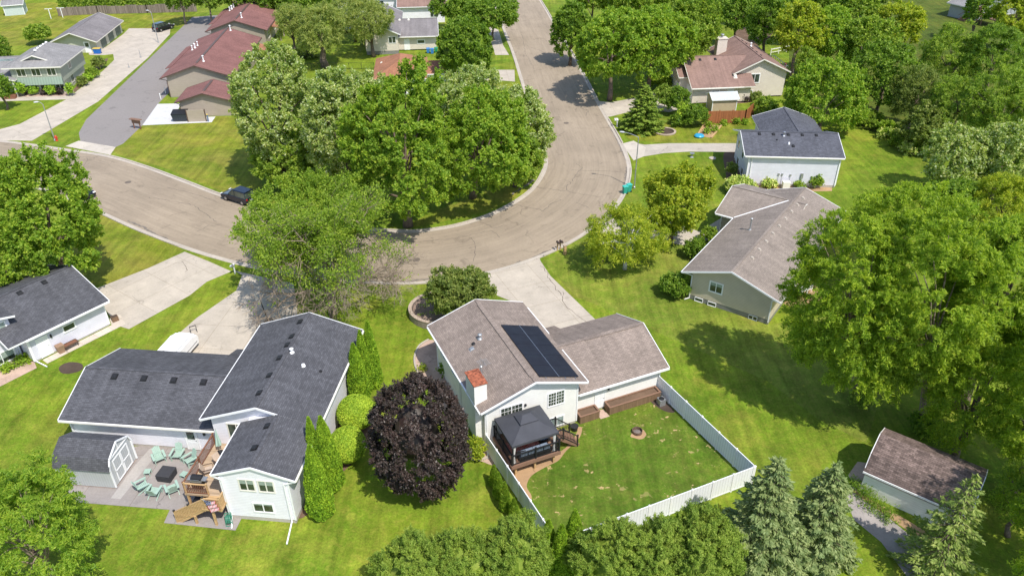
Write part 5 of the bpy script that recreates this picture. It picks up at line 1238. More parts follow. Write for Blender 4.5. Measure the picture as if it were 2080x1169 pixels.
# retaining wall
rc = T3(fC, -4.9, 19.6)
def ringwall(name, label, cat, c, rx, ry, h, mat, capm, w_=.3, seg=36, rz=0):
    t = thing(name, label, cat, (c.x, c.y, 0), rz); mb = MB(); mc = MB(); P = lambda r, i: ((rx + r) * math.cos(2 * PI * i / seg), (ry + r) * math.sin(2 * PI * i / seg))
    for i in range(seg):
        a, b_, c_, d_ = P(0, i), P(0, i + 1), P(-w_, i + 1), P(-w_, i)
        mb.poly([(*a, 0), (*b_, 0), (*b_, h), (*a, h)]); mb.poly([(*d_, 0), (*d_, h), (*c_, h), (*c_, 0)]); mb.poly([(*a, h), (*b_, h), (*c_, h), (*d_, h)])
        mc.hexa([(*P(.03, i), h + .002), (*P(.03, i + 1), h + .002), (*P(-w_ - .03, i + 1), h + .002), (*P(-w_ - .03, i), h + .002), (*P(.03, i), h + .08), (*P(.03, i + 1), h + .08), (*P(-w_ - .03, i + 1), h + .08), (*P(-w_ - .03, i), h + .08)])
    mb.build('wall', mat, t); mc.build('cap', capm, t); return t
wall_stone = siding('retaining_block', (.33, .27, .23), .2, False, .55); cap_stone = concrete('cap_block', (.50, .40, .32), 1, .15, (.4, .4))
t = ringwall('retaining_wall', 'curved stone block retaining wall round the planting bed by the brown shrub', 'wall', rc, 3.1, 2.9, .75, wall_stone, cap_stone)
mb = MB(); mb.lathe((0, 0, .3), [(2.75, 0), (2.7, .3), (.1, .38)], 28); mb.build('soil', concrete('bed_soil', (.26, .19, .15), 0, .3), t)
# bed edging
def edging(label, pts, mat, h=.14, w_=.16, name='bed_edging'):
    P = smooth(pts, False, 6); t = thing(name, label, 'edging', tuple(P[0]), 0); mb = MB()
    for a, b_ in zip(P[:-1], P[1:]): mb.bar((a.x - P[0].x, a.y - P[0].y, h / 2), (b_.x - P[0].x, b_.y - P[0].y, h / 2), w_, h)
    mb.build('edge', mat, t); return t
edging('curved pale concrete edging round the bed beside the cream house', GP((871, 690), (851, 704), (842, 730), (849, 757), (868, 772), (882, 800), (886, 812)), kerb_c)
edging('short white edging below the shrub at the fence end', GP((942, 922), (962, 933), (985, 932), (1000, 922)), kerb_c)

# worn roofed shed, lower right
p = G(1745, 997); t = thing('shed', 'white barn shed with worn mossy brown roof behind the spruces', 'shed', (p.x, p.y, 0), rad(-38))
prof = [(0, 1.95), (.75, 3.2), (2.45, 3.9), (4.15, 3.2), (4.9, 1.95)]; L = 6.8
mb = MB()
for i in range(4):
    (a, za), (b_, zb) = prof[i], prof[i + 1]; e0 = -.12 if i == 0 else 0; e1 = .12 if i == 3 else 0
    mb.poly([(-.15, a + e0, za - .12 * (i == 0)), (L + .15, a + e0, za - .12 * (i == 0)), (L + .15, b_ + e1, zb - .12 * (i == 3)), (-.15, b_ + e1, zb - .12 * (i == 3))])
mb.build('roof', sh_old, t)
pts = [(.05, 0)] + [(a + (.05 if i == 0 else -.05 if i == 4 else 0), z - .05) for i, (a, z) in enumerate(prof)] + [(4.85, 0)]
mb = MB(); mb.poly([(0, a, z) for a, z in pts]); mb.poly([(L, a, z) for a, z in pts][::-1])
for i in range(len(pts)):
    p_, q = pts[i], pts[(i + 1) % len(pts)]; mb.poly([(0, p_[0], p_[1]), (L, p_[0], p_[1]), (L, q[0], q[1]), (0, q[0], q[1])])
mb.build('wall', cream_sid, t); mb = MB(); mb.bar((-.15, -.1, 1.98), (L + .15, -.1, 1.98), .06, .14)
for x in (-.12, L + .12):
    for i in range(4): (a, za), (b_, zb) = prof[i], prof[i + 1]; mb.bar((x, a, za - .06), (x, b_, zb - .06), .05, .12)
mb.build('trim', white_tr, t); garage_door(t, 'l', 0, 2.6, 2.6, 2.0, white_tr)

# street furniture
def lamp(label, base, h, arm, rz, head=True):
    t = thing('street_lamp', label, 'street lamp', base, rz); m = galv
    mb = MB(); mb.tube((0, 0, 0), (0, 0, h), .09, .055, 8); mb.lathe((0, 0, 0), [(.16, 0), (.14, .25), (.09, .3)], 8); mb.build('pole', m, t)
    if arm:
        mb = MB(); P = [Vector((arm * s, 0, h + .45 * math.sin(s * PI / 2))) for s in (0, .25, .5, .75, 1)]
        for a, b_ in zip(P[:-1], P[1:]): mb.tube(a, b_, .04, .035, 6)
        mb.build('arm', m, t); mb = MB(); mb.lathe((arm + .25, 0, h + .45), [(.08, -.1), (.18, -.02), (.15, .06), (.04, .1)], 10, sx=2.0, sy=.8); mb.build('lamp_head', plain('lamp_grey', (.55, .56, .57), .4) if 'lamp_grey' not in MT else MT['lamp_grey'], t)
    return t
lamp('grey street lamp with curved arm over the road bend beside the gravel drive', Vector((14.6, 93.2, 0)) + Vector((1.4, -.2, 0)), 7.0, 1.9, rad(160))
lamp('dark street lamp on the grass at the sage house driveway mouth', G(112, 286), 5.6, .5, rad(200)); lamp('grey lamp post on the strip by the parked dark car far left', G(322, 87), 6.0, .5, rad(170))
def mailbox(label, loc, rz, c, n=1, post=None):
    t = thing('mailbox', label, 'mailbox', loc, rz); m = MT.get('mb' + str(c)) or plain('mb' + str(c), c, .5); MT['mb' + str(c)] = m; pm_ = post or m
    for i in range(n):
        x = (i - (n - 1) / 2) * .42; mb = MB(); mb.bar((x, 0, 0), (x * .8, 0, 1.05), .1, .1); mb.build('post', pm_, t)
        mb = MB(); pr = [(-.11, 1.05), (.11, 1.05), (.11, 1.17)] + [(.11 * math.cos(PI * k / 6), 1.17 + .1 * math.sin(PI * k / 6)) for k in range(1, 6)] + [(-.11, 1.17)]
        mb.poly([(x + a, -.42, z) for a, z in pr]); mb.poly([(x + a, .12, z) for a, z in pr][::-1])
        for k in range(len(pr)): a, b_ = pr[k], pr[(k + 1) % len(pr)]; mb.poly([(x + b_[0], -.42, b_[1]), (x + a[0], -.42, a[1]), (x + a[0], .12, a[1]), (x + b_[0], .12, b_[1])])
        b0 = mb.build('box', m, t); hbox(t, 'flag', rust, x + .115, x + .125, -.25, -.2, 1.12, 1.35)
    return t
mailbox('white mailbox on a curved white post where two left driveways meet the road', G(478, 556), rad(-30), (.8, .8, .8)); mailbox('pair of brown mailboxes on wooden posts at the kerb by the centre driveway', G(1135, 508), rad(30), (.07, .05, .045), 2, wood_new)
mailbox('white mailbox beside the beige house driveway and broad spruce', G(1253, 257), rad(-90), (.75, .75, .75), 2)
t = thing('wooden_post', 'short tan wooden post in the grass beside the brown mailboxes', 'post', G(1147, 516), rad(25)); hbox(t, 'post', wood_new, -.14, .14, -.14, .14, 0, 1.1); hbox(t, 'cap', cap_stone, -.18, .18, -.18, .18, 1.1, 1.18)
t = thing('sign_board', 'small brown wooden sign board on posts at the parking lot edge', 'sign', G(280, 262), rad(-20)); mb = MB(); mb.box(-.8, .8, -.05, .05, .9, 1.5); mb.build('board', wood_comp, t); hbox(t, 'roof', wood_comp, -1.0, 1.0, -.3, .3, 1.5, 1.6)
for x in (-.6, .6): hbox(t, 'post', wood_red, x - .06, x + .06, -.06, .06, 0, .9)
t = thing('fire_hydrant', 'red fire hydrant on the grass corner by the sage house driveway', 'hydrant', G(116, 286), 0); mb = MB(); mb.lathe((0, 0, 0), [(.2, 0), (.2, .08), (.13, .1), (.13, .6), (.17, .62), (.16, .7), (.08, .82), (.03, .88)], 12); mb.tube((-.26, 0, .5), (.26, 0, .5), .08, .08, 8); mb.tube((0, -.25, .5), (0, 0, .5), .09, .09, 8); mb.build('body', plain('hydrant_red', (.55, .06, .03), .5), t)
for px, py in ((286, 117), (262, 137)):
    t = thing('marker_post', 'slim grey marker post on the grass strip, %s' % ('nearer the tall lamp' if px == 286 else 'the shorter one with a small shrub'), 'post', G(px, py), 0); mb = MB(); mb.tube((0, 0, 0), (0, 0, 1.5 if px == 286 else .8), .06, .05, 8); mb.lathe((0, 0, 0), [(.2, 0), (.2, .12), (.06, .14)], 8); mb.build('post', galv, t)
bin_('recycling_bin', 'teal wheeled bin at the kerb of the road bend, left one', G(1269, 393), rad(-70), (.03, .34, .26), (.06, .45, .38), group='teal bins at the kerb'); bin_('recycling_bin', 'teal wheeled bin at the kerb of the road bend, right one', G(1277, 389), rad(-70), (.03, .34, .26), (.06, .45, .38), group='teal bins at the kerb')
# dumpster and screen
t = thing('dumpster', 'dark grey dumpster on the bright concrete pad', 'dumpster', T3(fG, .2, -1.7, .02), rad(4.2)); mb = MB(); m_ = plain('dumpster_grey', (.045, .055, .07), .5)
mb.hexa([(-1.0, -.6, .1), (1.0, -.6, .1), (1.0, .6, .1), (-1.0, .6, .1), (-1.15, -.85, 1.2), (1.15, -.85, 1.2), (1.15, .7, 1.5), (-1.15, .7, 1.5)])
for i in range(7): x = -.95 + i * .31; mb.bar((x, -.64, .2), (x * 1.14, -.86, 1.15), .06, .05)
mb.build('body', m_, t); mb = MB(); mb.hexa([(-1.18, -.88, 1.22), (1.18, -.88, 1.22), (1.18, .74, 1.52), (-1.18, .74, 1.52), (-1.18, -.88, 1.28), (1.18, -.88, 1.28), (1.18, .74, 1.58), (-1.18, .74, 1.58)]); mb.build('lid', black_p, t)
t = thing('screen_wall', 'tan wooden screen panel right of the dumpster', 'screen', T3(fG, 2.9, -2.5, .02), rad(4.2)); hbox(t, 'panel', taupe_stucco, -1.4, 1.4, -.05, .05, 0, 1.9); 
for x in (-1.4, 1.4): hbox(t, 'post', brown_tr, x - .06, x + .06, -.1, .1, 0, 1.95)
t = thing('bollard', 'blue grey bollard with yellow cap at the end of the screen panel', 'bollard', T3(fG, 4.6, -2.6, 0), 0); mb = MB(); mb.tube((0, 0, 0), (0, 0, 1.1), .11, .11, 10); mb.build('post', plain('bollard_blue', (.12, .17, .28), .5), t); mb = MB(); mb.lathe((0, 0, 1.1), [(.12, 0), (.11, .1), (.03, .16)], 10); mb.build('cap', plain('cap_yellow', (.7, .5, .1), .5), t)
for px, py, s in ((337, 190, 'farther'), (327, 202, 'nearer')): t = thing('bollard', '%s of two thin white posts on the grass by the parking lot pad' % s, 'bollard', G(px, py), 0); mb = MB(); mb.tube((0, 0, 0), (0, 0, 1.0), .07, .07, 8); mb.lathe((0, 0, 1.0), [(.09, 0), (.03, .06)], 8); mb.build('post', white_tr, t)
# bins etc at house I and K
for i, (px, py, c, n) in enumerate(((870, 108, (.04, .2, .5), 'left blue bin against the beige wall behind the orange roof'), (878, 109, (.04, .2, .5), 'right blue bin beside the green one behind the orange roof'), (886, 107, (.02, .25, .12), 'green bin next to the round dark tree'))): bin_('wheeled_bin', n, G(px, py), rad(5), c, w=.65, h=.9)
for i, (px, py, n) in enumerate(((196, 109, 'left blue yellow lidded bin at the sage garage door'), (202, 109, 'right blue yellow lidded bin at the sage garage door'))): bin_('wheeled_bin', n, G(px, py), rad(5), (.02, .14, .5), (.55, .4, .1), .8, 1.0)
# fences
def board_fence(name, label, pts, h, mat, th=.05, posts=2.4, jit=.0, cap=False):
    P = [Vector((p[0], p[1], 0)) for p in pts]; t = thing(name, label, 'fence', tuple(P[0]), 0); o = P[0]; rnd = random.Random(3)
    for a, b_ in zip(P[:-1], P[1:]):
        L = (b_ - a).length; n = max(1, round(L / posts)); d = (b_ - a) / n
        for i in range(n):
            p, q = a + d * i - o, a + d * (i + 1) - o; hh = h * (1 + jit * (rnd.random() - .5)); mb = MB(); mb.bar((p.x, p.y, hh / 2), (q.x, q.y, hh / 2), th, hh - .06); mb.build('panel', mat, t)
        for i in range(n + 1): p = a + d * i - o; hbox(t, 'post', mat, p.x - .07, p.x + .07, p.y - .07, p.y + .07, 0, h + .1)
    return t
board_fence('board_fence', 'weathered grey picket fence along the far hedge', [G(120, 33), G(200, 29), G(300, 27), G(400, 24)], 1.9, wood_grey, jit=.12)
board_fence('board_fence', 'orange brown board fence below the small grey roofed shed', [G(1432, 251), G(1512, 249), G(1530, 231)], 2.0, wood_fence_o)
board_fence('board_fence', 'short tan board fence in the dark woods at the top', [G(1476, 52), G(1494, 50)], 2.2, wood_new)
p = G(1445, 229); t = thing('shed', 'small tan shed with pale metal roof behind the orange fence', 'shed', (p.x, p.y, 0), rad(5.4))
r = (-.25, 4.2, -.3, 3.0, 2.2, .45, 'x'); gable_roof(t, [plain('pale_metal_roof', (.50, .53, .54), .5), white_tr], r, cap=False); walls(t, ochre_sid, (0, 3.95, 0, 2.7), 0, r); corners(t, white_tr, (0, 3.95, 0, 2.7), 0, 2.1)
p = G(12, 33); t = thing('shed', 'small pale green shed at the top left corner', 'shed', (p.x, p.y, 0), rad(20)); r = (-.3, 4.3, -.4, 4.4, 2.4, .3, 'x'); gable_roof(t, [sh_grey, white_tr], r); walls(t, plain('pale_green_wall', (.48, .55, .52), .7), (0, 4, 0, 4), 0, r); corners(t, white_tr, (0, 4, 0, 4), 0, 2.3)
p = G(30, 8); t = thing('house', 'brown roofed house cut by the top left corner', 'house', (p.x - 14, p.y + 4, 0), rad(15)); r = (-2, 20, 0, 12, 3.2, .35, 'x'); gable_roof(t, [sh_rose, brown_tr], r); walls(t, tan_sid, (-1.4, 19.4, .6, 11.4), 0, r)
for px, py, n in ((104, 38, 'nearer'), (128, 36, 'farther')):
    t = thing('clothesline_pole', 'white T shaped clothesline pole in the far left lawn, the %s one' % n, 'pole', G(px, py), rad(10)); mb = MB(); mb.tube((0, 0, 0), (0, 0, 2.2), .08, .08, 8); mb.bar((-.8, 0, 2.15), (.8, 0, 2.15), .1, .1); mb.build('pole', white_tr, t)
# chain fence
t = thing('chain_fence', 'thin black wire fence across the lawn under the feathery tree', 'fence', G(608, 142), 0); a = G(608, 142); b_ = G(760, 140); d = b_ - a; n = 6
for i in range(n + 1): q = d * i / n; mb = MB(); mb.tube((q.x, q.y, 0), (q.x, q.y, 1.2), .04, .04, 6); mb.build('post', black_p, t)
mb = MB()
for z in (.1, 1.18): mb.bar((0, 0, z), (d.x, d.y, z), .035, .035)
k = int(d.length / .5)
for i in range(k): mb.bar(d * (i / k) + Vector((0, 0, .1)), d * ((i + .9) / k) + Vector((0, 0, 1.15)), .008, .008); mb.bar(d * (i / k) + Vector((0, 0, 1.15)), d * ((i + .9) / k) + Vector((0, 0, .1)), .008, .008)
mb.build('mesh', black_p, t)
t = thing('utility_box', 'grey utility box on the lawn left of the feathery tree', 'box', G(598, 116), 0); hbox(t, 'box', galv, -.5, .5, -.4, .4, .1, .8); hbox(t, 'lid', black_p, -.45, .45, -.35, .35, .8, .84); hbox(t, 'base', kerb_c, -.6, .6, -.5, .5, 0, .1)
t = thing('trampoline', 'dark blue trampoline behind the feathery tree', 'trampoline', G(703, 65), 0); mb = MB(); mb.lathe((0, 0, .75), [(1.7, 0), (1.75, .04), (1.4, .06)], 24); mb.build('mat', plain('tramp_blue', (.02, .03, .07), .6), t)
mb = MB()
for i in range(6): a = PI * i / 3; mb.tube((1.65 * math.cos(a), 1.65 * math.sin(a), 0), (1.65 * math.cos(a), 1.65 * math.sin(a), 2.4), .03, .03, 6)
mb.build('legs', galv, t)
t = thing('sandbox', 'round blue plastic sandbox on the lawn by the timber edged bed', 'sandbox', G(1420, 278), 0); mb = MB(); mb.lathe((0, 0, 0), [(.65, 0), (.75, .2), (.6, .36), (.1, .44)], 18); mb.build('shell', plain('toy_blue', (.04, .33, .55), .4), t)
edging('timber edge on the left of the vegetable bed', GP((1416, 277), (1423, 265), (1431, 252)), wood_new, .2, .2, 'timber_edging'); edging('timber edge on the right of the vegetable bed', GP((1445, 281), (1455, 269), (1465, 256)), wood_new, .2, .2, 'timber_edging')
for px, py, n in ((1405, 319, 'small grey stone bird bath nearer the road on the green lawn'), (1447, 322, 'pale ringed well cover on the green lawn near the pale blue house')):
    t = thing('lawn_ornament', n, 'ornament', G(px, py), 0); mb = MB(); mb.lathe((0, 0, 0), [(.5, 0), (.5, .12), (.25, .16)] if px > 1420 else [(.3, 0), (.1, .1), (.1, .5), (.35, .6)], 12); mb.build('stone', kerb_c if px > 1420 else galv, t)
ringwall('bed_ring', 'ring of pale stones round the little bed in the upper right lawn', 'edging', G(1350, 268), 1.7, 1.6, .1, cap_stone, cap_stone, .25, 24)
t = thing('flag', 'small striped flag on a pole beside the yellow green tree', 'flag', G(1441, 386), rad(10)); mb = MB(); mb.tube((0, 0, 0), (0, 0, 2.2), .025, .02, 6); mb.build('pole', white_tr, t); cloth_flag(t, (0, 0, 2.1), (-.25, 0, -1), (-1, 0, -.1), 1.2, .55, 'flag_cloth', .05)
t = thing('heat_pump', 'white heat pump cabinet at the block foundation of house with hydrangeas', 'cabinet', G(1595, 383), rad(-4)); hbox(t, 'body', cream_tr, -.45, .45, -.35, .35, .1, 1.0); hbox(t, 'base', kerb_c, -.55, .55, -.45, .45, 0, .1)
# white garden table behind house D
t = thing('garden_table', 'white plastic garden table and bench under the tree beside the taupe roofed house', 'table', G(1625, 598), rad(30)); hbox(t, 'top', white_tr, -.7, .7, -.5, .5, .68, .73)
for a in (-.55, .55):
    for b_ in (-.35, .35): hbox(t, 'leg', white_tr, a - .04, a + .04, b_ - .04, b_ + .04, 0, .68)
for k_, (dx, dy, rz) in enumerate(((1.0, .6, 200), (-.3, 1.2, 320), (1.2, 1.9, 250))):
    t = thing('garden_chair', 'white plastic garden chair by the white table, %s' % ('right of it' if k_ == 0 else 'behind it' if k_ == 1 else 'farthest from it'), 'chair', G(1625, 598) + Vector((dx, dy, 0)), rad(rz)); hbox(t, 'seat', white_tr, -.25, .25, -.25, .25, .4, .44); hbox(t, 'backrest', white_tr, -.25, .25, .22, .27, .44, .95)
    for a in (-.2, .2):
        for b_ in (-.2, .2): hbox(t, 'leg', white_tr, a - .025, a + .025, b_ - .025, b_ + .025, 0, .4)
ST(tri_sheet('soil_patch', [G(1625, 598) + Vector((2.6 * math.cos(i), 3 * math.sin(i), 0)) for i in (0, 1, 2, 3, 4, 5)], .009, dirt_m, sm=True))
# white rail fence by house F deck
t = thing('rail_fence', 'white rail running from the beige house deck to the trees', 'fence', G(1565, 112), 0); a = G(1565, 112); b_ = G(1628, 100); d = b_ - a; mb = MB(); mb.bar((0, 0, 1.1), (d.x, d.y, 1.1), .12, .12); mb.bar((0, 0, .5), (d.x, d.y, .5), .08, .1); mb.build('rail', cream_tr, t)
for i in range(5): q = d * i / 4; hbox(t, 'post', cream_tr, q.x - .07, q.x + .07, q.y - .07, q.y + .07, 0, 1.2)
t = thing('towel', 'red towel hung over the beige house deck rail', 'towel', T3(fF, 3.38, 8.0, 2.1), rad(5)); mb = MB(); mb.hexa([(0, -.4, 0), (.03, -.4, 0), (.03, .4, 0), (0, .4, 0), (-.06, -.4, .98), (.08, -.4, .98), (.08, .4, .98), (-.06, .4, .98)]); mb.build('cloth', plain('towel_red', (.6, .02, .06), .9), t)

# ------------------------------------------------------------------ cars
def car(label, loc, rz, col, L=4.7, W=1.9, H=1.75, suv=True, group=None):
    t = thing('parked_car', label, 'car', loc, rz, group); m, tt, b = new('paint_' + label[:12]); b.inputs['Base Color'].default_value = C4(col); b.inputs['Roughness'].default_value = .22; b.inputs['Metallic'].default_value = .5; b.inputs['Coat Weight'].default_value = .7
    h = L / 2; zb = .32; belt = H * .58
    side = [(-h, .5), (-h + .02, belt * .8), (-h + .12, belt), (-h + .2, belt + .02), (h - 1.35, belt + .02), (h - .5, belt * .88), (h - .05, belt * .78), (h, .55), (h - .1, zb), (-h + .1, zb)]
    mb = MB(); n = len(side); tk = .1
    for i in range(n):
        a, b_ = side[i], side[(i + 1) % n]; mb.poly([(b_[0], -W / 2 + tk, b_[1]), (a[0], -W / 2 + tk, a[1]), (a[0], W / 2 - tk, a[1]), (b_[0], W / 2 - tk, b_[1])])
        for s in (-1, 1):
            k = .94; f = lambda p: (p[0] * k, (p[1] - .7) * .82 + .7); a2, b2 = f(a), f(b_)
            q = [(a[0], s * (W / 2 - tk), a[1]), (b_[0], s * (W / 2 - tk), b_[1]), (b2[0], s * W / 2, b2[1]), (a2[0], s * W / 2, a2[1])]; mb.poly(q if s < 0 else q[::-1])
    for s in (-1, 1): q = [(p[0] * .94, s * W / 2, (p[1] - .7) * .82 + .7) for p in side]; mb.poly(q[::-1] if s < 0 else q)
    o = mb.build('body', m, t, smooth=False)
    import bmesh
    bm = bmesh.new(); bm.from_mesh(o.data); bmesh.ops.remove_doubles(bm, verts=bm.verts, dist=.001); bmesh.ops.recalc_face_normals(bm, faces=bm.faces); bm.to_mesh(o.data); bm.free()
    x0, x1, x2, x3 = -h + .12, -h + .42, h - 2.15, h - 1.4; w0, w1 = W / 2 - .07, W / 2 - .22; zt = H - .05
    mb = MB(); mb.hexa([(x0, -w0, belt), (x3, -w0, belt), (x3, w0, belt), (x0, w0, belt), (x1, -w1, zt), (x2, -w1, zt), (x2, w1, zt), (x1, w1, zt)]); mb.build('windows', pane, t)
    mb = MB(); mb.hexa([(x1 - .12, -w1 - .03, zt), (x2 + .1, -w1 - .03, zt), (x2 + .1, w1 + .03, zt), (x1 - .12, w1 + .03, zt), (x1, -w1 + .1, zt + .06), (x2 - .1, -w1 + .1, zt + .06), (x2 - .1, w1 - .1, zt + .06), (x1, w1 - .1, zt + .06)])
    for s in (-1, 1):
        for xa, xb in ((x0 + .02, x1), (x3, x2), (-.25, -.2)): mb.bar((xa, s * (w0 + .005), belt), (xb, s * (w1 + .012), zt), .07, .03)
    mb.build('roof', m, t)
    for x in (-h + .9, h - .95):
        for s in (-1, 1):
            mb = MB(); mb.tube((x, s * (W / 2 - .2), .36), (x, s * (W / 2 + .015), .36), .37, .36, 18); wl = mb.build('wheel', black_p, t); mb = MB(); mb.tube((x, s * (W / 2 + .0), .36), (x, s * (W / 2 + .03), .36), .22, .18, 10); mb.build('rim', steel, wl)
    for s in (-1, 1):
        hbox(t, 'headlight', white_tr, h - .16, h - .02, s * W * .38 - .17, s * W * .38 + .17, .72, .84); hbox(t, 'tail_light', MT.get('tl') or MT.setdefault('tl', plain('tail_red', (.3, .01, .01), .3)), -h - .01, -h + .1, s * W * .42 - .1, s * W * .42 + .1, .8, 1.0)
        hbox(t, 'mirror', m, h - 1.75, h - 1.55, s * (W / 2 + .1) - .09, s * (W / 2 + .1) + .09, belt, belt + .14)
    hbox(t, 'number_plate', white_tr, -h - .02, -h, -.26, .26, .62, .75)
    return t
a_ = G(462, 404); car('dark blue parked suv at the kerb under the feathery half bare tree', G(484, 411) + Vector((0, .6, 0)), rad(150), (.012, .018, .035))
car('black parked van on the concrete at the end of the sage house drive', G(333, 61), rad(62), (.012, .014, .018)); car('dark car half hidden behind the round maple on the left road', G(171, 400) + Vector((-.7, .5, 0)), rad(-34), (.02, .02, .028), H=1.5)
# ------------------------------------------------------------------ vegetation
NP = np
def unit(a): return a / NP.maximum(NP.linalg.norm(a, axis=1, keepdims=True), 1e-6)
def quads(name, V, mat, parent):
    """V: n x 4 x 3 corner array"""
    n = len(V); me = bpy.data.meshes.new(name)
    me.vertices.add(4 * n); me.vertices.foreach_set('co', V.reshape(-1).astype(NP.float32))
    me.loops.add(4 * n); me.loops.foreach_set('vertex_index', NP.arange(4 * n, dtype=NP.int32))
    me.polygons.add(n); me.polygons.foreach_set('loop_start', NP.arange(0, 4 * n, 4, dtype=NP.int32))
    me.update(calc_edges=True); me.materials.append(mat)
    o = bpy.data.objects.new(name, me); COL.objects.link(o)
    if parent is not None: o.parent = parent; CH.setdefault(parent.name, []).append(o)
    return o
def leafquads(C, A, N_, L, W):
    A = unit(A); B = unit(NP.cross(N_, A)); L = NP.reshape(L, (-1, 1)); W = NP.reshape(W, (-1, 1))
    return NP.stack([C - A * L * .5, C + B * W * .5 - A * L * .05, C + A * L * .5, C - B * W * .5 - A * L * .05], 1)
def ellhull(c, rx, rz, lobes, nu=26, nv=13, k=.8):
    Q = []
    th = NP.linspace(0, 2 * PI, nu + 1); ph = NP.linspace(-PI / 2, PI / 2, nv + 1)
    def P(a, b_):
        d = NP.array([math.cos(b_) * math.cos(a), math.cos(b_) * math.sin(a), math.sin(b_)]); s = k * lobes(d[None])[0]
        return NP.array(c) + d * NP.array([rx, rx, rz]) * s
    G_ = [[P(a, b_) for b_ in ph] for a in th[:-1]]; G_.append(G_[0])
    for i in range(nu):
        for j in range(nv): Q.append([G_[i][j], G_[i + 1][j], G_[i + 1][j + 1], G_[i][j + 1]])
    return NP.array(Q)
def lobefn(rng, amp):
    D = unit(rng.normal(size=(7, 3))); ph = rng.uniform(0, 6.28, 7); fr = rng.uniform(2, 5, 7)
    return lambda d: 1 + amp * NP.sum(NP.sin(d @ D.T * fr + ph), axis=1) / 2.6
def depth_of(p): return (Vector(p) - Vector((0, 0, CAM_H))).dot(AZ)
def px_place(cx, cy, wp, hp, zb):
    zc = zb + 3
    for _ in range(12):
        P = G(cx, cy, zc); dep = depth_of(P); dist = (P - Vector((0, 0, CAM_H))).length; st = (CAM_H - zc) / dist; ct = math.sqrt(1 - st * st)
        rx = wp / 2 * dep / FPX; hh = hp / 2 * dep / FPX
        hz = math.sqrt(max(hh * hh - (rx * st) ** 2, (.42 * rx) ** 2)) / ct
        zc = .5 * zc + .5 * (zb + hz)
    return P, rx, hz, zc, dep
def ray_down(p): return p

def crown_leaves(rng, rx, hz, zc, l, cover=2.6, style='maple', lob=.16, low=-.75, gap=0.0):
    lb = lobefn(rng, lob); ex = l * 1.2
    Rx, Rz = max(rx - ex, rx * .7), max(hz - ex, hz * .7)
    area = 4 * PI * Rx * ((Rx + 2 * Rz) / 3); n = int(cover * 1.1 * area / (.33 * l * l)); n = min(n, 130000)
    rb = {'maple': .8, 'walnut': .95, 'willow': .75, 'dense': .6}.get(style, .75) * (.75 + .05 * rx)
    nb = int(area / (rb * rb) * (.75 if style != 'dense' else 1.2)); nb = max(24, min(nb, 420))
    d = unit(rng.normal(size=(nb * 2, 3))); d = d[d[:, 2] > low][:nb]; nb = len(d)
    f = (.55 + .45 * rng.random(nb) ** .5) * lb(d)
    BC = d * NP.array([Rx, Rx, Rz]) * f[:, None] * .93; BC[:, 2] += zc
    if style == 'clip':
        n = int(n * .8); dd = unit(rng.normal(size=(n, 3))); dd = dd[dd[:, 2] > low]; n = len(dd); C = dd * NP.array([Rx, Rx, Rz]) * (1.04 - .10 * rng.random(n)[:, None] ** 2) * lb(dd)[:, None]; C[:, 2] = NP.maximum(C[:, 2] + zc, .1)
        L = l * (.7 + .6 * rng.random(n)); return leafquads(C, rng.normal(size=(n, 3)) + NP.array([0, 0, .5]), dd + rng.normal(size=(n, 3)) * .55, L, L * .6), BC
    if style == 'purple': f = .74 + .26 * f; BC = d * NP.array([Rx, Rx, Rz]) * f[:, None] * .95; BC[:, 2] += zc
    if gap: keep = rng.random(nb) > gap; BC = BC[keep]; d = d[keep]; nb = len(d)
    ns = 7; up = NP.array([0, 0, 1.])
    bi = NP.repeat(NP.arange(nb), ns)
    upw = {'maple': .75, 'walnut': .25, 'willow': .1, 'dense': .4, 'juniper': .9}.get(style, .4)
    dz = d[bi][:, 2:3]; jit = NP.array([1, 1, .45]) if style == 'walnut' else NP.array([1, 1, 1.])
    sd_ = unit(d[bi] * .7 + up * upw * NP.clip(dz * 1.6 + .25, -.55, 1) + rng.normal(size=(len(bi), 3)) * .6 * jit)
    sl_ = rb * (.7 + .6 * rng.random(len(bi)))
    si = rng.integers(0, len(bi), n); t = rng.random(n) ** .75
    C = BC[bi[si]] + sd_[si] * (sl_[si] * t)[:, None] + rng.normal(size=(n, 3)) * (.34 * l + .07 * (1 - t))[:, None]
    if style in ('walnut', 'willow'): C[:, 2] -= (t ** 2) * (.35 if style == 'walnut' else .5) * rb
    A = sd_[si] * .5 + rng.normal(size=(n, 3)) * .75 + up * (-.25 if style in ('walnut', 'willow') else .1)
    N_ = unit(rng.normal(size=(n, 3)) * .55 + up * .75 + d[bi[si]] * .35)
    L = l * (.7 + .7 * rng.random(n)); W = L * {'maple': .72, 'walnut': .34, 'willow': .3, 'dense': .8, 'juniper': .3}.get(style, .6)
    if style in ('walnut', 'willow', 'juniper'): L = L * 1.35
    C[:, 2] = NP.maximum(C[:, 2], .12)
    return leafquads(C, A, N_, L, W), BC

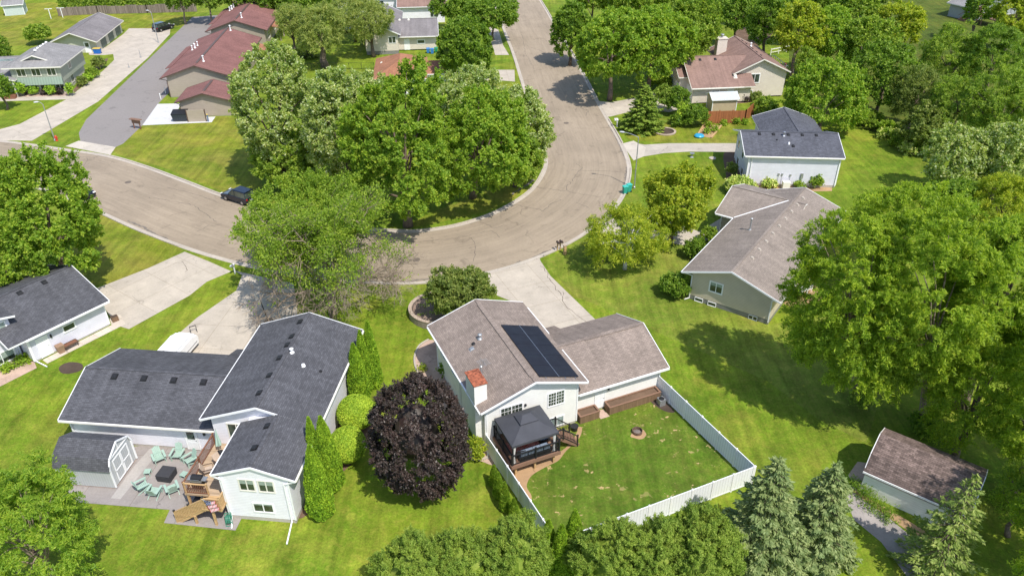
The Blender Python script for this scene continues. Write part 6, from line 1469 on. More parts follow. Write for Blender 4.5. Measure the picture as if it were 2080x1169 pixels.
def trunk_mesh(base_r, zc, hz, BC, parent, mat, rng, nl=10, lean=(0, 0)):
    mb = MB(); top = Vector((lean[0], lean[1], zc + hz * .1)); q = []
    n = 5; P = [Vector((lean[0] * (i / n) + .12 * rng.normal() * (i > 0), lean[1] * (i / n) + .12 * rng.normal() * (i > 0), top.z * i / n)) for i in range(n + 1)]
    for i in range(n): mb.tube(P[i], P[i + 1], base_r * (1.25 if i == 0 else 1 - .75 * i / n), base_r * (1 - .75 * (i + 1) / n), 8, cap=(i == 0))
    if BC is not None and len(BC):
        for k in rng.choice(len(BC), min(nl, len(BC)), replace=False):
            e = Vector(BC[k]); s = .25 + .5 * rng.random(); st = P[0].lerp(P[-1], min(.95, max(.3, s)))
            m_ = st.lerp(e, .5) + Vector((0, 0, .12 * (e - st).length)); r = base_r * .36
            mb.tube(st, m_, r, r * .6, 6, cap=False); mb.tube(m_, e, r * .6, r * .2, 5)
    return mb.build('trunk', mat, parent, smooth=True)

TN = [0]
def tree(cx, cy, wp, hp, zb, leafk, style, label, base=None, cover=2.6, name='tree', cat='tree', lob=.16, trunk_r=None, barkm=None, group=None, nl=9, low=-.75, lscale=1.0, gap=0.0, core=0.0):
    TN[0] += 1; rng = NP.random.default_rng(100 + TN[0])
    P, rx, hz, zc, dep = px_place(cx, cy, wp, hp, zb)
    lean = (0, 0); loc = Vector((P.x, P.y, 0))
    if base:
        g = G(*base); off = Vector((P.x - g.x, P.y - g.y, 0))
        if off.length < rx * .9: loc = g; lean = (off.x, off.y)
    t = thing(name, label, cat, loc, 0, group)
    l = (.08 + .00195 * dep) * lscale
    Q, BC = crown_leaves(rng, rx, hz, zc, l, cover, style, lob, low, gap)
    o_ = NP.array([lean[0], lean[1], 0]); Q = Q + o_; BC = BC + o_
    if core:
        Q = NP.concatenate([Q, ellhull((lean[0], lean[1], zc), rx, hz, lobefn(NP.random.default_rng(100 + TN[0]), lob), k=core)])
    quads('crown', Q, LF[leafk], t)
    if zc - hz > .4 or zb > .5:
        trunk_mesh(trunk_r or max(.09, .027 * (zc + hz)), zc, hz, BC, t, barkm or bark, rng, nl, lean)
    return t

def shrub(cx, cy, wp, hp, leafk, label, style='dense', core=.78, cover=2.4, name='shrub', cat='shrub', lob=.1, lscale=.8, group=None):
    return tree(cx, cy, wp, hp, .0, leafk, style, label, None, cover * 1.25, name, cat, lob, low=-.3, core=core * (.93 if core > .9 else .78), lscale=lscale, group=group)

def height_at(bx, by, ty):
    b_ = G(bx, by); lo, hi = .1, 30
    for _ in range(40):
        m = (lo + hi) / 2; v = Vector((b_.x, b_.y, m - CAM_H)); y = 584.5 + FPX * v.dot(AY) / v.dot(AZ)
        if y > ty: lo = m
        else: hi = m
    return b_, lo
def column(bx, by, ty, r, leafk, label, name='arborvitae', group='column shaped arborvitae', taper=.75, lscale=1.0, cat='evergreen', cover=3.6):
    TN[0] += 1; rng = NP.random.default_rng(300 + TN[0]); b_, H = height_at(bx, by, ty); H = max(H, .8)
    t = thing(name, label, cat, b_, rng.uniform(0, 6), group); dep = depth_of(b_); l = (.05 + .0019 * dep) * lscale
    def R(z): s = NP.clip(z / H, 0, 1); return r * NP.minimum(1, (s + .06) * 6) ** .5 * NP.maximum(.03, 1 - s ** 1.7) ** taper
    n = int(cover * 2 * PI * r * H * .8 / (.34 * l * l)); n = min(n, 26000)
    z = H * rng.random(n) ** .9; a = rng.uniform(0, 2 * PI, n); bl = 1 + .06 * NP.sin(a * 5 + z * 2) + .05 * NP.sin(a * 9 - z * 3)
    rr = R(z) * bl * (1 - .16 * rng.random(n) ** 2); C = NP.stack([rr * NP.cos(a), rr * NP.sin(a), z + .03], 1)
    out = NP.stack([NP.cos(a), NP.sin(a), NP.full(n, .35)], 1)
    A = NP.array([0, 0, 1.]) + rng.normal(size=(n, 3)) * .45 + out * .5; N_ = NP.cross(A, rng.normal(size=(n, 3))) * .5 + out
    L = l * (.8 + .8 * rng.random(n)); Q = leafquads(C, A, N_, L, L * .5)
    hull = []
    zs = NP.linspace(0, H * .97, 12); th = NP.linspace(0, 2 * PI, 15)
    for i in range(14):
        for j in range(11):
            q = []
            for (ii, jj) in ((i, j), (i + 1, j), (i + 1, j + 1), (i, j + 1)): rr_ = float(R(zs[jj])) * .86; q.append([rr_ * math.cos(th[ii]), rr_ * math.sin(th[ii]), zs[jj]])
            hull.append(q)
    quads('foliage', NP.concatenate([Q, NP.array(hull)]), LF[leafk], t); return t

def spruce(loc, H, r, leafk, label, lscale=1.0, name='spruce', dens=1.0, droop=.25, group=None, whorl=.42):
    TN[0] += 1; rng = NP.random.default_rng(500 + TN[0]); loc = Vector((loc.x, loc.y, 0)); dep = depth_of((loc.x, loc.y, H * .6)); l = (.07 + .0022 * dep) * lscale
    t = thing(name, label, 'spruce', loc, 0, group); Cs, As, Ns, Ls = [], [], [], []; mb = MB(); mb.tube((0, 0, 0), (0, 0, H * .96), .026 * H, .02, 8)
    z = .35
    while z < H - .15:
        s = z / H; R = r * (1 - s) ** .82 * (1 if s > .08 else .85) + .08; nb = int((7 + 4 * (1 - s)) * dens); a0 = rng.uniform(0, 6.28)
        for i in range(nb):
            a = a0 + 2 * PI * i / nb + rng.normal() * .15; Lb = R * rng.uniform(.72, 1.08); dx, dy = math.cos(a), math.sin(a)
            zz = z + rng.normal() * .1
            f = lambda u: NP.stack([dx * Lb * u, dy * Lb * u, zz + .30 * Lb * u * (s * 1.6 - droop) - droop * Lb * u * u * .5 + .12 * Lb * u ** 3 + .02], 1)
            if Lb > .7: e = f(NP.array([.7]))[0]; mb.tube((0, 0, zz), tuple(e), .025 + .012 * Lb, .01, 4, cap=False)
            n = max(8, int(Lb * 26 * dens / (l / .17) ** 1.55 * (.6 + .45 * Lb))); u = rng.random(n) ** .62; side = rng.choice([-1, 1], n) * rng.random(n); wdt = .34 * Lb * (1.12 - u) + .06
            c = f(u); perp = NP.array([-dy, dx, 0]); c = c + perp * (side * wdt)[:, None]; c[:, 2] -= .12 * NP.abs(side) * wdt + rng.random(n) * .12
            ax = NP.array([dx, dy, .05 - droop * .5]) + perp * (side * 1.1)[:, None] + rng.normal(size=(n, 3)) * .3
            Cs.append(c); As.append(ax); Ns.append(NP.array([0, 0, 1.]) + rng.normal(size=(n, 3)) * .42 + NP.array([dx, dy, 0]) * .35); Ls.append(l * (.8 + .9 * rng.random(n)))
        z += whorl * (1 - .45 * s) * (1 + .12 * rng.normal()) / max(dens, .6)
    n = 30; u = rng.random(n); C = NP.stack([rng.normal(size=n) * .05, rng.normal(size=n) * .05, H - .6 * u], 1); Cs.append(C); As.append(rng.normal(size=(n, 3)) * .5 + NP.array([0, 0, 1.])); Ns.append(rng.normal(size=(n, 3))); Ls.append(NP.full(n, l))
    C = NP.concatenate(Cs); C[:, 2] = NP.maximum(C[:, 2], .06); L = NP.concatenate(Ls)
    quads('branches', leafquads(C, NP.concatenate(As), NP.concatenate(Ns), L * 1.35, L * .5), LF[leafk], t); mb.build('trunk', bark, t); return t
def tip(px, py, H): return G(px, py, H)

# --- centre group inside the road bend
tree(560, 235, 195, 262, .8, 'silver', 'maple', 'pale leaved maple right of the smallest brown roofed block')
tree(600, 315, 190, 130, .5, 'mid', 'maple', 'low mid green maple crown just above the half bare tree')
tree(695, 262, 190, 270, .8, 'silver', 'maple', 'pale leaved maple between the brown block and the biggest bright maple', lob=.22)
tree(815, 300, 250, 325, .7, 'maple', 'maple', 'biggest bright green maple in the middle of the road bend', cover=2.9, lob=.2)
tree(985, 290, 215, 225, 2.0, 'maple', 'maple', 'bright green maple with visible grey trunk at the bottom of the island', base=(960, 402), trunk_r=.42)
tree(950, 210, 160, 160, 1.2, 'silver', 'maple', 'whitish leaved maple below the round dark tree', lob=.22)
tree(1062, 258, 130, 175, .6, 'silver', 'maple', 'pale maple at the right end of the island beside the road')
tree(1045, 312, 110, 110, 1.2, 'mid', 'maple', 'smaller green maple low at the right end of the island')
tree(885, 215, 130, 110, 1.0, 'mid', 'maple', 'green maple crown right under the orange brown roof')
tree(752, 205, 120, 110, 1.0, 'silver', 'maple', 'pale pointed tree left of the orange brown roof')
tree(947, 103, 126, 142, .6, 'dark', 'dense', 'dense round dark green tree beside the straight road', cover=3, lob=.07, core=.72)
tree(1000, 22, 118, 70, 3.0, 'dark', 'maple', 'spreading tree with bare trunk at the top left of the straight road', base=(1001, 82))
tree(915, 8, 90, 60, 3.0, 'dark', 'maple', 'dark maple at the top edge above the round dark tree')
tree(650, 55, 120, 115, 2.2, 'willow', 'willow', 'feathery tree with thick trunk on the lawn behind the wire fence', base=(663, 106), trunk_r=.7, lob=.22)
tree(752, 42, 105, 95, 2.5, 'willow', 'willow', 'feathery tree leaning on the beige house with grey roof', lob=.22, trunk_r=.4)
tree(590, 42, 70, 80, 2.5, 'willow', 'willow', 'feathery tree beside the farthest brown roofed building', lob=.2)
tree(715, 20, 100, 70, 3.0, 'willow', 'willow', 'feathery crown at the top edge above the dark blue trampoline', lob=.2)
spruce(tip(612, 20, 9), 9, 2.6, 'olive', 'olive brown spruce left of the thick feathery trunk', dens=.8)
for k, (bx, by, ty) in enumerate(((580, 128, 100), (590, 132, 100))): column(bx, by, ty, .45, 'dark', ['left of two dark narrow evergreens by the utility box', 'right of two dark narrow evergreens by the utility box'][k])
# --- the half bare tree
def bare_tree():
    rng = NP.random.default_rng(11); b_ = G(677, 642); t = thing('half_bare_tree', 'wide half bare tree with grey twigs between the drives, above the dark roof', 'tree', b_, 0)
    mb = MB(); tips = []
    def grow(p, d, L, r, lv):
        n = 3; q = p; dd = d
        for i in range(n):
            dd = (dd + Vector(rng.normal(size=3)) * .16 + Vector((0, 0, .05 if lv < 3 else -.05))).normalized(); e = q + dd * (L / n); mb.tube(q, e, r * (1 - .28 * i / n), r * (1 - .28 * (i + 1) / n), 6 if lv < 2 else 4 if lv < 4 else 3, cap=False)
            if lv < 5 and i > 0 or lv == 0 and i > 0:
                for _ in range(2 if lv < 4 else 2):
                    s = (dd + Vector(rng.normal(size=3)) * (.62 if lv > 0 else .75)).normalized(); grow(e, s, L * rng.uniform(.52, .8), r * .52, lv + 1)
            q = e
        if lv >= 3: tips.append((q, dd, lv))
        if lv >= 4 and q.z < 3.2 + .45 * math.hypot(q.x, q.y):
            for _ in range(3):
                e = q + (dd + Vector(rng.normal(size=3)) * .5).normalized() * .6; mb.tube(q, e, .012, .006, 3, cap=False)
    trunk_top = Vector((.1, .2, 3.0)); mb.tube((0, 0, 0), trunk_top, .42, .34, 9)
    for i in range(9):
        a = 2 * PI * i / 9 + rng.normal() * .2; el = [.25, .95, .5, 1.15, .35, .8, .3, 1.3, .6][i]
        grow(trunk_top - Vector((0, 0, .9 * rng.random())), Vector((math.cos(a) * math.cos(el), math.sin(a) * math.cos(el), math.sin(el))), 3.5 if el < .6 else 3.9, .16, 1)
    mb.tube(trunk_top, trunk_top + Vector((0, .1, 2.5)), .3, .2, 8); grow(trunk_top + Vector((0, .1, 2.4)), Vector((0, .05, 1)), 3.0, .18, 1)
    mb.build('trunk', bark_l, t)
    T_ = NP.array([list(p) for p, d, l in tips])
    t.scale = (1.06, 1.06, 1.15)
    r_ = NP.linalg.norm(T_[:, :2], axis=1); h_ = T_[:, 2]; pk = 1 / (1 + NP.exp(-((h_ - 3.6 - .45 * r_) * 2.6))); pk = NP.where((r_ < 2.4) & (h_ < 4.5), .9, pk); sel = rng.random(len(T_)) < NP.clip(pk, .04, 1)
    B = T_[sel]; n = 46000; i = rng.integers(0, len(B), n); C = B[i] + rng.normal(size=(n, 3)) * .24
    A = rng.normal(size=(n, 3)); N_ = rng.normal(size=(n, 3)) * .6 + NP.array([0, 0, 1.]); L = .18 * (.7 + .7 * rng.random(n))
    P, rx, hz, zc, dep = px_place(635, 452, 270, 200, 3.2); q = Vector((P.x - b_.x, P.y - b_.y, 0))
    Q, BC = crown_leaves(NP.random.default_rng(77), rx, hz, zc, .185, 1.35, 'maple', .2, -.1, .18)
    Q = (Q + NP.array([q.x, q.y, 0])) / NP.array([1.06, 1.06, 1.15])
    quads('crown', NP.concatenate([leafquads(C, A, N_, L, L * .55), Q]), LF['willow2'], t)
LF['willow2'] = leaf('ash_leaves', [(.08, .19, .012), (.12, .25, .018), (.16, .30, .022)])
bare_tree()
# --- left side
tree(84, 438, 208, 300, 1.5, 'maple', 'maple', 'big round maple at the left edge above the dark grey roof', cover=3.0, lob=.17, trunk_r=.4)
tree(10, 545, 110, 110, 1.5, 'maple', 'maple', 'green maple crown behind the left edge house, cut by the frame', cover=2.4)
tree(55, 1070, 235, 285, .8, 'maple', 'walnut', 'yellow green tree with pale branches in the bottom left corner', cover=2.6, lob=.25, nl=30, barkm=bark_l, trunk_r=.2)
tree(2, 98, 34, 64, 2, 'dark', 'maple', 'dark tree at the left edge beside the light grey roof'); tree(-2, 175, 50, 62, 1.5, 'dark', 'maple', 'dark tree at the left edge below the sage house entry')
shrub(76, 70, 54, 40, 'mid', 'round bushy tree behind the sage house roof', core=.6, lscale=1)
for k, (cx, cy, w_, h_, lk) in enumerate(((42, 181, 18, 30, 'thuja'), (70, 184, 20, 18, 'thuja'), (102, 184, 20, 18, 'thuja'), (142, 181, 16, 26, 'thuja'), (88, 188, 12, 9, 'purple'), (121, 187, 14, 10, 'purple'), (56, 188, 10, 8, 'purple'))):
    shrub(cx, cy, w_, h_, lk, ['upright clipped shrub nearest the sage house steps', 'round clipped shrub left of centre under the green metal skirt', 'round clipped shrub right of centre under the green metal skirt', 'pointed clipped shrub at the sage house corner', 'small dark shrub between the two round clipped ones', 'small dark shrub left of the pointed clipped one', 'small dark shrub beside the upright clipped one'][k])
for k, (cx, cy, w_, h_, lk) in enumerate(((200, 128, 28, 24, 'olive'), (187, 149, 30, 18, 'mid'), (178, 158, 22, 14, 'thuja'), (166, 166, 26, 18, 'olive'))):
    shrub(cx, cy, w_, h_, lk, ['big olive shrub at the back corner of the sage house', 'green shrub along the sage house side by the walk', 'bright green low shrub along the sage house side', 'brownish low shrub nearest the pointed one by the sage house'][k], core=.6)
# far hedge and trees top left
def hedge(name, label, a, b_, w_, h, leafk, cat='hedge'):
    TN[0] += 1; rng = NP.random.default_rng(TN[0]); a = Vector((a.x, a.y, 0)); b_ = Vector((b_.x, b_.y, 0)); L = (b_ - a).length; d = (b_ - a) / L; t = thing(name, label, cat, a, math.atan2(d.y, d.x)); dep = depth_of(a); l = .06 + .0024 * dep
    n = int(3.0 * (L * (h * 2 + w_)) / (.34 * l * l)); x = rng.uniform(0, L, n); u = rng.uniform(0, 2 * h + w_, n); y = NP.where(u < h, -w_ / 2, NP.where(u > h + w_, w_ / 2, u - h - w_ / 2)); z = NP.where(u < h, u, NP.where(u > h + w_, 2 * h + w_ - u, h)); bl = .25 * NP.sin(x * 1.3) + .2 * NP.sin(x * 3.1 + 1)
    z = z * (1 + .06 * bl) ; y = y * (1 + .2 * bl); C = NP.stack([x, y, z], 1) + rng.normal(size=(n, 3)) * .12; C[:, 2] = NP.maximum(C[:, 2], .05)
    N_ = NP.stack([NP.zeros(n), NP.sign(y) * (NP.abs(y) > w_ * .45), (z > h * .9) * 1.0], 1) + rng.normal(size=(n, 3)) * .5 + NP.array([0, 0, .2]); A = rng.normal(size=(n, 3)) + NP.array([0, 0, .6]); Lq = l * (.7 + .8 * rng.random(n))
    X = [0, L]; hull = [[[0, -w_ * .42, 0], [L, -w_ * .42, 0], [L, -w_ * .42, h * .9], [0, -w_ * .42, h * .9]], [[0, w_ * .42, 0], [L, w_ * .42, 0], [L, w_ * .42, h * .9], [0, w_ * .42, h * .9]], [[0, -w_ * .42, h * .9], [L, -w_ * .42, h * .9], [L, w_ * .42, h * .9], [0, w_ * .42, h * .9]]]
    quads('foliage', NP.concatenate([leafquads(C, A, N_, Lq, Lq * .6), NP.array(hull)]), LF[leafk], t); return t
hedge('hedge', 'long tall clipped hedge behind the weathered grey fence', G(127, 20), G(330, 12), 3.5, 3.6, 'mid')
for k, (cx, cy, w_, h_) in enumerate(((365, -6, 70, 50), (420, -10, 70, 56), (480, -12, 60, 60), (530, -8, 70, 60), (590, -4, 90, 50), (640, -12, 90, 50))):
    tree(cx, cy, w_, h_, 3.2, 'dark', 'maple', 'dark tree in the row beyond the parking lot, %s' % ('first from the hedge', 'second from the hedge', 'third from the hedge', 'fourth from the hedge', 'fifth from the hedge', 'last before the feathery trees')[k], barkm=bark_l, nl=5)
# --- around house A
for k, (bx, by, ty, r) in enumerate(((762, 784, 653, .75), (746, 792, 672, .75), (733, 815, 698, .92))): column(bx, by, ty, r, 'thuja', ['farthest of three tall arborvitae at the white house, behind', 'middle of three tall arborvitae at the white house, partly hidden', 'widest and nearest of the upper three arborvitae at the white house'][k])
for k, (bx, by, ty, r) in enumerate(((676, 990, 846, 1.0), (655, 1046, 905, 1.0), (652, 985, 848, .7))): column(bx, by, ty, r, 'thuja', ['broad arborvitae beside the lower round lime shrub', 'lowest arborvitae, nearest the long white downspout', 'narrow arborvitae squeezed against the white house wall'][k])
shrub(724, 838, 84, 82, 'lime', 'upper of two big round lime green shrubs beside the white house', style='clip', core=.94, cover=3.6, lob=.02, lscale=.7); shrub(706, 903, 80, 84, 'lime', 'lower of two big round lime green shrubs beside the white house', style='clip', core=.94, cover=3.6, lob=.02, lscale=.7)
tree(852, 890, 200, 236, .4, 'purple', 'purple', 'dark purple leaved tree on the lawn between the two big houses', cover=3.2, lob=.2, core=.46, lscale=.78, trunk_r=.2)
tree(932, 590, 130, 118, .8, 'olive', 'dense', 'brownish green shrubby tree on the walled bed behind the cream house', cover=2.6, lob=.16, lscale=.8)
shrub(966, 912, 40, 44, 'yellow', 'yellow green shrub at the foot of the cream chimney', core=.5); shrub(950, 885, 24, 26, 'maple', 'small bright shrub behind the yellow green one at the chimney', core=.5)
shrub(907, 745, 36, 34, 'dark', 'dark shrub in the shade of the cream house wall', core=.5); shrub(860, 748, 12, 9, 'yellow', 'tiny yellow plant at the edge of the stone bed', core=.5)
for k, (cx, cy, w_, h_) in enumerate(((862, 628, 18, 10), (880, 640, 20, 12), (858, 645, 14, 9))): shrub(cx, cy, w_, h_, 'hosta', ['leafy plant at the back of the walled bed', 'leafy plant nearest the roof in the walled bed', 'leafy plant at the rim of the walled bed'][k], core=.4, name='plant', cat='plant')
for k, (bx, by, ty, r) in enumerate(((1004, 985, 945, .38), (1013, 1008, 960, .42), (1026, 1035, 980, .42), (1044, 1056, 1012, .4))): column(bx, by, ty, r, 'maple', ['first (uppermost)', 'second', 'third', 'last (lowest)'][k] + ' of the small bright evergreens outside the left white fence', group='small evergreens outside the white fence')
shrub(15, 747, 24, 16, 'maple', 'round green shrub in the stone bed at the left edge, left one', core=.7); shrub(48, 731, 24, 15, 'maple', 'round green shrub in the stone bed by the white downspout', core=.7)
# --- bottom junipers
for k, (cx, cy, w_, h_) in enumerate(((850, 1165, 170, 175), (950, 1155, 140, 165), (1048, 1135, 145, 175), (1240, 1140, 170, 190), (1330, 1140, 160, 185), (1425, 1135, 180, 200))):
    shrub(cx, cy, w_, h_, 'juniper', ['leftmost big juniper at the bottom edge, on the lawn', 'second big juniper from the left at the bottom edge', 'big juniper at the foot of the left white fence', 'big juniper just right of the two bright arborvitae', 'big juniper in front of the white fence end', 'rightmost big juniper, beside the blue spruce'][k], style='juniper', core=.8, cover=3.4, lob=.13, lscale=.75, name='juniper', cat='shrub')
column(1112, 1150, 1056, .75, 'thuja', 'left of two bright arborvitae between the bottom junipers'); column(1162, 1160, 1036, .9, 'thuja', 'right and taller of two bright arborvitae between the bottom junipers'); column(1137, 1170, 1066, .8, 'thuja', 'short arborvitae in front of the two bright ones')
# --- spruces bottom right
spruce(tip(1586, 926, 9.5), 9.5, 3.5, 'spruce', 'tall blue spruce left of the pair at the bottom right', group='blue spruces at the bottom right', dens=1.05); spruce(tip(1703, 940, 8.5), 8.5, 3.1, 'spruce', 'blue spruce right of the pair, nearest the worn shed', group='blue spruces at the bottom right', dens=1.05)
spruce(tip(1985, 962, 9.5), 9.5, 3.2, 'spruce2', 'sparse yellow green spruce leaning over the worn shed roof', dens=.75, droop=.4); spruce(tip(1625, 1060, 4.5), 4.5, 2.2, 'spruce', 'lower blue spruce between the taller pair at the bottom edge', group='blue spruces at the bottom right')
for k, (cx, cy, w_, h_) in enumerate(((1757, 1003, 26, 24), (1775, 1022, 28, 22), (1806, 1046, 24, 20), (1735, 985, 22, 20))): shrub(cx, cy, w_, h_, 'dark', ['second', 'third', 'last', 'first'][k] + ' of the spiky day lily clumps along the worn shed wall', style='walnut', core=.3, name='plant', cat='plant', group='day lily clumps along the shed')
# --- right of road near house D
tree(1372, 405, 170, 152, 1.2, 'yellow', 'maple', 'yellow green maple in front of the taupe roofed house', cover=2.6, lob=.2); tree(1275, 476, 172, 148, .6, 'yellow', 'willow', 'weeping birch on the lawn below the yellow green maple', cover=2.0, lob=.25, barkm=plain('birch_bark', (.6, .57, .52), .8, var=.3, scale=6), gap=.1); LF
tree(1225, 500, 70, 50, 1.0, 'yellow', 'willow', 'low sprawling branch clump of the birch nearest the kerb', cover=1.6)
shrub(1372, 580, 62, 54, 'dark', 'dark yew at the corner of the taupe roofed house', core=.7); shrub(1412, 505, 50, 44, 'dark', 'dark yew halfway along the taupe roofed house', core=.7); shrub(1440, 478, 36, 30, 'mid', 'mid green shrub near the taupe house entry', core=.6)
for k, (cx, cy, w_, h_, lk) in enumerate(((1503, 377, 66, 34, 'hosta'), (1562, 374, 34, 20, 'hosta'), (1660, 370, 30, 26, 'mid'), (1622, 378, 24, 14, 'mid'), (1486, 345, 22, 30, 'olive'))):
    shrub(cx, cy, w_, h_, lk, ['wide variegated shrub at the left corner of the pale blue house', 'smaller variegated shrub under the pale blue wall', 'bushy green shrub at the right end of the pale blue wall', 'low plant beside the white cabinet', 'brown shrub in the dark bed left of the pale blue house'][k], core=.5)
spruce(tip(1313, 172, 7.0), 7.0, 4.0, 'juniper', 'broad green spruce by the road in front of the beige house', dens=1.15)
for k, (cx, cy, w_, h_, lk) in enumerate(((1352, 200, 52, 56, 'juniper'), (1378, 205, 44, 60, 'dark'), (1412, 234, 52, 46, 'dark'), (1388, 232, 26, 40, 'lime'), (1380, 246, 40, 22, 'dark'), (1340, 165, 56, 34, 'maple'), (1552, 218, 54, 36, 'mid'), (1530, 196, 34, 14, 'olive'), (1514, 200, 24, 12, 'purple'))):
    shrub(cx, cy, w_, h_, lk, ['juniper right behind the broad roadside spruce', 'tall dark juniper before the beige garage door', 'round dark yew at the left end of the orange fence', 'lime green shrub left of the round dark yew', 'low dark shrub under the lime one', 'bright young tree in the shade left of the beige garage', 'bushy shrub at the right end of the orange fence', 'flower bed plants under the beige wall', 'dark flowers under the lower beige window'][k], core=.6, style='maple')
for k, (cx, cy) in enumerate(((1440, 253), (1470, 250), (1497, 248), (1515, 248), (1435, 266), (1452, 262))): shrub(cx, cy, 12, 9, 'maple', ['tomato plant', 'leafy plant', 'flowering plant', 'potted plant', 'low squash plant', 'bean plant'][k] + ' ' + ['at the top of the vegetable bed', 'left of centre before the orange fence', 'right of centre before the orange fence', 'at the right end of the orange fence', 'in the middle of the vegetable bed', 'near the right edge of the vegetable bed'][k], core=.4, name='plant', cat='plant')
# --- maples top right of road
for k, (cx, cy, w_, h_, zb, lk) in enumerate(((1160, 60, 84, 112, 1.5, 'dark'), (1245, 92, 165, 165, 2.6, 'maple'), (1325, 85, 150, 150, 2.6, 'maple'), (1405, 60, 140, 140, 3, 'mid'), (1300, -8, 150, 90, 3, 'mid'), (1430, 0, 110, 90, 3, 'dark'), (1205, -10, 100, 70, 3, 'mid'))):
    tree(cx, cy, w_, h_, zb, lk, 'maple', ['dark maple at the kerb right of the straight road', 'big bright maple casting shade on the road', 'big bright maple left of the beige house', 'mid green maple above the beige house roof', 'maple crown at the top edge behind the bright ones', 'dark maple at the top edge near the woods', 'maple crown at the top edge right of the road'][k], cover=2.8, lob=.18)
# --- woods upper right
W = [(1500, 25, 80, 80, 3, 'dark', 'maple'), (1560, 40, 90, 110, 3, 'dark', 'maple'), (1625, 55, 105, 120, 4, 'yellow', 'maple'), (1690, 70, 110, 120, 2.5, 'maple', 'maple'), (1765, 85, 120, 120, 2, 'mid', 'maple'), (1680, 190, 158, 138, 1.0, 'maple', 'maple'),
     (1740, 15, 110, 80, 3, 'mid', 'maple'), (1830, 45, 100, 90, 2, 'yellow', 'maple'), (1800, 150, 130, 130, 2, 'dark', 'maple'), (1865, 190, 120, 130, 1, 'olive', 'willow'), (1935, 110, 130, 120, 2.5, 'mid', 'walnut'), (2025, 110, 130, 140, 3, 'dark', 'walnut'),
     (1945, 210, 140, 130, 2, 'mid', 'walnut'), (2040, 215, 150, 150, 3, 'mid', 'walnut'), (2065, 30, 90, 90, 3, 'yellow', 'maple'), (1990, 15, 60, 60, 4, 'dark', 'maple'), (1640, 130, 60, 70, 1.5, 'mid', 'maple'), (1600, 20, 70, 80, 3, 'dark', 'maple'), (1545, -10, 90, 70, 3, 'dark', 'maple'), (1660, -12, 100, 70, 3, 'mid', 'maple'),
     (1795, -15, 70, 50, 3, 'dark', 'maple'), (1880, 260, 110, 90, .6, 'olive', 'maple')]
WL = ['left of the short tan fence', 'right of the short tan fence', 'with a tall pale trunk above the white rail', 'bright, right of the tall pale trunk', 'in the middle of the woods below the yellow green one', 'bright and round, right behind the slate blue roof', 'at the top edge above the bright woods tree', 'beside the top right lawn', 'dark, between the bright round one and the feathery olive one', 'feathery and olive, above the curved shrub border',
      'with drooping leaves left below the tan roofed house', 'dark with drooping leaves below the raised deck', 'with drooping leaves above the flowering trees', 'drooping mid green at the right edge', 'yellow green in the top right corner', 'dark, right of the tan roofed house', 'small, beside the red towel rail', 'dark, behind the tall pale trunk', 'dark, at the top edge over the tan fence', 'at the top edge left of the open lawn', 'dark, at the top edge beside the corner lawn', 'olive, at the right end of the curved shrub border']
for k, q in enumerate(W): tree(q[0], q[1], q[2], q[3], q[4], q[5], q[6], 'woods tree ' + WL[k].replace(' and round,', ','), cover=2.3, lob=.22, name='woodland_tree', nl=6, barkm=bark_l if k in (2, 9, 10) else bark)
for k, (cx, cy, w_, h_, lk) in enumerate(((1770, 245, 60, 30, 'mid'), (1805, 262, 50, 30, 'maple'), (1830, 285, 50, 28, 'mid'), (1855, 300, 50, 30, 'hosta'), (1720, 235, 50, 20, 'olive'), (1800, 272, 36, 14, 'hosta'), (1885, 290, 60, 50, 'dark'))):
    shrub(cx, cy, w_, h_, lk, 'border shrub of the curved bed, %s' % ('second from its left end', 'bright one near the middle', 'green one right of the middle', 'pale leaved one near its right end', 'leftmost and lowest', 'pale hosta row at the lawn edge', 'dark one at the far right')[k], style='maple', core=.55)
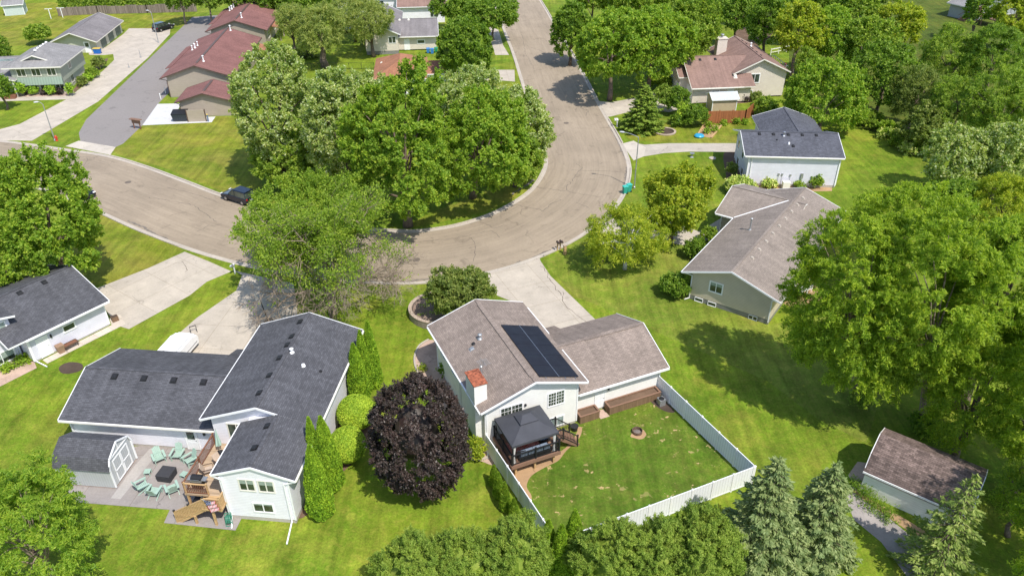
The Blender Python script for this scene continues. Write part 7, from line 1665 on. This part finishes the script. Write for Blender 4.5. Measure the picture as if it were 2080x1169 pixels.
for k, (cx, cy, w_, h_, lk) in enumerate(((1950, 325, 130, 130, 'silver'), (2040, 320, 130, 150, 'silver'), (1935, 400, 110, 90, 'dark'), (2050, 400, 120, 130, 'yellow'))):
    tree(cx, cy, w_, h_, 1.2, lk, 'dense' if k < 3 else 'willow', ['white flowering dark leaved tree right of the open lawn', 'white flowering tree at the right edge', 'dark tree just above the tall walnut crowns', 'feathery yellow green tree at the right edge behind the walnuts'][k], cover=2.4, lob=.2)
# --- walnuts
tree(1730, 622, 285, 440, 1.8, 'walnut', 'walnut', 'huge walnut over the taupe roofed house, trunk on the shaded lawn', base=(1738, 800), cover=2.7, lob=.26, trunk_r=.3, barkm=bark_l, nl=18)
tree(1888, 632, 265, 465, 2.4, 'walnut', 'walnut', 'tall walnut with bare leaning trunk above the worn shed', base=(1873, 858), cover=2.7, lob=.26, trunk_r=.28, barkm=bark_l, nl=18)
tree(2040, 600, 270, 470, 1.8, 'walnut', 'walnut', 'tall walnut at the right edge beside the leaning trunk one', cover=3.0, lob=.2, nl=14)
tree(1850, 450, 230, 200, 3, 'walnut', 'walnut', 'walnut crown reaching up to the open lawn of the pale blue house', cover=2.2, lob=.22)
tree(1990, 800, 190, 250, 1.5, 'walnut', 'walnut', 'lower walnut at the right edge above the yellow green spruce', cover=2.0, lob=.22)
shrub(1748, 812, 44, 44, 'juniper', 'small grey green shrub at the foot of the huge walnut', core=.6); shrub(1880, 862, 60, 26, 'dark', 'low dark plants round the leaning walnut trunk', core=.4)
tree(2085, 1010, 110, 150, 1.0, 'mid', 'walnut', 'dark green tree at the right edge beside the yellow green spruce', cover=1.8)
tree(2150, 800, 220, 420, 2, 'walnut', 'walnut', 'walnut cut by the right edge, its crown above the lowest one', cover=1.8)
tree(2190, 1010, 200, 320, 2, 'walnut', 'walnut', 'walnut mostly outside the right edge beside the worn shed', cover=1.6)
tree(2260, 1100, 260, 360, 2, 'walnut', 'walnut', 'walnut outside the lower right corner whose shade reaches the worn shed', cover=1.6)
tree(2330, 880, 260, 400, 2, 'walnut', 'walnut', 'walnut outside the right edge in line with the worn shed', cover=1.6)
# a tall tree just outside the frame, whose shade falls across the lower right lawn
bpy.context.view_layer.update()
